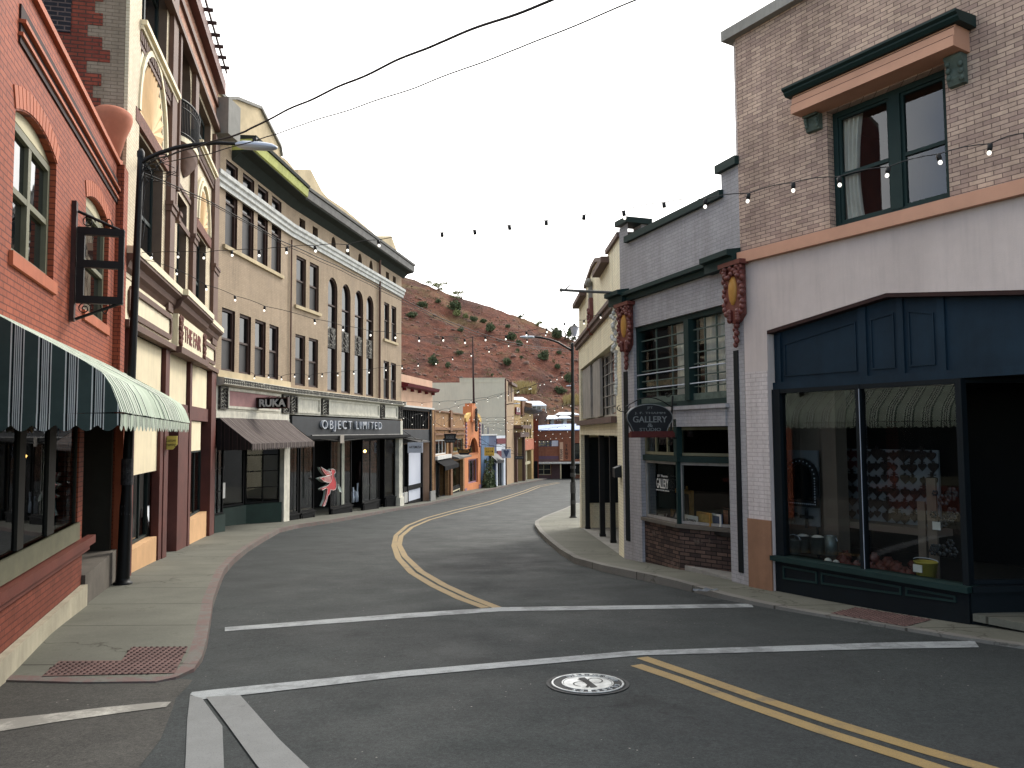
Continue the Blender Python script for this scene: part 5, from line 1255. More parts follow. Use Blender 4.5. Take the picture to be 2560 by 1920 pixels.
link('frame_rod', MB().tube([(uL0,-dpro+.03,zV),(uL1+.1,-dpro+.03,zV)],.015).tube([(uL0+.03,0,zV-.02),(uL0+.03,-dpro,zV-.02)],.015), M['blackmetal'], F3.M, aw)
# box sign on the frieze
ub = F3.u(640,1010); Fq = F3.sub((ub,-.05),(ub,-2)); b1 = Fq.u(722,1010); z0_, z1_ = Fq.z(680,1021), Fq.z(680,994)
sb = empty('box_sign', Fq.M, 'dark metal box sign with cut art deco letters above the brown awning', 'sign')
P_ = [(0,z0_),(b1,z0_),(b1,z1_),(0,z1_)]
link('frame', MB().ring(P_, inset(P_, .035), -.09, .09), M['rustmetal'], Fq.M, sb); link('backplate', MB().box(.03,b1-.03,-.0,.03,z0_+.03,z1_-.03), M['shopdark'], Fq.M, sb)
lettering('RUKA', Fq.M @ Matrix.Translation((b1/2,-.05,(z0_+z1_)/2)), b1*.84, (z1_-z0_)*.72, M['bandwhite'], sb, .02, bold=.03)
ws = MB()
for k in range(3): ws.tube([(b1*(.3+.15*k)+.12*sin(j*.9+k), .02*cos(j), z1_+.05*sin(j*.7+k)-.03*j/6) for j in range(9)], .006, 5)
link('loose_wire', ws, M['rubber'], Fq.M, sb)
# ---- F4..F9 further along the left side
F4 = Fac(XY(1003,41.6), XY(1081,47.8)); F5 = Fac(XY(1081,47.8), XY(1161,60)); F6 = Fac(XY(1161,60), XY(1201,65))
F7 = Fac(XY(1202,65.2), XY(1241,69.2)); F7b = Fac(XY(1241,69.2), XY(1263,71.8)); F8 = Fac(XY(1263,72), XY(1285.5,80)); F9 = Fac(XY(1286,80), XY(1333,93))
M['awnblack'] = paint('black_awning_cloth', (26, 26, 28), .95, .2, 3, .1, spec=.1); M['pinkstucco'] = paint('pink_stucco', (206, 168, 140), .85, .1, .8, .2, streak=.15); M['redcorn'] = paint('crimson_cornice', (104, 24, 34), .6, .15, 2, .1)
M['tanbrick2'] = brick('ochre_brick', (178, 136, 92), (160, 118, 78), (130, 104, 76), .22, .07, .008, .85, .5, .25)
M['ochretrim'] = paint('brown_ochre_trim', (122, 84, 54), .75, .15, 2, .2); M['orange'] = paint('orange_stucco', (212, 134, 86), .8, .12, .7, .2, streak=.18)
M['yellowtop'] = paint('yellow_stucco', (212, 172, 98), .8, .1, 1, .2); M['lilac'] = paint('lilac_paint', (150, 116, 128), .75, .15, 1, .2)
M['blueP'] = paint('sky_blue_mural', (96, 120, 148), .8, .25, .9, .15); M['slateP'] = paint('slate_blue_wall', (84, 92, 116), .8, .12, 1, .15); M['tealP'] = paint('teal_shop_paint', (62, 104, 120), .6, .15, 2, .1)
M['whiteW'] = paint('white_stucco_wall', (214, 218, 222), .8, .06, 1, .15, streak=.1); M['maroon'] = paint('maroon_paint', (110, 38, 48), .7, .15, 2, .1)
M['tanwall'] = paint('tan_render', (168, 142, 112), .85, .1, .8, .2, streak=.15); M['greywall'] = paint('pale_grey_side_wall', (216, 208, 184), .9, .06, .4, .15, streak=.12, fine=20)
M['ochreW'] = paint('ochre_render', (178, 148, 98), .85, .12, .8, .2, streak=.15); M['salmon'] = paint('salmon_panel', (196, 120, 92), .8, .1, 2, .1)
M['greenbase'] = paint('green_stall_riser', (96, 118, 70), .7, .15, 3, .1); M['whitepanel'] = paint('pale_blue_white_panel', (196, 199, 208), .6, .04, 1, .05)
def blk(F, name, label, H, wm, deep=9, zb=-1.5, holes=(), depth=.25, top=None):
    r = empty(name, F.M, label, 'building')
    link('wall', wall_mb(top or [(0, zb), (F.L, zb), (F.L, H), (0, H)], [archpoly(*h) for h in holes], depth), wm, F.M, r)
    mass(F, r, 0, F.L, deep, H - (.25 if not top else .6), wm, M['roof'], zb); return r
def RR(F, a, b, c, d): return F.rect(a, b, c, d)
# F4
s = RR(F4, 1006, 1074, 1132, 1243); zg = F4.ground(0)
h1 = (.12, F4.L-.75, 4.15, 5.2); h2 = (.12, F4.L-.75, zg-.3, 3.35)
r = blk(F4, 'shop_building', 'pink stucco shop with crimson cornice and black barred shopfront', 7.1, M['pinkstucco'], holes=[h1, h2], depth=[.3, .9])
zr = F4.z(1004, 968)
link('cornice', MB().prismx([(-.003, zr-.02), (-.35, zr+.05), (-.42, zr+.22), (-.003, zr+.30)], 0, F4.L+.25), M['redcorn'], F4.M, r)
c = MB(); 
for k in range(5): x = .3 + k*(F4.L-.5)/4; c.box(x-.05, x+.05, -.2, -.003, zr-.16, zr-.02)
link('cornice_bracket', c, M['redcorn'], F4.M, r); link('white_ledge', MB().box(0, F4.L+.05, -.12, -.003, 5.35, 5.45), M['white'], F4.M, r)
link('fascia', MB().box(.05, F4.L-.7, -.06, -.003, 5.2, 5.34).box(F4.L-.74, F4.L-.5, -.1, -.003, -.6, 5.34), M['shopdark'], F4.M, r)
b = MB(); n = 17
for k in range(n): x = h1[0] + (h1[1]-h1[0])*k/(n-1); b.box(x-.04, x+.04, .05, .13, h1[2], h1[3])
link('barred_transom', b, M['shopdark'], F4.M, r); link('pane', MB().quad((h1[0],.2,h1[2]),(h1[1],.2,h1[2]),(h1[1],.2,h1[3]),(h1[0],.2,h1[3])), M['glass'], F4.M, r)
link('transom_panel', MB().box(.12, F4.L-.75, -.02, .1, 3.36, 4.14), M['slatepaint'], F4.M, r)
a, b_ = F4.u(1031,1170), F4.u(1064,1170)
link('white_panel', MB().box(a, b_, .3, .34, 1.0, 3.3).box(a+.15, b_-.1, .3, .34, .12, .72), M['whitepanel'], F4.M, r)
f = MB(); 
for x in (a-.16, b_+.02, .15, .15+(a-.3)*.5): f.box(x, x+.14, .2, .38, -.3, 3.35)
f.box(.15, b_+.1, .24, .42, .74, .98).box(.15, b_+.1, .26, .42, -.6, .1)
link('shopfront_frame', f, M['shopdark'], F4.M, r)
b = MB()
for k in range(5): x = .25+k*.34; b.box(x, x+.2, .2, .25, .12, .7)
link('white_slat', b, M['white'], F4.M, r); link('shop_window', MB().quad((.2,.36,1),(a,.36,1),(a,.36,3.3),(.2,.36,3.3)), M['glass'], F4.M, r)
link('side_pier', MB().box(F4.L-.45, F4.L-.01, -.12, -.003, -1, 5.3), M['tanbrick2'], F4.M, r); link('pier_base', MB().box(F4.L-1.1, F4.L, -.2, -.121, -1, F4.ground(F4.L)+.6), M['concgrey'], F4.M, r)
link('glass_canopy', MB().prismx([(-.003,3.62),(-.9,3.42),(-.9,3.47),(-.003,3.68)], .1, a+.4), M['blackmetal'], F4.M, r)
# F5
H5 = F5.z(1081, 1027.6); 
a1 = RR(F5, 1083, 1118, 1100, 1140); a2 = RR(F5, 1127, 1158, 1099, 1138); a2 = (a2[0], a2[1], a1[2], a1[3])
a3 = (a1[0]+.05, F5.u(1121,1200), -.9, a1[2]-.5); a4 = (a2[0], a2[1], -1.2, a2[2]-.6)
r = blk(F5, 'shop_building', 'low ochre brick double shop with two small awnings', H5, M['tanbrick2'], holes=[a1, a2, a3, a4], depth=[.2,.2,.6,.6])
window(F5, r, a1, M['white'], M['glass'], .15, .09, rows=1, cols=4, mun=.05); window(F5, r, a2, M['olive'], M['glass'], .15, .09, rows=1, cols=3, mun=.05)
link('string_course', MB().box(0, F5.L, -.12, -.003, H5-1.15, H5-.98).box(0, F5.L, -.14, -.003, a1[3]+.28, a1[3]+.42).box(-.02, F5.L, -.1, .2, H5, H5+.08), M['ochretrim'], F5.M, r)
link('pier', MB().box(F5.u(1122,1100), F5.u(1127,1100), -.14, -.003, -1.4, H5+.2).box(0, .25, -.14, -.003, -1, H5+.05), M['ochretrim'], F5.M, r)
link('white_sill', MB().box(a1[0]-.1, a1[1]+.1, -.3, -.003, a1[2]-.25, a1[2]-.02), M['white'], F5.M, r)
z = a1[2]-.3
link('small_awning', MB().prismx([(-.003,z+.1),(-.75,z-.35),(-.75,z-.6),(-.72,z-.6),(-.7,z-.35),(-.003,z-.05)], a1[0], a1[1]+.3), M['awnblack'], F5.M, r)
link('small_awning', MB().prismx([(-.003,z+.15),(-.6,z+.0),(-.6,z-.1),(-.003,z-.1)], a2[0]-.3, a2[1]+.3), M['gutter'], F5.M, r)
fr = MB(); u0, u1 = a3[0], a3[1]
window(F5, r, (u0, u0+.95, -.05, a3[3]-.05), M['shopdark'], M['clear'], .3, .07, rows=1); window(F5, r, (u1-2.2, u1, -.05, a3[3]-.05), M['shopdark'], M['clear'], .3, .07, rows=1)
link('stall_riser', MB().box(u0, u0+.95, .2, .4, -1.2, -.06).box(u1-2.2, u1, .2, .4, -1.4, -.06), M['tanbrick2'], F5.M, r); link('door', MB().box(u0+1.0, u1-2.25, .5, .55, -1.2, a3[3]-.05), M['shopdark'], F5.M, r)
u0, u1 = a4[0], a4[1]; window(F5, r, (u0+.1, u1-.1, .25, a4[3]-.02), M['shopdark'], M['clear'], .3, .07, rows=1)
link('stall_riser', MB().box(u0+.1, u1-.1, .2, .4, -1.6, .24), M['shopdark'], F5.M, r)
P_ = [(u0+.6,-.9),(u1-.5,-.9),(u1-.5,.05),(u0+.6,.05)]; cx, cz = (u0+u1)/2, -.42
link('riser_trim', MB().ring(P_, inset(P_, .08), .17, .198).prism([(cx-.16,cz),(cx,cz-.22),(cx+.16,cz),(cx,cz+.22)], .17, .198), M['tymp'], F5.M, r)
link('interior', MB().box(.4, F5.L-.4, 1.2, 1.25, -1.4, 2.6), M['interior'], F5.M, r)
p = F5.world(F5.u(1097,1168), .5, F5.z(1097,1168)); lp = empty('pendant_lamp', Matrix.Translation(p), 'small lit lamp inside the ochre brick shop under its black awning', 'lamp'); link('bulb', MB().ball(p, .09), M['warmlamp'], None, lp)
# F6 orange arch shop
H6 = F6.z(1165, 1046); ar = F6.rect(1172, 1194, 1095, 1134); wd_ = F6.rect(1171, 1195, 1149, 1214); wd_ = (wd_[0], wd_[1], wd_[2]+.1, wd_[3]); ar_r = (ar[3]-ar[2])*.9
r = empty('orange_shop', F6.M, 'orange stucco shop with a big arch and a small central tower', 'building'); uc = F6.L/2
top = [(0,-1.6),(F6.L,-1.6),(F6.L,H6),(F6.L-.35,H6+.03),(F6.L-.6,H6+.2),(F6.L-1.2,H6+.33),(uc+.8,H6+.36),(uc-.8,H6+.36),(1.2,H6+.33),(.6,H6+.2),(.35,H6+.03),(0,H6)]
link('wall', wall_mb(top, [archpoly(*ar, ar_r), archpoly(*wd_)], [.22,.22]), M['orange'], F6.M, r); mass(F6, r, 0, F6.L, 9, H6-.3, M['orange'], M['roof'], -2)
zt0, zt1 = F6.z(1178,1055), F6.z(1178,1016)
link('tower', MB().box(uc-.75, uc+.75, -.15, .6, zt0, zt1).box(uc-.5, uc+.5, -.1, .5, zt1+.002, zt1+.25), M['orange'], F6.M, r)
link('shoulder_cap', MB().prism([(.1,H6-.25),(.1,H6+.03),(.5,H6+.28),(1.2,H6+.45),(uc-1.0,H6+.48),(uc-1.0,H6+.2),(1.2,H6+.15),(.6,H6-.25)], -.12, .12).prism([(F6.L-.1,H6-.25),(F6.L-.6,H6-.25),(F6.L-1.2,H6+.15),(uc+1.0,H6+.2),(uc+1.0,H6+.48),(F6.L-1.2,H6+.45),(F6.L-.5,H6+.28),(F6.L-.1,H6+.03)], -.12, .12), M['yellowtop'], F6.M, r)
o = MB()
for k in range(10): o.ball((uc, -.3, zt0-.6+k*(zt1-zt0+.3)/9), .3-.02*k, .12, .18, 7, 5)
link('carved_figure', o, M['ornblack'], F6.M, r)
o = MB()
for x in (.35, F6.L-.35):
    for k in range(8): o.ball((x, -.05, H6-.2-k*.28), .2, .08, .15, 6, 4)
link('purple_ornament', o, M['lilac'], F6.M, r)
g = MB(); P_ = archpoly(*ar, ar_r); tri = tessellate_polygon([[Vector((a,b,0)) for a,b in P_]]); g.add([(a,.20,b) for a,b in P_], [tuple(t) for t in tri]); link('arch_window', g, M['glass'], F6.M, r)
o = MB().ring(archpoly(ar[0]-.25, ar[1]+.25, ar[2]-.02, ar[3]+.18, ar_r+.18), archpoly(ar[0]-.03, ar[1]+.03, ar[2]-.01, ar[3]+.02, ar_r+.01), -.06, -.003)
link('arch_trim', o, M['orange'], F6.M, r)
window(F6, r, wd_, M['lilac'], M['glass'], .2, .12, rows=1, cols=3, mun=.06); link('lilac_base', MB().box(.02, .6, -.04, -.003, -2, .3).box(F6.L-.6, F6.L-.02, -.04, -.003, -2, .3), M['lilac'], F6.M, r)
pb = F6.world(uc, -.1, zt1+.25); ptop = pt(1181.5, 841, pb.y)
fp = empty('flagpole', Matrix.Translation(pb), 'tall thin bare pole rising from the tower of the orange shop', 'pole'); link('shaft', MB().tube([pb, pb.lerp(ptop,.6), ptop], [.09,.07,.045], 8), M['rustmetal'], None, fp)
link('collar', MB().lathe([(.09,.0),(.14,.0),(.14,.12),(.09,.12)], pb, 8), M['blackmetal'], None, fp)
# F7 blue shop
H7 = F7.z(1210, 1089); hd = F7.rect(1224, 1239, 1160, 1206)
r = blk(F7, 'shop_building', 'narrow blue painted shop with a teal door behind the climbing plant', H7, M['slateP'], holes=[(hd[0], hd[1], -2, hd[3])], depth=.4, zb=-2)
link('mural_wall', MB().box(.02, F7.u(1222,1100), -.03, -.003, -2, H7-.02), M['blueP'], F7.M, r); link('coping', MB().box(-.02, F7.L+.02, -.06, .2, H7, H7+.12), M['white'], F7.M, r)
link('shop_door', MB().box(hd[0]+.02, hd[1]-.02, .3, .36, -2, hd[3]-.02), M['tealP'], F7.M, r); window(F7, r, (hd[0]+.5, hd[1]-.4, -.2, hd[3]-.3), M['white'], M['glass'], .25, .12, rows=2)
link('awning_valance', MB().prismx([(-.003,hd[3]+.9),(-.7,hd[3]+.3),(-.7,hd[3]+.05),(-.003,hd[3]+.6)], hd[0]-.2, F7.L-.02), M['slatepaint'], F7.M, r)
link('roof_pipe', MB().tube([(F7.u(1210,1100),.1,H7),(F7.u(1210,1100),.1,H7+1.0)],.05,6).tube([(F7.u(1223,1100),.1,H7),(F7.u(1223,1100),.1,H7+.7)],.04,6), M['slateP'], F7.M, r)
v = MB(); rd = random.Random(11); cpl = leafcloud(1500, [((F7.u(1205+q,1150), -.4, -1.6+k*.55), (.5,.4,.5)) for k in range(9) for q in (0,6,12) if k < 8-abs(q-6)/3], .11, 4)
cl = empty('climbing_plant', F7.M, 'dark climbing plant covering the left part of the blue shop', 'plant'); link('foliage', cpl, M['leaf'], F7.M, cl); link('stem', MB().tube([(F7.u(1211,1150),-.2,-2),(F7.u(1210,1150),-.2,0),(F7.u(1212,1150),-.15,2.6)], [.07,.05,.02], 6), M['bark'], F7.M, cl)
# F7b white shop
H8 = F7b.z(1245, 1089)
hw = F7b.rect(1250, 1254, 1104, 1112); hs_ = F7b.rect(1244, 1259, 1149, 1190)
r = blk(F7b, 'shop_building', 'small white stucco shop with a maroon stripe beside the tall tan building', H8, M['whiteW'], holes=[hw, (hs_[0], hs_[1], -2.1, hs_[3])], depth=.3, zb=-2.2)
window(F7b, r, hw, M['shopdark'], depth=.2, fw=.04, rows=1); link('stripe', MB().box(0, F7b.L, -.05, -.003, H8-.75, H8-.25), M['maroon'], F7b.M, r); link('sign_board', MB().box(.05, F7b.L-.4, -.08, -.003, F7b.z(1245,1147), F7b.z(1245,1127)), M['maroon'], F7b.M, r)
window(F7b, r, (hs_[0], hs_[1], -1.0, hs_[3]), M['shopdark'], M['glass'], .25, .1, rows=1, cols=2); link('stall_riser', MB().box(hs_[0], hs_[1], .1, .25, -2.2, -1.0), M['greenbase'], F7b.M, r)
# F8 tall tan building with blank grey side wall
H9 = F8.z(1263, 946)
r = empty('tan_building', F8.M, 'tall tan building with a big blank pale grey side wall', 'building')
link('wall', MB().quad((0,0,-2.5),(F8.L,0,-2.5),(F8.L,0,H9-.6),(0,0,H9)), M['tanwall'], F8.M, r)
Fg = Fac(XY(1078,71.6), XY(1262.6,71.9)); zL = EYE + 0
z1 = Fg.z(1262, 946.5); z2 = Fg.z(1150, 946.5); us_ = Fg.u(1149, 950)
link('side_wall', MB().prism([(0,-3),(Fg.L,-3),(Fg.L,z1),(us_,z1),(us_,z1-.35),(0,z1-.35)], 0, .3), M['greywall'], Fg.M, r)
link('coping', MB().box(us_, Fg.L+.02, -.03, .35, z1-.35, z1-.32).box(us_,Fg.L+.05,-.05,.35,z1,z1+.08), M['greywall'], Fg.M, r)
link('corner_strip', MB().box(0, .12, -.12, -.003, -2.4, H9-.05), M['browntrim'], F8.M, r)
link('roof_edge', MB().box(F8.L*.35, F8.L+.1, -.35, -.003, F8.z(1275,957)-.25, F8.z(1275,957)), M['browntrim'], F8.M, r)
o = MB()
for px in (1271.5, 1277.5):
    u_ = F8.u(px,980); z_ = F8.z(px,981); o.prism([(u_-.35,z_),(u_,z_-.9),(u_+.35,z_),(u_,z_+.9)], -.06, -.003)
link('diamond_ornament', o, M['browntrim'], F8.M, r); link('roof', MB().box(0,F8.L,.3,8,H9-1.5,H9-1.3), M['roof'], F8.M, r)
# F9 two-part ochre building
u1_ = F9.u(1307, 1100); H10 = F9.z(1290, 1000); H11 = F9.z(1330, 1040)
hA = (F9.u(1287.5,1150), F9.u(1305,1150), -2.6, F9.z(1290,1093)); ws_ = [F9.rect(a, b, c, d) for a, b, c, d in ((1309.5,1314.5,1054,1095),(1317,1320.5,1055.5,1096),(1323.5,1328,1056,1096))]
r = empty('ochre_building', F9.M, 'ochre two-storey building with a classical doorway and an open sign high on its side', 'building')
hB = (F9.u(1309,1180), F9.u(1329,1180), -3, F9.z(1312,1127))
link('wall', wall_mb([(0,-3),(F9.L,-3),(F9.L,F9.z(1331,1033)),(u1_,F9.z(1310,1016)),(u1_,H10),(0,H10)], [archpoly(*h) for h in [hA, hB]+ws_], [1.0,.6,.3,.3,.3]), M['ochreW'], F9.M, r)
for w_ in ws_: window(F9, r, w_, M['browntrim'], depth=.25, fw=.08)
link('doorcase', MB().box(hA[0]-.5, hA[0]-.02, -.3, -.003, -3, hA[3]).box(hA[1]+.02, hA[1]+.5, -.3, -.003, -3, hA[3]).box(hA[0]-.6, hA[1]+.7, -.7, -.003, hA[3]+.02, hA[3]+.5).box(hA[0]-.8, hA[1]+.9, -1.0, -.003, hA[3]+.9, hA[3]+1.25).box(hA[0]+1, hA[0]+1.4, .5, .8, -3, hA[3]), M['browntrim'], F9.M, r)
link('entrance', MB().box(hA[0], hA[1], .95, 1, -3, hA[3]).box(hB[0], hB[1], .55, .6, -3, hB[3]), M['shopdark'], F9.M, r)
link('shopfront_frame', MB().box(hB[0]+(hB[1]-hB[0])*.45, hB[0]+(hB[1]-hB[0])*.52, .1, .4, -3, hB[3]).box(hB[0], hB[1], .12, .35, hB[3]-1.6, hB[3]-1.3).box(hB[0],hB[1],.1,.4,-3,-2.1), M['tymp'], F9.M, r)
link('salmon_panel', MB().box(F9.u(1307.5,1110), F9.L-.1, -.06, -.003, F9.z(1310,1126), F9.z(1310,1098)), M['salmon'], F9.M, r)
link('cornice', MB().prismx([(-.003,F9.z(1310,1032)),(-1.0,F9.z(1310,1024)),(-1.1,F9.z(1310,1021)),(-.003,F9.z(1310,1016))], u1_, F9.L+.4), M['gutter'], F9.M, r)
link('corner_pier', MB().box(F9.u(1301.5,1010), F9.u(1307,1010), -.2, -.003, F9.z(1303,1040), F9.z(1303,1003)), M['ochretrim'], F9.M, r)
lt = MB(); u0 = F9.u(1308,1005); 
for k in range(8): x = u0 + k*(F9.L-u0)/8; lt.box(x, x+.15, .0, .15, F9.z(1310,1016), F9.z(1310,1006)); 
link('balustrade', lt.box(u0, F9.L, -.05, .2, F9.z(1310,1006), F9.z(1310,1004)), M['ochretrim'], F9.M, r); mass(F9, r, 0, F9.L, 9, F9.z(1310,1018), M['ochreW'], M['roof'], -3)
u_ = F9.u(1287,1022); os_ = empty('open_sign', F9.M @ Matrix.Translation((u_,-.1,F9.z(1290,1036))), 'white and maroon open sign high on the ochre building', 'sign'); T = WM[os_]; ww = F9.u(1298,1022)-u_; h_ = F9.z(1290,1018)-F9.z(1290,1036)
link('board', MB().box(0,ww,-.05,.05,0,h_), M['maroon'], T, os_); link('panel', MB().box(.25,ww*.8,-.08,-.052,h_*.35,h_*.95), M['white'], T, os_); lettering('OPEN\nFIRE', T @ Matrix.Translation((ww*.45,-.09,h_*.65)), ww*.42, h_*.42, M['maroon'], os_, .01, bold=.02)
# end building across the bend
FE = Fac(XY(1326,98), XY(1640,98)); FE.z0 = G(98); FE.M[2][3] = FE.z0
def ez(y): return FE.z(1380, y)
M['endbrown'] = brick('brown_painted_block', (150, 98, 74), (142, 92, 70), (124, 80, 62), .4, .2, .01, .85, .3, .15); M['purple'] = paint('purple_band', (98, 76, 92), .8, .1, 1, .1); M['palebrown'] = paint('plum_brown_wall', (104, 80, 78), .85, .1, 1, .1)
M['metalroof'] = paint('pale_blue_metal_roof', (128, 144, 178), .5, .06, .6, .05, metal=.2)
r = empty('end_building', FE.M, 'brown painted building closing the view at the bend with a pale metal roof', 'building')
hb = [(FE.u(1334), FE.u(1396), ez(1116), ez(1101)), (FE.u(1340), FE.u(1377), ez(1187), ez(1160)), (FE.u(1402), FE.u(1430), -.2, ez(1160)), (FE.u(1434), FE.u(1470), ez(1187), ez(1160)), (FE.u(1434), FE.u(1500), ez(1148), ez(1108))]
link('wall', wall_mb([(0,-.3),(FE.L,-.3),(FE.L,ez(1075.5)),(0,ez(1075.5))], [archpoly(*h) for h in hb], [.2,.3,2,.3,.2]), M['endbrown'], FE.M, r)
window(FE, r, hb[0], M['slateP'], M['glass'], .15, .06, rows=2, cols=6, mun=.08); window(FE, r, hb[1], M['tymp'], M['clear'], .25, .08, rows=2, cols=2, mun=.08, rail=.5); window(FE, r, hb[3], M['tymp'], M['clear'], .25, .08, rows=1, cols=2); window(FE, r, hb[4], M['shopdark'], M['glass'], .15, .08, rows=2, cols=3)
link('white_panes', MB().box(FE.u(1379), FE.u(1395), .02, .06, ez(1115.5), ez(1101.5)), M['whitepanel'], FE.M, r)
link('purple_band', MB().box(.0, FE.u(1396), -.04, -.003, ez(1147), ez(1140)), M['purple'], FE.M, r); link('plum_band', MB().box(.0, FE.u(1396), -.04, -.003, ez(1154), ez(1147.1)), M['palebrown'], FE.M, r)
link('canopy', MB().box(-.3, FE.L, -2.0, -.003, ez(1158), ez(1154.5)), M['bandwhite'], FE.M, r); link('lower_wall', MB().box(FE.u(1378), FE.u(1401), -.03, -.003, -.3, ez(1160)).box(.0, FE.u(1339), -.03, -.003, -.3, ez(1160)).box(FE.u(1340),FE.u(1377),-.03,-.003,-.3,ez(1188)), M['palebrown'], FE.M, r)
link('canopy_post', MB().box(FE.u(1397), FE.u(1400), -1.9, -1.6, -.3, ez(1158)), M['tymp'], FE.M, r); link('dark_entrance', MB().box(hb[2][0], hb[2][1], 1.9, 2, -.3, hb[2][3]), M['shopdark'], FE.M, r)
rf = MB(); n = 12; L_ = FE.u(1455)
vs = [(x*FE.L*.75-.2, y, ez(1075.4) + (ez(1059)-ez(1075.4))*sin(pi*(x*.72+.14))**.6*(1 if y else .0)) for y in (0, 4, 14) for x in [k/n for k in range(n+1)]]
rf.add(vs, [(j*(n+1)+i, j*(n+1)+i+1, (j+1)*(n+1)+i+1, (j+1)*(n+1)+i) for j in range(2) for i in range(n)], False); link('roof', rf.box(-.2, FE.L, -.15, .02, ez(1077), ez(1074.5)), M['metalroof'], FE.M, r)
link('interior', MB().box(.3,FE.L-.3,2.3,2.4,-.3,4), M['interior'], FE.M, r)
u_ = FE.u(1398); T = FE.M @ Matrix.Translation((u_,-.25,ez(1152))); ts = empty('vertical_sign', T, 'tall brown sign panel with vertical lettering on the end building', 'sign'); ww = FE.u(1430)-u_; h_ = ez(1104.5)-ez(1152)
link('board', MB().box(0,ww,0,.1,0,h_), M['endbrown'], T, ts); link('pale_panel', MB().box(.02,ww*.28,-.03,-.002,.05,h_-.05), M['pinkstucco'], T, ts)
for k, ch in enumerate('TANG'): lettering(ch, T @ Matrix.Translation((ww*.54,-.02,h_*(.78-.2*k))), ww*.16, h_*.15, M['ink'], ts, .02, bold=.02)
lettering('PYRAM', T @ Matrix.Translation((ww*.15,-.05,h_*.35)) @ Matrix.Rotation(-pi/2,4,'Y'), h_*.5, ww*.2, M['ink'], ts, .01)
# tin-roofed houses on the slope
M['tin'] = paint('white_tin_roof', (225, 228, 232), .5, .05, .8, .1, metal=.1); M['houseG'] = paint('grey_green_house_wall', (128, 128, 112), .85, .12, 1, .1)  # tin roofs have one whitish colour of their own
def house(px0, px1, ytop, yeave, ybase, y, label, posts=0, wins=0, mat='houseG', dormer=False):
    F = Fac(XY(px0, y), XY(px1, y)); F.z0 = EYE; F.M[2][3] = EYE
    Z = lambda v: F.z(px0, v); r = empty('house', F.M @ Matrix.Translation((0,0,Z(ybase))), label, 'house')
    L = F.L; link('wall', MB().box(.8, L-.8, 1.6, 8, Z(ybase), Z(yeave)), M[mat], F.M, r); link('stone_base', MB().box(-.1, L+.1, .2, 8.2, Z(ybase)-7, Z(ybase)-.02), M['rock'], F.M, r)
    zt, ze = Z(ytop), Z(yeave); a = .22*L
    v = [(0,0,ze),(L,0,ze),(L,9,ze),(0,9,ze),(a,4.5,zt),(L-a,4.5,zt)]
    link('roof', MB().add(v, [(0,1,5,4),(1,2,5),(2,3,4,5),(3,0,4),(0,3,2,1)]).box(0,L,-.02,.02,ze-.15,ze-.01), M['tin'], F.M, r)
    if posts:
        p_ = MB(); 
        for k in range(posts): x = .1+(L-.3)*k/(posts-1); p_.box(x, x+.12, .1, .22, Z(ybase), ze-.16)
        p_.box(0, L, .08, .2, Z(ybase)+.8, Z(ybase)+.9); link('porch_post', p_, M['white'], F.M, r)
    for k in range(wins):
        x = L*(.15+.7*k/max(1,wins-1)) - .5; w_ = link('window', MB().box(x, x+1.1, 1.5 if posts else 1.52, 1.598, Z(ybase)+.5, ze-.3), M['white'], F.M, r); link('pane', MB().box(x+.1, x+1.0, 1.47, 1.499, Z(ybase)+.6, ze-.4), M['glass'], F.M, w_)
    return r
house(1305, 1367, 1000, 1013, 1029, 124, 'tin roofed house with a white porch on the slope above the ochre building', 6, 4)
house(1262, 1320, 990, 1000, 1016, 134, 'upper tin roofed house half hidden behind the taller roofs', 0, 2)
house(1366, 1400, 1037, 1046, 1060, 122, 'small white fronted tin roofed house just above the metal roof, left one', 0, 2, 'whiteW')
house(1398, 1432, 1038, 1045, 1060, 120, 'small white fronted tin roofed house just above the metal roof, right one', 0, 2, 'whiteW')
house(1390, 1450, 1029, 1036, 1042, 132, 'low house behind the two small tin roofed ones', 0, 0, 'maroon')
# small brick building with cornice between
Fn = Fac(XY(1331,95.5), XY(1346,95.6)); Fn.z0 = G(95.5); Fn.M[2][3] = Fn.z0
r = empty('brick_building', Fn.M, 'narrow dark brick building with a moulded cornice behind the ochre building', 'building'); zz1 = Fn.z(1340,1047)
link('wall', MB().box(0, Fn.L, 0, 2.2, -.5, zz1), M['oldred'], Fn.M, r); link('cornice', MB().box(-.1,Fn.L+.2,-.4,2.2,zz1+.002,zz1+.35), M['browntrim'], Fn.M, r); link('door', MB().box(.15,Fn.L-.15,-.05,-.003,0,2.2), M['shopdark'], Fn.M, r)
# ================================================================== RIGHT SIDE
_a = XY(1866, 11.5)
G1 = Fac(_a, (_a[0]+.609*6.2, 5.3)); G2 = Fac(XY(1557,15.1), XY(1866,11.5)); G3 = Fac(XY(1447,24), XY(1557,15.1))
M['mauvebrick'] = brick('mauve_grey_brick', (206, 180, 160), (170, 145, 133), (116, 98, 90), .18, .053, .005, .8, .6, .24)
M['beigest'] = paint('beige_stucco', (198, 185, 178), .85, .10, .7, .25, streak=.12, wear=.05, wearcol=(150, 132, 120)); M['peach'] = paint('peach_trim', (196, 148, 122), .7, .07, 2, .1)
M['pierbrown'] = paint('brown_pier_paint', (140, 104, 80), .75, .15, 2, .2, streak=.15, wear=.06, wearcol=(90, 76, 66)); M['whitebrick'] = brick('white_painted_brick', (210, 200, 196), (204, 194, 190), (180, 168, 164), .2, .06, .005, .75, .5, .1)
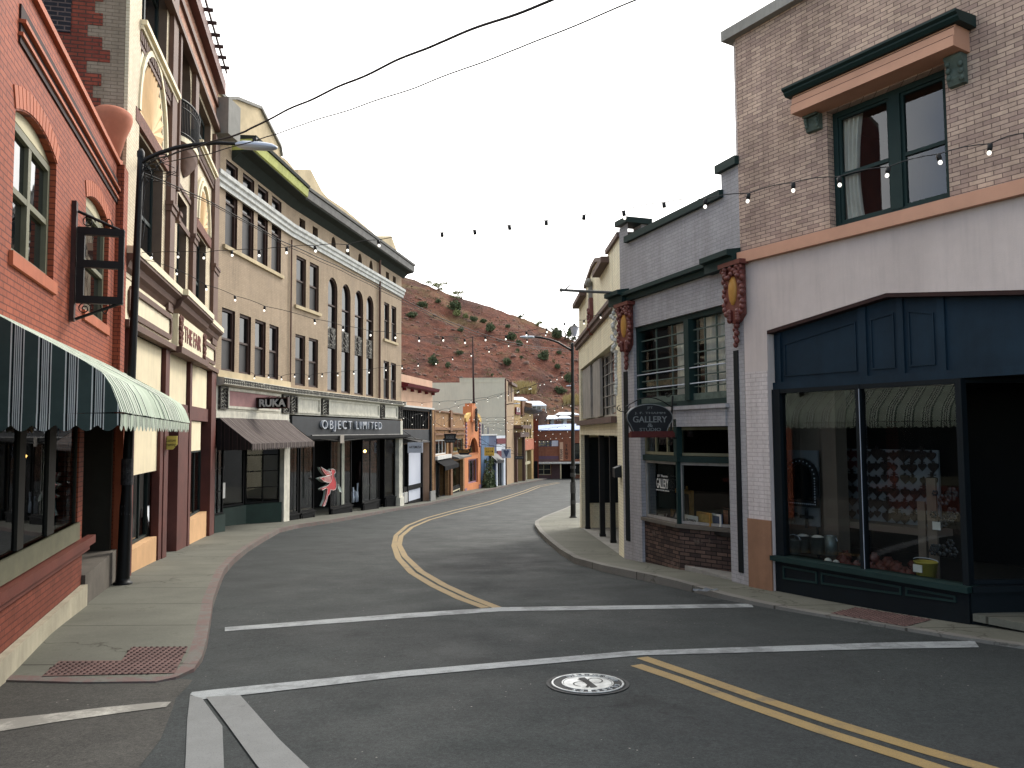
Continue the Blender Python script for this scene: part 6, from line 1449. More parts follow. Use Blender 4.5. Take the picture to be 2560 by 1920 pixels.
M['greygreen'] = paint('grey_green_console', (86, 98, 90), .8, .25, 8, .3); M['deepgreen'] = paint('deep_green_trim', (25, 46, 44), .6, .12, 3, .1, spec=.25); M['blueshop'] = paint('dark_blue_shopfront', (22, 42, 55), .6, .2, 1.5, .1, spec=.2, wear=.06, wearcol=(60, 76, 84), streak=.2)
M['darkshop'] = paint('blue_black_shop_paint', (13, 21, 25), .6, .15, 2, .08, spec=.2); M['curtain'] = paint('pale_curtain', (232, 228, 220), .9, .08, 4, .1, streak=.2)
M['greybrick'] = brick('grey_painted_brick', (168, 166, 168), (160, 158, 160), (142, 140, 142), .2, .058, .004, .75, .5, .1); M['ornred'] = paint('oxblood_ornament', (102, 50, 42), .5, .15, 6, .15, spec=.5); M['gold'] = paint('old_gold_oval', (176, 128, 58), .5, .12, 5, .1)
M['creamy'] = brick('cream_painted_brick', (242, 236, 208), (238, 230, 202), (216, 208, 178), .2, .06, .005, .75, .6, .12); M['brownband'] = paint('brown_band', (98, 78, 70), .7, .12, 2, .15)
M['rustybrick'] = brick('reclaimed_dark_brick', (112, 90, 80), (58, 48, 46), (38, 35, 33), .2, .065, .008, .85, .9, .35, (138, 122, 110)); M['greywood'] = paint('grey_weathered_wood', (150, 146, 140), .8, .15, 2, .2, streak=.3, wear=.12, wearcol=(98, 92, 86))
M['roomwall'] = paint('warm_shop_plaster', (104, 92, 82), .9, .1, 1, .1); M['clear2'] = clearglass('upper_window_glass', .8, .05)
GR = G1.ground
r = empty('shop_building', G1.M, 'mauve brick building at the right with a dark blue shopfront and a green hooded window', 'building')
Ln = G1.L; zB0, zB1, zT = 4.835, 5.0, 8.30
ow = G1.rect(2059, 2368, 172, 496, 0, 'r'); ow = (G1.u(2070,400), G1.u(2369,350), G1.z(2369,496), G1.z(2359,172)+.05)
op = G1.uz(1917,826.5); pk = G1.uz(2215,732.6); pr_ = G1.uz(2560,724.5); ue = Ln-.35
sl = (pr_[1]-pk[1])/(pr_[0]-pk[0])
mid = 2*pk[0]
hole = [(op[0], -.4), (ue, -.4), (ue, pk[1]+sl*(ue-pk[0])), pk, op]
link('brick_wall', wall_mb([(-.03, zB1), (Ln, zB1), (Ln, zT), (-.03, zT)], [archpoly(*ow)], .22), M['mauvebrick'], G1.M, r)
link('stucco_wall', wall_mb([(0, -.4), (op[0]-.0005, -.4), (op[0], op[1]), pk, (ue, hole[2][1]), (ue+.0005, -.4), (Ln, -.4), (Ln, zB0), (0, zB0)], [], .3), M['beigest'], G1.M, r)
rv = MB()
for i in range(5):
    a, b = hole[i], hole[(i+1)%5]
    if i == 0: continue
    rv.quad((a[0],0,a[1]),(b[0],0,b[1]),(b[0],.3,b[1]),(a[0],.3,a[1]))
link('reveal', rv, M['beigest'], G1.M, r)
link('belt_course', MB().box(-.02, Ln, -.09, .05, zB0+.001, zB1-.001), M['peach'], G1.M, r)
link('coping', MB().box(-.2, Ln, -.12, .35, zT, zT+.16), M['concgrey'], G1.M, r)
link('quoin_pier', MB().box(-.12, -.035, .06, .5, 6.35, zT-.002), M['whitebrick'], G1.M, r)
link('side_wall', MB().quad((-.028,.22,5.8),(-.028,8,5.8),(-.028,8,zT),(-.028,.22,zT)).quad((Ln-.02,.02,0),(Ln-.02,8,0),(Ln-.02,8,zT),(Ln-.02,.02,zT)).quad((0,8,0),(Ln,8,0),(Ln,8,zT),(0,8,zT)), M['mauvebrick'], G1.M, r)
link('roof', MB().box(.05, Ln, .05, 8, zT-.6, zT-.5), M['roof'], G1.M, r)
link('pier_paint', MB().box(.012, op[0]-.004, -.012, -.002, 1.08, G1.z(1880,930)), M['whitebrick'], G1.M, r)
link('pier_base', MB().box(.0, op[0]+.0, -.03, -.002, -.3, 1.08), M['pierbrown'], G1.M, r)
# hood
t0 = .34; ul, ur_ = G1.u(1976, 260, t0), G1.u(2383, 100, t0)
zb_, zt_ = G1.z(2379.5,119,t0), G1.z(2379,62,t0)
zb_ = (zb_ + G1.z(1976,282,t0))/2; zt_ = (zt_ + G1.z(1976,236,t0))/2; hh = zt_-zb_
link('hood_board', MB().prismx([(-.003,zb_),(-t0,zb_),(-t0,zb_+hh*.45),(-t0+.025,zb_+hh*.47),(-t0+.025,zb_+hh*.85),(-t0+.05,zb_+hh*.87),(-t0+.05,zt_),(-.003,zt_)], ul, ur_), M['peach'], G1.M, r)
link('hood_cornice', MB().prismx([(-.003,zt_+.001),(-t0,zt_+.001),(-t0-.04,zt_+.04),(-t0-.04,zt_+.06),(-t0-.08,zt_+.085),(-t0-.08,zt_+.11),(-.003,zt_+.14)], ul-.08, ur_+.08), M['deepgreen'], G1.M, r)
cb_ = MB()
for px0, px1, y0, y1 in ((2006,2050,286,339),(2357,2414,130,206)):
    a, b = G1.u(px0,(y0+y1)/2,.1), G1.u(px1,(y0+y1)/2,.1); z1_, z0_ = zb_-.005, G1.z(px0 if px0 < 2100 else px1, y1, .05)
    cb_.prismx([(-.003,z0_),(-.06,z0_+.01),(-.09,z0_+.08),(-.08,z0_+.2),(-.14,z1_-.03),(-.14,z1_),(-.003,z1_)], a+.03, b-.03)
    for k in range(6): cb_.ball(((a+b)/2+(b-a)*.28*(-1)**k, -.085-.006*k, z0_+.06+(z1_-z0_-.1)*k/6), .032, .025, .035, 6, 4)
link('hood_bracket', cb_, M['greygreen'], G1.M, r)
link('board_seam', MB().box(ul+.002, ur_-.002, -t0-.002, -t0+.03, zb_+hh*.45, zb_+hh*.47).box(ul+.002, ur_-.002, -t0+.02, -t0+.06, zb_+hh*.85, zb_+hh*.87), M['trimshadow'], G1.M, r)
um = (G1.u(2205,350)+G1.u(2242,330))/2; mw = .075
wfr = link('window', MB().ring(archpoly(ow[0]+.003,ow[1]-.003,ow[2]+.003,ow[3]-.003), inset(archpoly(*ow), .075), .12, .2).box(um-mw, um+mw, .11, .2, ow[2]+.07, ow[3]-.07), M['deepgreen'], G1.M, r)
zr_ = G1.z(2225, 420); zr_ = G1.z(2242,381)
for a, b in ((ow[0]+.075, um-mw), (um+mw, ow[1]-.075)):
    P_ = [(a+.001,ow[2]+.076),(b-.001,ow[2]+.076),(b-.001,ow[3]-.076),(a+.001,ow[3]-.076)]
    link('sash', MB().ring(P_, inset(P_, .035), .14, .19).box(a+.03, b-.03, .135, .18, zr_-.03, zr_+.015), M['deepgreen'], G1.M, wfr)
    link('pane', MB().quad((a,.165,ow[2]+.07),(b,.165,ow[2]+.07),(b,.165,ow[3]-.07),(a,.165,ow[3]-.07)), M['clear2'], G1.M, wfr)
room(G1, r, ow[0]-.5, ow[1]+.5, .24, 3, ow[2]-.6, ow[3]+.15)
def curtain(F, root, u0, u1, y, z0, z1, nf, name='curtain', taper=0):
    mb = MB(); n = nf*8; vs = []
    for i in range(n+1):
        t_ = i/n; x = u0+(u1-u0)*t_
        for k in range(7): q = k/6; xx = u0+(u1-u0)*t_*(1-taper*sin(pi*q)*.6); vs.append((xx, y+.035*sin(t_*nf*2*pi+q*1.2), z0+(z1-z0)*q))
    mb.add(vs, [(i*7+j,(i+1)*7+j,(i+1)*7+j+1,i*7+j+1) for i in range(n) for j in range(6)], True); return link(name, mb, M['curtain'], F.M, root)
curtain(G1, r, G1.u(2100,400,-.25), G1.u(2160,400,-.25), .25, ow[2]+.02, ow[3], 5, taper=.35); curtain(G1, r, G1.u(2352,350), ow[1], .30, ow[2]+.02, ow[3], 3)
# shopfront
zf = 3.0; Y0 = .14
fas = MB(); 
fas.prism([(op[0]+.004, zf), (ue-.004, zf), (ue-.004, hole[2][1]-.004), (pk[0], pk[1]-.004), (op[0]+.004, op[1]-.004)], Y0, .28)
link('shop_fascia', fas, M['blueshop'], G1.M, r)
fb = MB(); xs_ = []
for a, b in ((1930,1938),(2134,2153),(2231,2247),(2332,2351)):
    u0, u1 = G1.u(a,880), G1.u(b,880); um_ = (u0+u1)/2; ztop_ = (op[1]+(pk[1]-op[1])*(um_-op[0])/(pk[0]-op[0])) if um_ < pk[0] else pk[1]+sl*(um_-pk[0])
    fb.box(u0, u1, Y0-.035, Y0-.002, zf+.03, ztop_-.05); xs_.append((u0, u1, ztop_))
u_ = 4.6; 
fb.box(u_, u_+.06, Y0-.035, Y0-.002, zf+.03, pk[1]+sl*(u_-pk[0])-.05)
fb.box(op[0]+.004, ue-.004, Y0-.05, Y0-.003, zf-.06, zf+.04)
link('fascia_batten', fb, M['blueshop'], G1.M, r)
ft = MB()
for (a0_, a1_, az), (b0, b1, bz) in zip(xs_, xs_[1:]):
    P_ = [(a1_+.05, zf+.12), (b0-.05, zf+.12), (b0-.05, bz-.22), (a1_+.05, az-.22)]; ft.ring(P_, inset(P_, .018), Y0-.016, Y0-.001)
link('fascia_moulding', ft, M['blueshop'], G1.M, r)
# top trim following the opening
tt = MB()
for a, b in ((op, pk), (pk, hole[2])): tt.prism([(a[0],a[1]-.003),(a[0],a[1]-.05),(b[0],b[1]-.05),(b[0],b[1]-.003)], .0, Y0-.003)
link('head_trim', tt, M['trimshadow'], G1.M, r)
zled = .60; c_u = G1.u(2394,1456)
u0 = op[0]+.004; u1 = G1.u(1947,1200); u2, u3 = G1.u(2137,1200), G1.u(2147,1200); u4 = G1.u(2389,1200)
fr = MB().box(u0, u1, .06, .2, zled, zf-.06).box(u2, u3, .06, .17, zled, zf-.06).box(u4, u4+.07, .06, .17, zled, zf-.06).box(u1, u4, .07, .17, zf-.12, zf-.061)
sw_ = link('shop_window', fr, M['darkshop'], G1.M, r)
link('mullion_strip', MB().box(u3+.001, u3+.007, .050, .059, zled, zf-.12), M['lampgrey'], G1.M, r)
link('pane', MB().quad((u1,.12,zled),(u2,.12,zled),(u2,.12,zf-.12),(u1,.12,zf-.12)), M['clear'], G1.M, sw_); link('pane', MB().quad((u3,.12,zled),(u4,.12,zled),(u4,.12,zf-.12),(u3,.12,zf-.12)), M['clear'], G1.M, sw_)
link('stall_riser', MB().box(u0, u4+.07, .04, .2, -.3, zled-.07), M['darkshop'], G1.M, r)
link('ledge', MB().box(u0-.03, u4+.10, -.04, .22, zled-.07, zled-.002), M['deepgreen'], G1.M, r)
rp = MB()
for a, b in ((1955,2040),(2050,2250),(2260,2385)):
    A_, B_ = G1.u(a,1480), G1.u(b,1480); P_ = [(A_,GR(A_)+.14),(B_,GR(B_)+.14),(B_,zled-.13),(A_,zled-.13)]; rp.ring(P_, inset(P_, .025), .022, .038)
link('riser_moulding', rp, M['deepgreen'], G1.M, r)
# entry recess: window running inwards, far jamb, floor
Fq = G1.sub((u4+.07, .05), (u4+.9, 1.6))
link('return_riser', MB().box(.02, Fq.L, .0, .15, -.3, zled-.07).box(.02, Fq.L, -.05, .2, zled-.068, zled-.004), M['darkshop'], Fq.M, r)
window(Fq, r, (.02, Fq.L, zled, zf-.06), M['darkshop'], M['clear'], .1, .05, rows=1, cols=1)
link('entry_door', MB().box(u4+.9, ue-.05, 1.6, 1.66, -.2, zf-.05), M['darkshop'], G1.M, r); link('door_glass', MB().box(u4+1.1, ue-.3, 1.57, 1.598, .5, 2.3), M['glass'], G1.M, r)
link('entry_ceiling', MB().box(u4+.1, ue-.01, .3, 1.7, zf-.04, zf), M['darkshop'], G1.M, r); link('entry_floor', MB().box(u4+.1, ue-.01, .05, 1.6, GR(u4+.5)-.06, GR(u4+.5)+.02), M['concrete'], G1.M, r)
link('side_jamb', MB().box(ue-.06, ue-.004, .0, 1.6, -.3, zf), M['darkshop'], G1.M, r)
link('door_handle', MB().tube([(u4+1.18,1.5,.9),(u4+1.18,1.48,1.9)], .012), M['lampgrey'], G1.M, r)
# interior
it = MB(); D = 2.4
ui = u0-.72; it.quad((ui,D,0),(u4+1,D,0),(u4+1,D,zf),(ui,D,zf)); it.quad((ui,.31,0),(ui,D,0),(ui,D,zf),(ui,.31,zf)); it.quad((ui,.31,0),(u0-.01,.31,0),(u0-.01,.31,zf),(ui,.31,zf)); it.quad((ui,.2,zf-.01),(ui,D,zf-.01),(u4+1,D,zf-.01),(u4+1,.2,zf-.01))
link('interior', it, M['interior'], G1.M, r); link('interior_pier', MB().box(ui+.02, G1.u(2065,1100,-.8), .85, .9, .3, zf-.02).box(G1.u(2065,1100,-.8), G1.u(2100,1100,-.8), .7, .95, .3, zf-.02), M['roomwall'], G1.M, r)
link('display_floor', MB().box(ui, u4+.06, .32, D, zled-.25, zled-.10), M['interior'], G1.M, r)
def on(F, px, py, y): u, z = F.uz(px, py, -y); return u, z
def item(F, name, label, cat, px, py, y, group=None):
    u, z = on(F, px, py, y); T = F.M @ Matrix.Translation((u, y, z)); return empty(name, T, label, cat, group), T
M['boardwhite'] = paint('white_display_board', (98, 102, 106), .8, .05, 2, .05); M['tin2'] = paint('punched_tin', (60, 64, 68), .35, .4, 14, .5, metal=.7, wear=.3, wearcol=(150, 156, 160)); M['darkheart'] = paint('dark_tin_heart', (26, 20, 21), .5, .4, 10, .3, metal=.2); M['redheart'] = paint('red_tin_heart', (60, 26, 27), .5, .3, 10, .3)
def size(F, px0, px1, py, y): return abs(F.u(px1, py, -y) - F.u(px0, py, -y))
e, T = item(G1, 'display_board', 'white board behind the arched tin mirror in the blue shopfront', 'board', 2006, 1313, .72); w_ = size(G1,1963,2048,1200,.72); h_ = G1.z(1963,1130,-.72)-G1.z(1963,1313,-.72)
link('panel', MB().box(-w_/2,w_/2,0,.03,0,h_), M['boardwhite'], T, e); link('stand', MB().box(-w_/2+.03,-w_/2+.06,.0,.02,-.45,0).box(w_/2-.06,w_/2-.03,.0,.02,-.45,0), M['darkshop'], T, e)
e, T = item(G1, 'arched_mirror', 'arched mirror in a studded dark tin frame', 'mirror', 2007, 1266, .68); w_ = size(G1,1966,2049,1200,.68); h_ = G1.z(1966,1147,-.68)-G1.z(1966,1266,-.68)
P_ = archpoly(-w_/2,w_/2,0,h_,w_/2,12); Q_ = archpoly(-w_/2+.09,w_/2-.09,.09,h_-.09,w_/2-.09,12); link('frame', MB().ring(P_,Q_,-.04,.0), M['tin2'], T, e)
link('mirror_glass', MB().add([(a,-.01,b) for a,b in Q_],[tuple(t) for t in tessellate_polygon([[Vector((a,b,0)) for a,b in Q_]])]), M['glass'], T, e)
sd_ = MB(); MP = [((a+c)/2,(b+d)/2) for (a,b),(c,d) in zip(P_,Q_)]
for (a,b),(c,d) in zip(MP, MP[1:]+MP[:1]):
    n = max(1,int(math.hypot(c-a,d-b)/.035))
    for k in range(n): sd_.ball((a+(c-a)*k/n,-.042,b+(d-b)*k/n), .011, n=6, m=4)
link('stud', sd_, M['lampgrey'], T, e)
for px, py, w0, h0, lb in ((1984,1304,.16,.17,'smaller dark tin cross under the arched mirror, left one'),(2018,1320,.2,.26,'larger dark tin cross under the arched mirror, right one')):
    e, T = item(G1, 'tin_cross', lb, 'cross', px, py, .66); link('bar', MB().box(-.02,.02,-.02,0,0,h0).box(-w0/2,w0/2,-.021,-.001,h0*.55,h0*.55+.045), M['tin2'], T, e); link('tip', MB().ball((-w0/2,-.01,h0*.62),.028,.012,.028).ball((w0/2,-.01,h0*.62),.028,.012,.028).ball((0,-.01,h0),.028,.012,.028), M['tin2'], T, e)
e, T = item(G1, 'display_board', 'large white board crowded with dark tin hearts in the blue shopfront', 'board', 2220, 1306, 1.25); w_ = size(G1,2098,2345,1200,1.25); h_ = G1.z(2098,1134,-1.25)-G1.z(2098,1306,-1.25)
link('panel', MB().box(-w_/2,w_/2,0,.04,0,h_), M['boardwhite'], T, e); link('shelf', MB().box(-w_/2-.05,w_/2+.1,-.25,.1,-.1,-.01), M['roomwall'], T, e)
TB, WB, HB = T, w_, h_
def heart(s, kind):
    mb = MB(); P_ = []
    for k in range(20): t_ = 2*pi*k/20; P_.append((s*.5*sin(t_)**3*1.0, s*(.40*cos(t_)-.16*cos(2*t_)-.07*cos(3*t_)-.02*cos(4*t_))))
    mb.prism(P_, -.02, -.002)
    if kind: mb.box(-.014*s/.12,.014*s/.12,-.018,-.002,s*.3,s*.75).box(-.04*s/.12,.04*s/.12,-.0181,-.0021,s*.48,s*.56)
    else: mb.ball((0,-.012,s*.38), s*.16, .01, s*.2, 6, 4)
    return mb.mesh('plaque')
hp_ = [heart(.15,0), heart(.15,1), heart(.15,0)]; hp_[2].materials.append(M['redheart']); hp_[0].materials.append(M['darkheart']); hp_[1].materials.append(M['darkheart'])
ORD = ('first','second','third','fourth','fifth','sixth','seventh','eighth','ninth','tenth','last'); ROW = ('bottom','second lowest','third lowest','third highest','second highest','top')
rd = random.Random(2)
for i in range(11):
    for j in range(6):
        k = rd.choice((0,0,1,2)) if i < 3 else rd.choice((0,1)); x = -WB/2+.07+(WB-.14)*i/10+rd.uniform(-.02,.02); z = .09+(HB-.16)*j/5+rd.uniform(-.02,.02); s = rd.uniform(.7,1.15)*(1.15 if j == 5 else 1)
        o = bpy.data.objects.new('heart_plaque', hp_[k]); COL.objects.link(o); o.matrix_basis = TB @ Matrix.Translation((x,-.003,z)) @ Matrix.Scale(s,4); tag(o, ('dark tin heart', 'dark crossed tin heart', 'dark red tin heart')[k] + ', ' + ORD[i] + ' from left in ' + ROW[j] + ' row on the white board', 'plaque', 'tin plaques on the large white board')
# items on the display floor
zfl = zled-.10
M['galv'] = paint('galvanised_bucket', (112, 122, 122), .4, .2, 6, .1, metal=.6); M['potred'] = paint('painted_red_pottery', (104, 54, 46), .6, .4, 9, .2, wear=.3, wearcol=(160, 130, 110)); M['yellowb'] = paint('yellow_bucket', (168, 152, 62), .5, .1, 3, .05)
def lathe_item(name, label, cat, px, py, y, prof, mat, s=1.0, group=None, extra=None):
    e, T = item(G1, name, label, cat, px, py, y, group); link('body', MB().lathe([(a*s,b*s) for a,b in prof], (0,0,0), 16), M[mat] if isinstance(mat,str) else mat, T, e)
    if extra: extra(e, T)
    return e
bp = [(0,0),(.085,0),(.10,.2),(.104,.2),(.104,.205),(.095,.205),(.085,.01)]
def white_cloth(e, T): link('cloth', MB().ball((0,0,.21), .1, .09, .05), M['white'], T, e)
def rim(e, T): link('handle', MB().tube([(.105*cos(pi*k/10),0,.2+.07*sin(pi*k/10)) for k in range(11)], .005), M['lampgrey'], T, e)
lathe_item('bucket','squat grey bucket at the far left of the shop window floor','bucket',1986,1384,.32,bp,'galv',1.0,None,rim)
lathe_item('bucket','galvanised bucket with white cloth spilling over it, left one','bucket',2008,1380,.5,bp,'galv',1.15,None,white_cloth)
lathe_item('bucket','galvanised bucket with white cloth spilling over it, right one','bucket',2045,1384,.48,bp,'galv',1.15,None,white_cloth)
lathe_item('bucket','tall grey tin beside the white clothed buckets, nearest the window bar','bucket',2078,1388,.5,[(0,0),(.08,0),(.08,.27),(.07,.27),(.07,.01)],'galv',1.0,None,rim)
def lab(e, T): link('label_card', MB().box(-.075,.035,-.145,-.135,.07,.16), M['white'], T, e); link('handle', MB().tube([(.155*cos(pi*k/10),0,.2+.03*sin(pi*k/10)) for k in range(11)], .005), M['lampgrey'], T, e)
lathe_item('bucket','yellow bucket with a white label card in the shop window','bucket',2316,1443,.32,[(0,0),(.115,0),(.15,.2),(.155,.2),(.155,.21),(.145,.21),(.11,.01)],'yellowb',.9,None,lab)
pots = [(0,0),(.05,0),(.075,.05),(.07,.09),(.035,.12),(.04,.14),(.03,.14)]; rd = random.Random(9)
for i in range(30):
    px = 2090+rd.random()*190; yy = .3+.9*rd.random(); base = zfl
    u_ = G1.u(px,1400,-yy)
    o = bpy.data.objects.new('painted_pot', bpy.data.meshes.get('painted_pot_mesh') or MB().lathe(pots,(0,0,0),12).mesh('painted_pot_mesh')); COL.objects.link(o)
    if not o.data.materials: o.data.materials.append(M['potred'])
    o.matrix_basis = G1.M @ Matrix.Translation((u_, yy, base)) @ Matrix.Scale(rd.uniform(.6,1.3),4); tag(o, 'little red painted pot among the crowd on the shop window floor', 'pot', 'red painted pots in the shop window')
for k, (px, yy, s) in enumerate(((2070,.28,1.0),(2090,.30,.9))):
    T = G1.M @ Matrix.Translation((G1.u(px,1400,-yy), yy, zfl)); e = empty('skull_figure', T, ('white painted skull figure on the window floor, left one','white painted skull figure with little ears, right one')[k], 'figurine')
    link('head', MB().ball((0,0,.07*s), .055*s, .055*s, .06*s, 10, 8), M['white'], T, e); link('jaw', MB().box(-.03*s,.03*s,-.045,.02,0,.03*s), M['white'], T, e); link('eye', MB().ball((-.02*s,-.05*s,.075*s), .012, n=6, m=4).ball((.02*s,-.05*s,.075*s), .012, n=6, m=4), M['ink'], T, e)
T = G1.M @ Matrix.Translation((G1.u(2330,1300,-.6), .6, zfl)); e = empty('flower_stand', T, 'tall wooden cross stand hung with pale metal flowers in the window', 'stand')
link('post', MB().box(-.06,.06,0,.03,0,1.25).box(-.2,-.1,.02,.05,0,.95), M['roomwall'], T, e); fl = MB(); rd = random.Random(4)
for k in range(16):
    c = Vector((.1+rd.uniform(-.12,.22), -.06, .3+rd.random()*.95)); s = .025+.03*rd.random()
    for q in range(6): a = q*pi/3; fl.ball(c+Vector((s*cos(a),0,s*sin(a))), s*.6, .01, s*.6, 6, 4)
link('flower', fl, M['tin2'], T, e); link('tag', MB().box(.02,.12,-.03,-.025,.62,.72), M['white'], T, e)
# ------------------------------------------------ G2 grey gallery
GG = G2.ground
r = empty('gallery_building', G2.M, 'grey painted brick gallery with green trim and a dark brick window base', 'building'); Lg = G2.L
zC = 6.16; wo = (G2.u(1584,900), G2.u(1814,880), 2.97, 4.50); st_ = G2.u(1803,460)
lo = (G2.u(1602,1150), G2.u(1822,1150), -.45, 2.62)
ol = [(-.02,-.5),(lo[0],-.5),(lo[0],lo[3]),(lo[1],lo[3]),(lo[1],-.5),(Lg-.005,-.5),(Lg-.005,6.55),(st_,6.55),(st_,zC),(.33,zC),(.33,6.55),(-.02,6.52)]
link('wall', wall_mb(ol, [archpoly(*wo)], .22), M['greybrick'], G2.M, r)
link('reveal', MB().quad((lo[0],0,-.5),(lo[0],.3,-.5),(lo[0],.3,lo[3]),(lo[0],0,lo[3])).quad((lo[1],0,-.5),(lo[1],0,lo[3]),(lo[1],.3,lo[3]),(lo[1],.3,-.5)).quad((lo[0],0,lo[3]),(lo[0],.3,lo[3]),(lo[1],.3,lo[3]),(lo[1],0,lo[3])), M['greybrick'], G2.M, r)
link('coping', MB().box(.30, st_+.05, -.08, .25, zC, zC+.12).box(-.06, .40, -.08, .5, 6.552, 6.66).box(st_-.06, Lg-.01, -.08, .3, 6.552, 6.68), M['deepgreen'], G2.M, r)
link('side_wall', MB().box(.0,.33,.3,.45,zC,6.55).quad((0,.02,0),(0,8,0),(0,8,6.1),(0,.02,6.1)).quad((0,8,0),(Lg,8,0),(Lg,8,6.1),(0,8,6.1)), M['greybrick'], G2.M, r); link('roof', MB().box(.02,Lg-.02,.05,8,5.5,5.6), M['roof'], G2.M, r)
zK = 5.02
link('cornice', MB().prismx([(-.003,zK),(-.08,zK),(-.08,zK+.09),(-.17,zK+.10),(-.17,zK+.17),(-.003,zK+.2)], .34, Lg-.75).prismx([(-.003,zK-.02),(-.16,zK-.02),(-.16,zK+.12),(-.25,zK+.14),(-.25,zK+.22),(-.003,zK+.26)], Lg-.749, Lg-.02).prismx([(-.003,zK-.03),(-.16,zK-.03),(-.16,zK+.12),(-.25,zK+.14),(-.25,zK+.22),(-.003,zK+.26)], -.22, .339), M['deepgreen'], G2.M, r)
def ornament(F, root, pl, pr, yt, yb, yp, label=None):
    u0, u1 = F.u(pl,(yt+yb)/2,.1), F.u(pr,(yt+yb)/2,.1); zt_, zb_, zp = F.z(pl,yt,.1), F.z(pl,yb,.1), F.z(pl,yp,.1); uc = (u0+u1)/2; w = (u1-u0)
    mb = MB(); mb.prism([(uc-w*.32,zt_-.05),(uc-w*.32,zb_+w*.2),(uc-w*.15,zb_+.02),(uc,zb_-.02),(uc+w*.15,zb_+.02),(uc+w*.32,zb_+w*.2),(uc+w*.32,zt_-.05)], -.10, -.003)
    H_ = zt_-zb_
    for sgn in (-1,1):
        mb.tube([(uc+sgn*w*(.30+.13*(1-k/18)*cos(k*.5)), -.13, zt_-.14+.09*(1-k/18)*sin(k*.5)) for k in range(17)], .022, 6)
        for k in range(9): mb.ball((uc+sgn*w*(.34+.05*sin(k*2.2)), -.09, zt_-.2-(H_-.35)*k/8), .045, .05, .055, 6, 4)
    mb.box(uc-w*.46,uc+w*.46,-.17,-.01,zt_-.07,zt_-.005)
    for k in range(12): mb.ball((uc+w*.28*sin(k*2.6), -.13, zt_-.1-.18*(k%4)/4), .05, .045, .045, 6, 4); mb.ball((uc+w*.22*cos(k*2.1), -.12, zb_+.04+.16*(k%4)/4), .045, .04, .05, 6, 4)
    for k in range(6): mb.ball((uc+.015*(-1)**k, -.06, zb_-.04-(zb_-zp)*k/6), .05-.004*k, .045, .05, 6, 4)
    o_ = link('ornament', mb, M['ornred'], F.M, root)
    link('gold_oval', MB().ball((uc,-.10,(zt_+zb_)/2+.03), w*.17, .04, H_*.25, 12, 8), M['gold'], F.M, o_)
ornament(G2, r, 1541, 1579, 763, 883, 924); ornament(G2, r, 1803, 1863, 664, 814, 870)
gs = MB()
for a, b, y0, y1 in ((1563,1573,929,1350),(1841,1853,876,1428)):
    u0, u1 = G2.u(a,1150), G2.u(b,1150); gs.box(u0, u1, -.012, -.002, G2.z(a,y1), G2.z(a,y0))
link('inlaid_strip', gs, M['darkshop'], G2.M, r)
# upper window
um = (G2.u(1700,900)+G2.u(1727,900))/2
wf = link('window', MB().ring(archpoly(wo[0]+.003,wo[1]-.003,wo[2]+.003,wo[3]-.003), inset(archpoly(*wo), .09), .06, .2).box(um-.07,um+.07,.02,.19,wo[2]+.09,wo[3]-.09), M['deepgreen'], G2.M, r)
for a, b in ((wo[0]+.09,um-.07),(um+.07,wo[1]-.09)):
    mn = MB()
    for k in range(1,3): x = a+(b-a)*k/3; mn.box(x-.01,x+.01,.12,.15,wo[2]+.2,wo[3]-.09)
    for k in range(1,7): z = wo[2]+.12+(wo[3]-wo[2]-.2)*k/7; mn.box(a,b,.118,.152,z-.01,z+.01)
    mn.box(a,b,.1,.17,wo[2]+.09,wo[2]+.2); link('glazing_bar', mn, M['greygreen'], G2.M, wf)
    for zz in (wo[2]+.36, wo[2]+.62): mn2 = MB().tube([(a-.03,.04,zz),(b+.03,.04,zz)], .012, 6); link('guard_bar', mn2, M['lampgrey'], G2.M, wf)
    link('pane', MB().quad((a,.135,wo[2]+.09),(b,.135,wo[2]+.09),(b,.135,wo[3]-.09),(a,.135,wo[3]-.09)), M['clear'], G2.M, wf)
room(G2, r, wo[0]-.2, wo[1]+.2, .23, 2.2, wo[2]-.1, wo[3]+.2); curtain(G2, r, um+.1, wo[1]-.1, .3, wo[2]+.1, wo[3], 6); curtain(G2, r, um-.75, um-.35, .3, wo[2]+.1, wo[3], 3); curtain(G2, r, um-.2, um-.08, .3, wo[2]+.1, wo[3], 1)
link('apron', MB().box(wo[0]-.05, lo[1]-.02, -.03, -.003, 2.62, 2.9).box(wo[0]-.08, wo[1]+.06, -.07, -.003, 2.9, 2.965), M['greybrick'], G2.M, r)
# lower shop: angled bay. left pane on the facade, right pane runs inwards
ub = G2.u(1695,1300); zS = 1.0; zH1 = 1.98
FL = G2.sub((lo[0], .06), (ub, .02)); FR = G2.sub((ub, .02), (lo[1]+.30, .84))
zb0 = .98
for F in (FL, FR):
    link('brick_base', MB().box(0 if F is FR else .0, F.L, .0, .2, -.6, zb0-.06), M['rustybrick'], F.M, r); link('stone_sill', MB().box(-.02, F.L, -.07, .25, zb0-.058, zb0), M['stonegrey'], F.M, r)
    window(F, r, (.0, F.L, zb0+.003, 2.02), M['greywood'], M['clear'], .08, .045, rows=1); link('beam', MB().box(0, F.L, -.02, .12, 2.02, 2.12), M['deepgreen'], F.M, r)
    window(F, r, (.0, F.L, 2.125, 2.615), M['olive'], M['clear'], .08, .05, rows=1, cols=3 if F is FL else 2, mun=.04)
link('corner_post', MB().box(ub-.05, ub+.05, -.03, .08, 2.02, 2.75).box(ub-.025, ub+.02, -.01, .06, zb0, 2.02), M['deepgreen'], G2.M, r)
Dg = 2.6
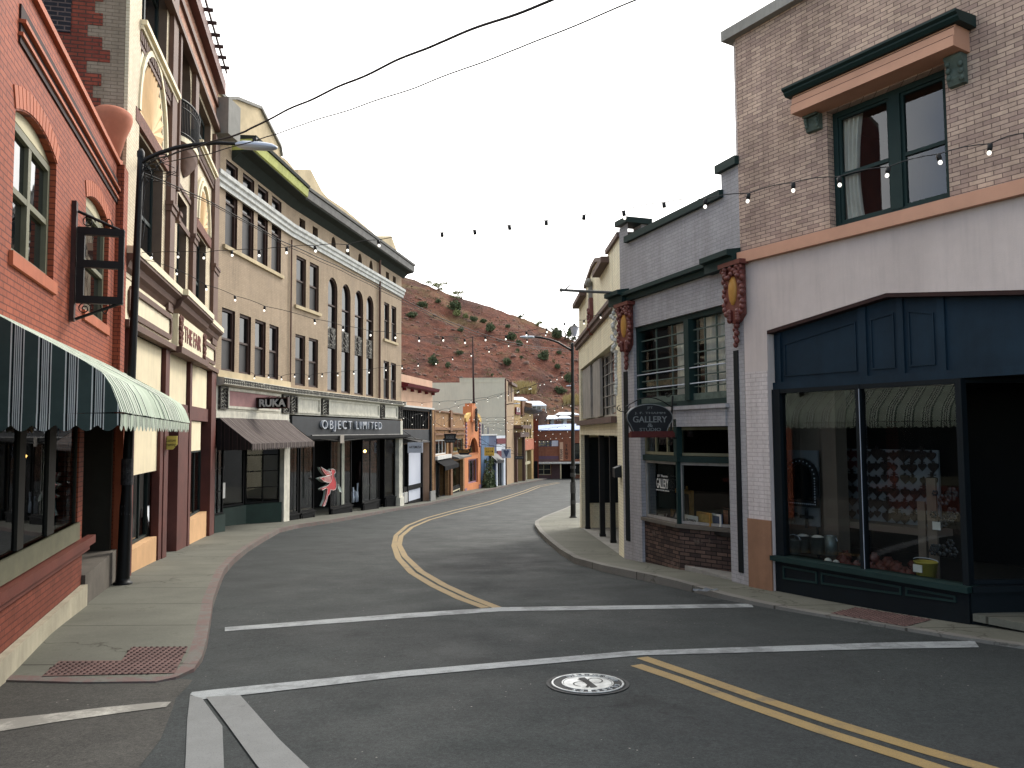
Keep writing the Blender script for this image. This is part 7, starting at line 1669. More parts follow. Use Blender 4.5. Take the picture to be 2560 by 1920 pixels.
it = MB().quad((.05,Dg,0),(Lg,Dg,0),(Lg,Dg,2.7),(.05,Dg,2.7)).quad((.05,.31,0),(.05,Dg,0),(.05,Dg,2.7),(.05,.31,2.7)).quad((lo[0],.1,2.61),(lo[0],Dg,2.61),(Lg,Dg,2.61),(Lg,.1,2.61)).quad((lo[1]+.31,.86,0),(lo[1]+.31,Dg,0),(lo[1]+.31,Dg,2.6),(lo[1]+.31,.86,2.6)).box(lo[0],lo[1],.3,Dg,zb0-.12,zb0-.06); link('interior', it, M['interior'], G2.M, r)
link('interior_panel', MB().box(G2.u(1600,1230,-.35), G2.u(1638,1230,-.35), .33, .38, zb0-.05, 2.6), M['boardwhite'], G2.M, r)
M['poster'] = paint('dark_navy_picture', (24, 26, 44), .5, .3, 5, .05); M['sand'] = paint('sandy_painting', (176, 146, 84), .7, .25, 12, .05, wear=.25, wearcol=(110, 150, 180)); M['goldframe'] = paint('gold_frame', (150, 112, 56), .5, .2, 6, .1)
def board(F, name, label, cat, pl, pr, yt, yb, y, mat, th=.02, frame=None, txt=None, lean=0):
    u0, u1 = F.u(pl,(yt+yb)/2,-y), F.u(pr,(yt+yb)/2,-y); z0_, z1_ = F.z(pl,yb,-y), F.z(pl,yt,-y)
    T = F.M @ Matrix.Translation(((u0+u1)/2, y, z0_)) @ Matrix.Rotation(lean, 4, 'X'); w, h = u1-u0, z1_-z0_; e = empty(name, T, label, cat)
    link('sheet', MB().box(-w/2,w/2,0,th,0,h), mat, T, e)
    if frame: P_ = [(-w/2,0),(w/2,0),(w/2,h),(-w/2,h)]; link('frame', MB().ring(P_, inset(P_, min(.03,w*.12)), -.02, -.001), frame, T, e)
    if txt: lettering(txt, T @ Matrix.Translation((0,-.006,h*.5)), w*.8, h*.28, M['ink'], e, .003)
    return e, T, w, h
board(G2,'picture','upper small navy picture on the white panel in the gallery window','picture',1616,1636,1172,1200,.31,M['poster'])
board(G2,'picture','lower small navy picture with a white frame in the gallery window','picture',1619,1640,1237,1263,.31,M['poster'],frame=M['white'])
board(G2,'closed_notice','white closed notice leaning on the gallery window sill','notice',1712,1743,1286,1311,.22,M['white'],txt='CLOSED')
board(G2,'painting','small sandy coast painting beside the closed notice','painting',1744,1778,1278,1312,.30,M['sand'],frame=M['goldframe'])
board(G2,'painting','small dark grey print right of the sandy painting','painting',1780,1804,1283,1313,.38,M['slateP'],frame=M['white'])
board(G2,'painting','dim dark painting at the right end of the gallery sill','painting',1807,1825,1270,1314,.5,M['endbrown'],frame=M['blackmetal'])
for k, (a, b) in enumerate(((1640,1661),(1683,1700))): board(G2,'stone_tablet',('small leaning tablet at the left of the gallery sill','small leaning tablet next to the window corner post')[k],'tablet',a,b,1279,1297,.2,M['concgrey'],.02,M['blackmetal'],None,-.35)
e, T, w, h = board(G2,'easel_frame','big empty gilt frame standing on an easel in the gallery','frame',1683,1735,1220,1290,.62,M['interior'],frame=None)
P_ = [(-w/2,0),(w/2,0),(w/2,h),(-w/2,h)]; link('gilt_moulding', MB().ring(P_, inset(P_, .07), -.06, -.002), M['goldframe'], T, e); link('easel_leg', MB().tube([(-w*.4,.05,-.3),(0,.08,h*1.1)],.015).tube([(w*.4,.05,-.3),(0,.08,h*1.1)],.015), M['goldframe'], T, e)
# window lettering on a dark blind
T = G2.M @ Matrix.Translation(((G2.u(1638,1210)+G2.u(1676,1210))/2, .05, 0)); zz = G2.z(1657,1209)
wl_ = link('window_blind', MB().box(G2.u(1640,1210,-.12), G2.u(1680,1210,-.12), .17, .18, zb0+.2, 2.0), M['darkshop'], G2.M, r)
lettering('GALLERY', TM(G2, (G2.u(1641,1210)+G2.u(1670,1210))/2, .005, zz), G2.u(1670,1210)-G2.u(1641,1210), .17, M['white'], r, .002)
lettering('J.F. Thamm', TM(G2, (G2.u(1643,1196)+G2.u(1668,1196))/2, .005, zz+.125), G2.u(1668,1196)-G2.u(1643,1196), .05, M['white'], r, .002)
lettering('HOME OF THE ARCHIVAL COLLECTION', TM(G2, (G2.u(1640,1224)+G2.u(1672,1224))/2, .005, zz-.12), G2.u(1672,1224)-G2.u(1640,1224), .022, M['white'], r, .002)
# step slab at the door side
link('door_step', MB().prismz([(ub+.05,.06),(lo[1]-.01,.06),(lo[1]-.01,.60),(ub+.2,.15)], GG(ub)-.1, GG(lo[1])+.012), M['concgrey'], G2.M, r)
# gallery sign
us = G2.u(1693,1050); Fs = G2.sub((us,-2),(us,0)); a0 = 2 - proj_for(G2, us, 1565, 1045); b0 = Fs.L-.1
M['signblack'] = paint('black_sign_board', (18, 20, 24), .45, .15, 4, .05, spec=.5); M['signgrey'] = paint('faded_silver_letters', (122, 124, 122), .6, .15, 6, .05); M['signred2'] = paint('dark_red_bar', (84, 34, 30), .6, .15, 4, .1)
e = empty('gallery_sign', Fs.M, 'oval black gallery sign hanging from a scrolled iron bracket', 'sign'); w = b0-a0; cx = (a0+b0)/2; zt_, zb_ = G2.z(1630,1010,1.0), 0
zt_ = pt(1624,1010, Fs.world(cx,0,0).y).z - Fs.z0; zb_ = pt(1624,1081, Fs.world(cx,0,0).y).z - Fs.z0; h = zt_-zb_
P_ = [(cx+w/2*cos(radians(a)), zb_+h*.52+h*.48*sin(radians(a))) for a in range(-32, 213, 7)] + [(cx-w*.36,zb_),(cx+w*.36,zb_)]
link('board', MB().prism(P_, -.025, .025), M['signblack'], Fs.M, e); link('rim', MB().ring(P_, inset(P_, .012), -.032, -.026), M['signgrey'], Fs.M, e)
link('base_bar', MB().box(cx-w*.42, cx+w*.52, -.05, .05, zb_-.085, zb_-.003).box(cx-w*.40, cx+w*.50, -.04, .04, zb_-.003, zb_+.02), M['signred2'], Fs.M, e)
for s_, zz, ww, hh in (('JFT', .86, .12, .10), ('J. F. THAMM', .67, .66, .095), ('GALLERY', .46, .74, .22), ('&', .25, .12, .13), ('STUDIO', .10, .46, .11)):
    lettering(s_, Fs.M @ Matrix.Translation((cx,-.027,zb_+h*zz)), w*ww, h*hh, M['signgrey'], e, .004, bold=.01 if s_ == 'GALLERY' else 0)
br = MB(); n = 20
br.tube([(cx-w*.5+w*1.0*k/n, 0, zt_+.05+.0+ .16*sin(pi*k/n)-.16+.06) for k in range(n+1)], .009, 6)
br.tube([(b0+.02-.05*(1-t_), 0, zb_-.02+(h+.16)*t_) for t_ in (0,.3,.6,.85,1)], .016, 6); br.tube([(b0-.03-.05+.06*(1-k/16)*cos(-k*.45), 0, zt_+.17+.06*(1-k/16)*sin(-k*.45)) for k in range(15)], .008, 5)
br.tube([(a0-.12+.05*(1-k/14)*cos(k*.5+1.5), 0, zt_-.08+.05*(1-k/14)*sin(k*.5+1.5)) for k in range(13)], .008, 5); br.tube([(a0-.12,0,zt_-.12),(a0,0,zt_-.14),(cx-w*.4,0,zt_-.05)], .008, 5)
br.tube([(b0+.01,0,zb_-.1),(b0+.09,0,zb_-.1)], .012).tube([(b0+.02,0,zt_),(b0+.09,0,zt_)], .012); br.tube([(b0-.05+.07*cos(k*.4)*(1-k/18),0,zb_-.2+.07*sin(k*.4)*(1-k/18)) for k in range(16)], .008, 5)
link('bracket', br, M['blackmetal'], Fs.M, e)
# projecting pipe at the corner
pa, pb = G2.world(-.0,-.1,G2.z(1557,731)), None
yq = pa.y - .2; pb = pt(1403, 725, yq); e = empty('projecting_pipe', Matrix.Translation(pa), 'grey pipe sticking out level from the corner of the grey gallery', 'pipe'); link('tube', MB().tube([pa, pb], .028, 8), M['gutter'], None, e); link('end_cap', MB().ball(pb, .04), M['gutter'], None, e); q = pt(1414,723,yq); link('hook', MB().tube([q, pt(1427,712,yq)], .012), M['gutter'], None, e)
# ------------------------------------------------ G3 cream building
r = empty('cream_building', G3.M, 'cream painted brick building with stepped parapet, brown band and recessed porch', 'building'); Lc = G3.L; g3 = G3.ground
top = G3.poly([(1549,592),(1519,636),(1520,652),(1492,655),(1482,672),(1464,722),(1464,740),(1447,762)])
wo = (G3.u(1451.5,990), G3.u(1540,950), 3.34, 4.87); po = (G3.u(1453,1200), G3.u(1545,1200), -1.0, 2.93)
zw = 4.9
link('wall', wall_mb([(0,-1),(po[0],-1),(po[0],po[3]),(po[1],po[3]),(po[1],-1),(Lc,-1),(Lc,6.5)] + [(max(.0,a),b) for a,b in top], [archpoly(*wo)], .25), M['creamy'], G3.M, r)
link('porch_reveal', MB().quad((po[0],0,po[3]),(po[0],1.9,po[3]),(po[1],1.9,po[3]),(po[1],0,po[3])).quad((po[1],0,-1),(po[1],0,po[3]),(po[1],1.9,po[3]),(po[1],1.9,-1)).quad((po[0],0,-1),(po[0],1.9,-1),(po[0],1.9,po[3]),(po[0],0,po[3])), M['creamy'], G3.M, r)
zb_ = 5.66
link('brown_band', MB().prismx([(-.003,zb_-.14),(-.08,zb_-.12),(-.08,zb_-.02),(-.13,zb_),(-.13,zb_+.09),(-.003,zb_+.12)], -.05, Lc-.15), M['brownband'], G3.M, r)
cp = MB(); 
for (a,b),(c,d) in zip(top, top[1:]):
    if abs(a-c) > .3: cp.prism([(a,b),(c,d),(c,d+.10),(a,b+.10)], -.06, .35)
for px0, px1, y0, y1 in ((1491,1523,652,680),(1445,1466,735,758)):
    a, b = G3.u(px0,(y0+y1)/2), G3.u(px1,(y0+y1)/2); z = G3.z(px1, y0+3); cp.box(a+.6 if px0 > 1480 else a, b, -.18, .35, z-.0, z+.13)
link('parapet_coping', cp, M['brownband'], G3.M, r)
link('window_sill_band', MB().box(po[0]-.1, po[1]-.02, -.12, -.003, 3.2, 3.33), M['brownband'], G3.M, r)
wn_ = MB(); n = 12
wf = window(G3, r, wo, M['greywood'], M['glass'], .22, .07, rows=1, cols=7, mun=.18)
bars = MB()
for k in range(14): x = wo[0]+(wo[1]-wo[0])*k/13; bars.box(x, x+.02, .145, .165, wo[2]+.06, wo[3]-.06)
for k in range(1,6): z = wo[2]+(wo[3]-wo[2])*k/6; bars.box(wo[0]+.1, wo[1]-.1, .148, .163, z-.01, z+.01)
link('glazing_bar', bars, M['greywood'], G3.M, wf); link('shutter_board', MB().box(wo[0]+.1,wo[0]+2.2,.05,.13,wo[2]+.05,wo[3]-.05).box(wo[0]+2.7,wo[0]+4.2,.06,.13,wo[2]+.05,wo[3]-.05), M['greywood'], G3.M, wf)
link('side_wall', MB().quad((.03,.02,-1),(.03,6,-1),(.03,6,5.9),(.03,.02,5.9)).quad((0,6,-1),(Lc,6,-1),(Lc,6,5.9),(0,6,5.9)), M['creamy'], G3.M, r); link('roof', MB().box(.04,Lc,.05,6,5.4,5.5), M['roof'], G3.M, r)
# ornaments: white scroll at the corner, console on the parapet
o = MB(); uc, zt_ = Lc-.25, G3.z(1535,775)
for k in range(22): o.ball((uc+.10*sin(k*2.1), -.10-.04*cos(k*1.3), zt_-k*.045), .055-.0015*k, .05, .05, 6, 5)
for k in range(12): o.ball((uc+.03*sin(k), -.08, zt_-1.0-k*.07), .045, .04, .05, 6, 4)
link('scroll_ornament', o, M['bandwhite'], G3.M, r)
o = MB(); uc = G3.u(1481,740); zt_ = G3.z(1481,702)
o.ball((uc,-.1,zt_-.05), .15, .1, .12, 8, 6); o.ball((uc-.12,-.1,zt_-.02), .08, .07, .08, 8, 6); o.ball((uc+.12,-.1,zt_-.02), .08, .07, .08, 8, 6); o.box(uc-.05,uc+.05,-.1,-.01,zt_-.5,zt_-.1)
link('shell_ornament', o, M['concgrey'], G3.M, r)
o = MB(); o.prism([(uc-.14,zt_-.45),(uc+.14,zt_-.45),(uc+.2,zt_-.9),(uc+.12,zt_-1.25),(uc,zt_-1.4),(uc-.12,zt_-1.25),(uc-.2,zt_-.9)], -.10, -.004)
for k in range(7): o.ball((uc+.07*sin(k*2), -.11, zt_-.75-k*.08), .07, .05, .06, 6, 5)
link('console_ornament', o, M['ornred'], G3.M, r)
# porch
pc = MB()
zfl = lambda u: g3(u)
link('porch_floor', MB().add([(po[0],0,g3(po[0])+.01),(po[1],0,g3(po[1])+.01),(po[1],1.9,g3(po[1])+.01),(po[0],1.9,g3(po[0])+.01)],[(0,1,2,3)]), M['concgrey'], G3.M, r)
um1 = po[0]+2.2; um2 = po[1]-2.0
link('shop_base', MB().box(po[0],um2,1.45,1.6,-1,.85).box(po[1]-.4,po[1]-.02,.1,.3,-.5,1.0), M['creamy'], G3.M, r)
window(G3, r, (po[0]+.02, um2, .86, 2.9), M['darkshop'], M['clear'], 1.55, .06, rows=2, cols=3, rail=.75, mun=.06); link('dark_door', MB().box(um2+.05, po[1]-.05, 1.6, 1.65, -.5, 2.9), M['darkshop'], G3.M, r)
link('interior', MB().box(po[0],um2,2.6,2.65,0,3), M['interior'], G3.M, r); link('porch_wall', MB().box(po[1]-.35,po[1]-.02,.05,.08,1.95,2.9), M['whitepanel'], G3.M, r)
link('end_window', MB().box(po[0]+.01,po[0]+.05,.15,1.5,.9,2.85), M['darkshop'], G3.M, r)
link('mailbox', MB().prismx([(-.003,G3.z(1552,1193)),(-.14,G3.z(1552,1193)),(-.14,G3.z(1552,1170)),(-.003,G3.z(1552,1163))], Lc-.5, Lc-.2), M['blackmetal'], G3.M, r)
for k, (px, py) in enumerate(((1469,1323),(1506,1342),(1532.5,1358))):
    b = gp(px, py, .12); wpx = (12, 14, 14)[k]/FPX*b.y/2; zt_ = pt(px, 1087, b.y).z
    e = empty('porch_post', Matrix.Translation(b), ('first black porch post, farthest and nearest the street lamp','middle black porch post of the three','last black porch post, next to the cream pillar')[k], 'post', 'black posts of the cream porch')
    link('shaft', MB().box(b.x-wpx*.8, b.x+wpx, b.y-wpx, b.y+wpx, b.z, 4.68+G3.z0-1.75), M['blackmetal'], None, e); link('foot', MB().box(b.x-wpx*.95, b.x+wpx*1.15, b.y-wpx*1.15, b.y+wpx*1.15, b.z-.01, b.z+.08), M['blackmetal'], None, e)
for k in range(5): pass
# shop goods seen in the porch window
T = G3.M @ Matrix.Translation((po[0]+3.4, 1.9, .86)); e = empty('display_goods', T, 'pale goods hanging in the dark porch shop window', 'goods'); m_ = MB(); rd = random.Random(8)
for k in range(12): m_.ball((rd.uniform(-1.2,1.2), rd.uniform(0,.3), rd.uniform(.1,1.6)), rd.uniform(.05,.12), .05, rd.uniform(.05,.16), 6, 5)
link('item', m_, M['boardwhite'], T, e)
# wall lantern
b = G3.world(.1,-.05,G3.z(1447,828)); q = pt(1436, 826, b.y); e = empty('wall_lantern', Matrix.Translation(q), 'old wall lantern on the far corner of the cream building', 'lantern')
link('glass_case', MB().lathe([(.06,-.18),(.13,.08),(.15,.10)], q, 6, False), M['whitepanel'], None, e); link('cap', MB().lathe([(.16,.10),(.05,.17),(.02,.22),(0,.22)], q, 6, False).tube([q+Vector((0,0,-.18)), q+Vector((.05,0,-.3)), b+Vector((0,0,-.35))], .015), M['blackmetal'], None, e)
# ================================================================== street furniture, wires, signs
def lamp(base, top, rb, rt, arm, head0, head1, y, label, r2=None, sticker=False, mat='blackmetal'):
    b = gp(*base, .12) if y is None else Vector((pt(base[0], base[1], y).x, y, G(y)+.12)); y = b.y; t = pt(top[0], top[1], y)
    e = empty('street_lamp', Matrix.Translation(b), label, 'street lamp', 'cobra-head street lamps')
    link('pole', MB().tube([b, b.lerp(t,.17), b.lerp(t,.21), b.lerp(t,.6), t], [rb, rb*.9, rb*.76, (rb*.72+rt)*.5, rt], 14), M[mat], None, e)
    link('base_plate', MB().lathe([(rb*1.4,0),(rb*1.4,.03),(rb*1.08,.045),(rb*1.01,.1)], b, 12), M[mat], None, e)
    pts = [pt(px, py, y) for px, py in arm]; link('arm', MB().tube(pts, [rt*.8]+[rt*.7]*(len(pts)-2)+[rt*.55], 8), M[mat], None, e)
    link('pole_cap', MB().lathe([(rt*1.2,-.03),(rt*1.2,.05),(rt*.6,.1),(0,.1)], t, 10), M[mat], None, e)
    p0, p1 = pt(*head0, y), pt(*head1, y); n = 12; L_ = (p1-p0).length; d = (p1-p0).normalized(); upv = Vector((0,0,1)); sd_ = d.cross(upv).normalized(); hw = L_*.17
    prof = [(0,.35),(.06,.7),(.2,.95),(.45,1.0),(.7,.95),(.88,.75),(.97,.4),(1,.1)]; vs = []
    for f, s in prof:
        for k in range(n):
            a = 2*pi*k/n; zc = sin(a); vs.append(p0 + d*L_*f + sd_*hw*s*cos(a) + upv*(hw*.62*s*zc if zc > 0 else hw*.62*s*zc*.85))
    link('lamp_head', MB().add(vs, [(i*n+k, i*n+(k+1)%n, (i+1)*n+(k+1)%n, (i+1)*n+k) for i in range(len(prof)-1) for k in range(n)] + [tuple(range(n)), tuple(range((len(prof)-1)*n, len(prof)*n))], True), M['lampgrey'], None, e)
    c_ = p0 + d*L_*.45 + upv*hw*.6; link('photocell', MB().lathe([(.035,0),(.04,.06),(0,.07)], c_, 8), M['blackmetal'], None, e)
    return e, b, t
e1, b1, t1 = lamp((307,1442), (352,388), .098, .048, [(352,408),(372,394),(400,382),(440,369),(490,361),(540,357),(600,360)], (590,362), (694,369), 12.0, 'tall black street lamp on the left sidewalk by the brick building')
st = MB()
for z0_, z1_ in ((1.5,1.9),(1.05,1.2)):
    z0w = b1.z+z0_; 
    c_ = b1.lerp(t1, z0_/(t1.z-b1.z)); st.lathe([(.088,0),(.084,z1_-z0_)], c_, 14, False)
M['sticker'] = paint('worn_sticker', (58, 58, 60), .6, .5, 20, .05, wear=.35, wearcol=(150, 150, 150)); link('sticker', st, M['sticker'], None, e1)
wc = MB(); rd = random.Random(6)
for k in range(7):
    y = b1.y; p = [pt(352+rd.uniform(-4,4), 415+k*8, y-.05)]
    for q in range(1, 9): px = 352+q*rd.uniform(7,13); p.append(pt(px, 410+k*5+20*sin(q*.5+k)+rd.uniform(-8,8)-q*2, y-.05+.05*rd.random()))
    wc.tube(p, .006, 5)
wc.tube([pt(354,420,b1.y), pt(362,480,b1.y), pt(356,520,b1.y), pt(362,560,b1.y), pt(356,600,b1.y-.05)], .007, 5); wc.tube([pt(358,470,b1.y),pt(385,430,b1.y),pt(392,425,b1.y)], .007, 5)
link('cable_tangle', wc, M['rubber'], None, e1)
e2, b2, t2 = lamp((1433,1294), (1431,863), .10, .055, [(1431,877),(1415,868),(1395,856),(1372,848),(1350,843.5),(1334,842)], (1337,843), (1299,843), None, 'black street lamp on the right sidewalk bulge with its arm reaching left')
st = MB(); 
for z0_, z1_ in ((.9,1.3),(1.5,1.65),(1.8,1.9),(.5,.65)): st.lathe([(.103,0),(.100,z1_-z0_)], b2.lerp(t2, z0_/(t2.z-b2.z)), 14, False)
link('sticker', st, M['sticker'], None, e2)
lamp((1243,1212), (1243,1021), .1, .06, [(1244,1027),(1252,1020),(1262,1013),(1272,1010),(1285,1009)], (1284,1009.5), (1300,1009), None, 'black street lamp on the far left sidewalk with its arm reaching right')
lamp((1435,1240), (1434,962), .07, .05, [(1434,968),(1432,966),(1430,965)], (1431,965), (1415,965), 47, 'farthest street lamp, mostly hidden behind the one on the right sidewalk')
# string lights -------------------------------------------------------------
bulbm = MB().ball((0,0,-.078), .018, .018, .021, 8, 6).mesh('bulb'); sockm = MB().lathe([(.012,0),(.02,-.005),(.021,-.05),(.014,-.058)], (0,0,0), 8).mesh('socket')
def strand(A, B, bulbs, label, s=1.0, ext=(), r=.005, every=None):
    """string lights hung in the vertical plane through plan points A and B; bulbs are read along it"""
    F = Fac(A, B); pts = sorted([F.uz(px, py) for px, py in bulbs]); pts2 = [(u, z + .06*s) for u, z in pts]
    ex = [F.uz(px, py) for px, py in ext]; allp = sorted(pts2 + ex); root = empty('string_lights', F.M @ Matrix.Translation((allp[0][0], 0, allp[0][1])), label, 'string lights', 'string lights across the street')
    cab = []
    for (a, za), (b, zb) in zip(allp, allp[1:]):
        for k in range(4): t_ = k/4; cab.append((a+(b-a)*t_, 0, za+(zb-za)*t_ - .0 + .018*s*sin(pi*t_)))
    cab.append((allp[-1][0], 0, allp[-1][1])); link('cable', MB().tube(cab, r*s, 5), M['rubber'], F.M, root)
    s = s * .72 if s > 1.3 else s
    for u, z in pts:
        T = F.M @ Matrix.Translation((u, 0, z+.06*s)) @ Matrix.Rotation(random.uniform(-.2,.2), 4, 'Y') @ Matrix.Scale(s, 4)
        o = bpy.data.objects.new('bulb', bulbm); COL.objects.link(o); o.parent = root; o.matrix_basis = WM[root].inverted() @ T
        if not bulbm.materials: bulbm.materials.append(M['bulb'])
        q = bpy.data.objects.new('socket', sockm); COL.objects.link(q); q.parent = o
        if not sockm.materials: sockm.materials.append(M['blackmetal'])
D = 1.1573
strand(XY(345,12.6), XY(2700,6.2), [(378,642),(444,640),(510,642),(579,636),(648,636),(716,629),(787,625),(869,623),(945.6,611)] + [(x*D,y*D+3) for x,y in ((955,510),(1025,505),(1100,495),(1180,485),(1262,473),(1347,465),(1434,447),(1524,440),(1618,428),(1714,405),(1813,393),(1920,372),(2027,345),(2140,323))] + [(2565,350)], 'nearest string of lights crossing from the left lamp post to the right brick wall', 1.0, [(345,634),(2640,345)])
strand(XY(356,12.6), XY(1510,17), [(440,682),(514,721),(587,748),(662,774),(786,806),(858,823),(927,836),(988,842),(1048,850),(1106.5,849),(1161,855),(1213,848),(1265,846),(1316,836),(1367,828),(1412,814),(1460,807),(1501,792)], 'string of lights from the left lamp post to the cream building on the right', 1.0, [(356,648),(1535,770)])
strand(XY(637,24.2), XY(1433,29.5), [(637,944),(672,942),(703,946.6),(736.7,940),(772.5,945),(806,939),(845,937),(884,932.7),(924,930),(964,924),(1005,919),(1046,913),(1089,908),(1131.5,897),(1177,888),(1223,878),(1272,864),(1318,853),(1365,837)], 'string of lights in front of the tan block ending at the right lamp post', 1.25, [(625,930),(1429,826)])
strand(XY(960,39), XY(1425,33), [(980,1008),(1009,1009),(1055,1011),(1098.6,1009),(1138,1007),(1178,1004),(1219.6,998),(1253,989),(1296.9,979),(1326.6,971),(1361,960),(1392.5,948)], 'string of lights above the pink shop, upper one of the pair', 1.4, [(950,1000),(1430,925)])
strand(XY(1080,44), XY(1425,34), [(1100,1029),(1123,1025),(1146,1018),(1170,1013),(1192,1007),(1219,1003),(1245,993.5),(1270.5,988),(1292.5,981),(1322.6,972),(1350.5,962),(1377,953),(1405,942)], 'string of lights above the pink shop, lower one of the pair', 1.4, [(1085,1030),(1430,925)])
def sm(L): return [(1190+x/6.38, 980+y/6.38) for x, y in L]
strand(XY(1165,58), XY(1431,48), sm([(-100,440),(-30,436),(45,430),(175,440),(317,430),(455,432),(590,408),(722,402),(862,370),(993,355),(1125,317),(1258,292),(1384,245),(1510,218)]), 'far string of lights rising in front of the tall tan building', 1.7)
strand(XY(1165,60), XY(1431,54), sm([(60,492),(190,492),(350,497),(500,489),(655,474),(820,450),(960,440)]), 'short far string of lights just below the rising one', 1.7)
strand(XY(1190,62), XY(1431,60), sm([(135,537),(287,525),(437,527),(577,512),(735,487),(870,522),(735,535),(640,500)]), 'far string of lights level with the doorway cornice of the ochre building', 1.7)
strand(XY(1190,64), XY(1431,66), sm([(35,560),(158,575),(280,593),(400,610),(518,627),(645,629),(765,624),(905,626),(1028,619),(1163,602),(1297,579),(1430,562)]), 'far string of lights sagging across the end building below its metal roof', 1.8)
strand(XY(1300,78), XY(1431,74), sm([(690,735),(750,655),(880,700),(990,688),(1112,692),(1225,669),(1345,666),(1458,631)]), 'far string of lights on the brown wall of the end building', 1.9)
strand(XY(1300,88), XY(1431,86), sm([(820,765),(945,790),(1010,792),(1075,790),(1140,785),(1110,700),(1185,745),(1280,738),(1380,735),(1500,722)]), 'farthest string of lights across the window band of the end building', 2.0)
F5s = F5
lt = MB(); 
strand(XY(1005,40.5), XY(1200,50), [(1009,1045),(1031,1043),(1054,1038),(1030,1060),(1058,1062),(1083.6,1061),(1110.5,1063),(1135,1063),(1160,1064),(1077,1037),(1108,1044),(1130,1046),(1152,1047)], 'string of lights across the black barred transom of the pink shop', 1.4)
# overhead cables -----------------------------------------------------------
def cable(A, B, pts, r, label, kink=0.0):
    F = Fac(A, B); L_ = [F.uz(*p) for p in pts]; P_ = []
    for i, ((a, za), (b, zb)) in enumerate(zip(L_, L_[1:])):
        for k in range(8): t_ = k/8; P_.append((a+(b-a)*t_, 0, za+(zb-za)*t_ + kink*sin((a+(b-a)*t_)*5.5)))
    P_.append((L_[-1][0], 0, L_[-1][1])); e = empty('overhead_cable', F.M @ Matrix.Translation(P_[0]), label, 'cable'); link('wire', MB().tube(P_, r, 6), M['rubber'], F.M, e)
    link('clamp', MB().ball(P_[0], r*2.2), M['blackmetal'], F.M, e)
cable(XY(360,12.8), XY(1600,5.5), [(345,412),(480,370),(613,330),(667,300),(735,268),(800,238),(880,203),(985,155),(1100,105),(1240,52),(1383,0),(1560,-80)], .012, 'thick dark overhead cable crossing the sky, upper of the two', .008)
cable(XY(362,12.8), XY(1800,6.0), [(345,418),(520,385),(690,336),(735,318),(880,272),(1040,218),(1170,168),(1300,120),(1450,58),(1592,0),(1750,-75)], .007, 'thinner overhead cable crossing the sky, lower of the two', .005)
cable(XY(360,12.8), XY(1470,31), [(360,432),(430,462),(500,492),(600,544),(700,600),(850,668),(1003,745),(1100,795),(1190,830),(1260,852),(1330,866),(1430,876)], .009, 'slack twin cable from the left lamp post past the tan block', .004)
cable(XY(362,12.8), XY(1472,31.3), [(364,440),(430,468),(505,500),(610,554),(710,612),(860,680),(1003,752),(1100,801),(1190,836),(1260,858),(1330,871),(1430,880)], .006, 'second strand of the slack twin cable past the tan block', .006)
# hanging shop signs --------------------------------------------------------
def hang(F, pa, pl, pr, yt, yb, name, label, mat, th=.05, txt=(), tmat=None, shape=None, brk=True, frame=None):
    """sign hanging out from facade F at column pa, spanning pixel columns pl..pr"""
    u_ = F.u(pa, yt); lo_ = proj_for(F, u_, pl, yt); hi_ = proj_for(F, u_, pr, yt); Fh = F.sub((u_,0),(u_,-3)); a, b = lo_, hi_
    ym = Fh.world((a+b)/2,0,0).y; z1_ = pt(pl,yt,ym).z-Fh.z0; z0_ = pt(pl,yb,ym).z-Fh.z0; e = empty(name, Fh.M @ Matrix.Translation((a,0,z0_)), label, 'sign'); w, h = b-a, z1_-z0_
    P_ = [(a+x*w, z0_+y*h) for x, y in (shape or ((0,0),(1,0),(1,1),(0,1)))]
    link('board', MB().prism(P_, -th/2, th/2), mat, Fh.M, e)
    if frame: link('rim', MB().ring(P_, inset(P_, .03), -th/2-.02, -th/2-.001), frame, Fh.M, e)
    for s_, x, y, ww, hh in txt: lettering(s_, Fh.M @ Matrix.Translation((a+x*w,-th/2-.002,z0_+y*h)), ww*w, hh*h, tmat, e, .004, bold=.01)
    if brk: link('bracket', MB().tube([(0,0,z1_+.25),(b,0,z1_+.12)],.02,6).tube([(a+w*.15,0,z1_+.14),(a+w*.15,0,z1_)],.012,5).tube([(b-w*.1,0,z1_+.13),(b-w*.1,0,z1_)],.012,5).tube([(0,0,z1_+.7),(b*.7,0,z1_+.16)],.012,5), M['blackmetal'], Fh.M, e)
    return e
hang(F3b, 1002, 1019.5, 1057, 1106, 1132, 'hanging_sign', 'white hanging sign reading ARTEMIZIA', M['whitepanel'], txt=[('ARTEMIZIA', .5, .55, .8, .22)], tmat=M['ink'])
ovs = ((.2,0),(.8,0),(.85,.25),(1,.4),(.85,.55),(.9,1),(.1,1),(.15,.55),(0,.4),(.15,.25))
hang(F5, 1088, 1106, 1145, 1084.5, 1107, 'hanging_sign', 'ornate dark hanging sign reading Bisbee Soap and Sundry', M['signblack'], txt=[('BISBEE', .5, .62, .5, .34), ('Soap & Sundry', .5, .2, .62, .22)], tmat=M['signgrey'], shape=ovs, frame=M['blackmetal'])
hang(F5, 1137, 1143, 1178, 1120, 1137, 'hanging_sign', 'dark boat-shaped hanging sign reading BELLEZZA', M['signblack'], txt=[('BELLEZZA', .5, .5, .74, .36)], tmat=M['gold'], shape=((0,1),(.05,.35),(.2,0),(.8,.0),(.95,.35),(1,1),(.75,.8),(.25,.8)))
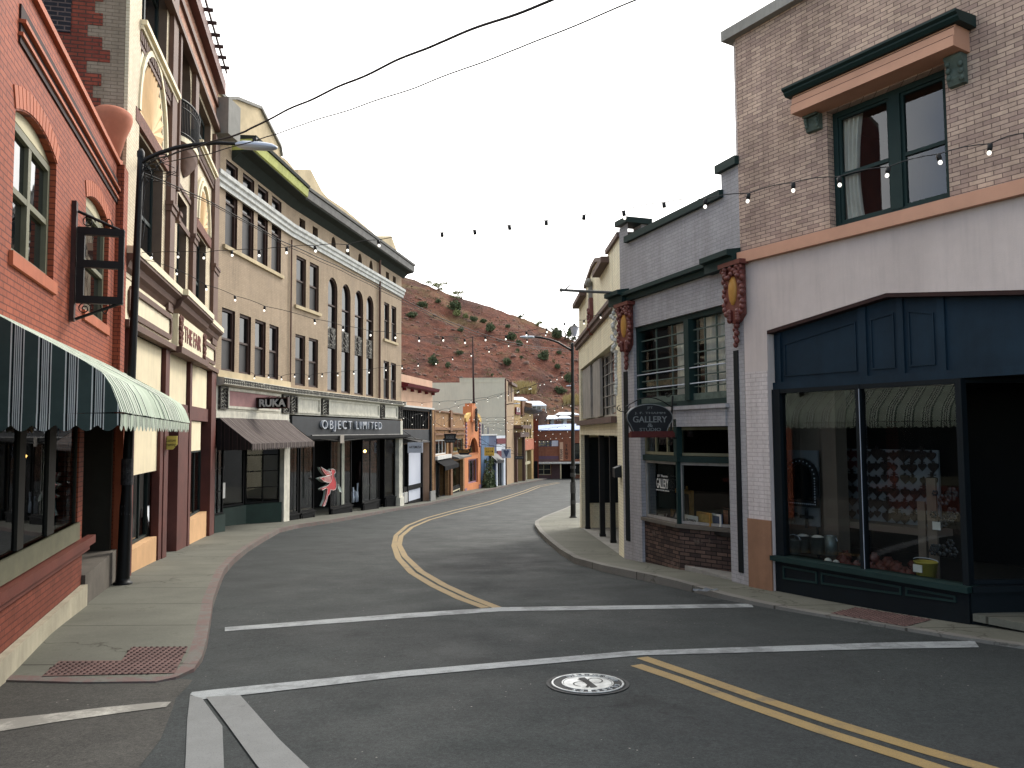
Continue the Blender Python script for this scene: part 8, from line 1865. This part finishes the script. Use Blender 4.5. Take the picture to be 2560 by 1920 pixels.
hang(F7, 1203, 1211, 1235.5, 1118.5, 1139.5, 'hanging_sign', 'yellow square hanging sign with dark symbols by the climbing plant', M['yellowsign'], txt=[('* * * *', .5, .82, .75, .1), ('A # X M', .5, .5, .75, .26), ('open daily', .5, .12, .7, .12)], tmat=M['ink'])
hang(F7, 1236, 1254, 1277, 1122.5, 1145, 'hanging_sign', 'pale blue hanging sign with a dark fan-shaped emblem', M['whitepanel'], txt=[], tmat=M['ink'])
F_ = F7; u_ = F_.u(1236,1122); Fh = F_.sub((u_,0),(u_,-3)); x = proj_for(F_,u_,1266,1133); z = pt(1266,1133,Fh.world(x,0,0).y).z-Fh.z0
ob = [o for o in COL.objects if o.get('label') == 'pale blue hanging sign with a dark fan-shaped emblem'][0]
link('emblem', MB().prism([(x-.28,z+.22),(x-.1,z+.3),(x,z+.2),(x+.1,z+.3),(x+.28,z+.22),(x+.05,z-.3),(x-.05,z-.3)],-.05,-.027), M['slateP'], Fh.M, ob)
hang(F8, 1272, 1286.5, 1310, 1140, 1148.5, 'hanging_sign', 'long dark hanging sign reading ANTIQUES by the classical doorway', M['signblack'], txt=[('ANTIQUES', .5, .5, .85, .6)], tmat=M['signgrey'])
# A-board seen in the cream building's doorway
u_ = F2.u(425,1270); T = F2.M @ Matrix.Translation((u_, .45, F2.ground(u_))); e = empty('sandwich_board', T, 'white folding sandwich board in the doorway of the cream building', 'sandwich board')
link('front_panel', MB().prismx([(-.28,0),(-.25,0),(-.0,1.0),(-.03,1.0)],-.28,.28), M['whiteW'], T, e); link('back_panel', MB().prismx([(.28,0),(.25,0),(.0,1.0),(.03,1.0)],-.28,.28), M['whiteW'], T, e)
# crumpled paper on the right kerb
p = gp(1764, 1478, .13); rd = random.Random(1); m_ = MB(); vs = []
for j in range(5):
    for i in range(7): vs.append((p.x-.16+.32*i/6+rd.uniform(-.02,.02), p.y-.05+.1*j/4+rd.uniform(-.01,.01), p.z+abs(rd.gauss(0,.02))+.005))
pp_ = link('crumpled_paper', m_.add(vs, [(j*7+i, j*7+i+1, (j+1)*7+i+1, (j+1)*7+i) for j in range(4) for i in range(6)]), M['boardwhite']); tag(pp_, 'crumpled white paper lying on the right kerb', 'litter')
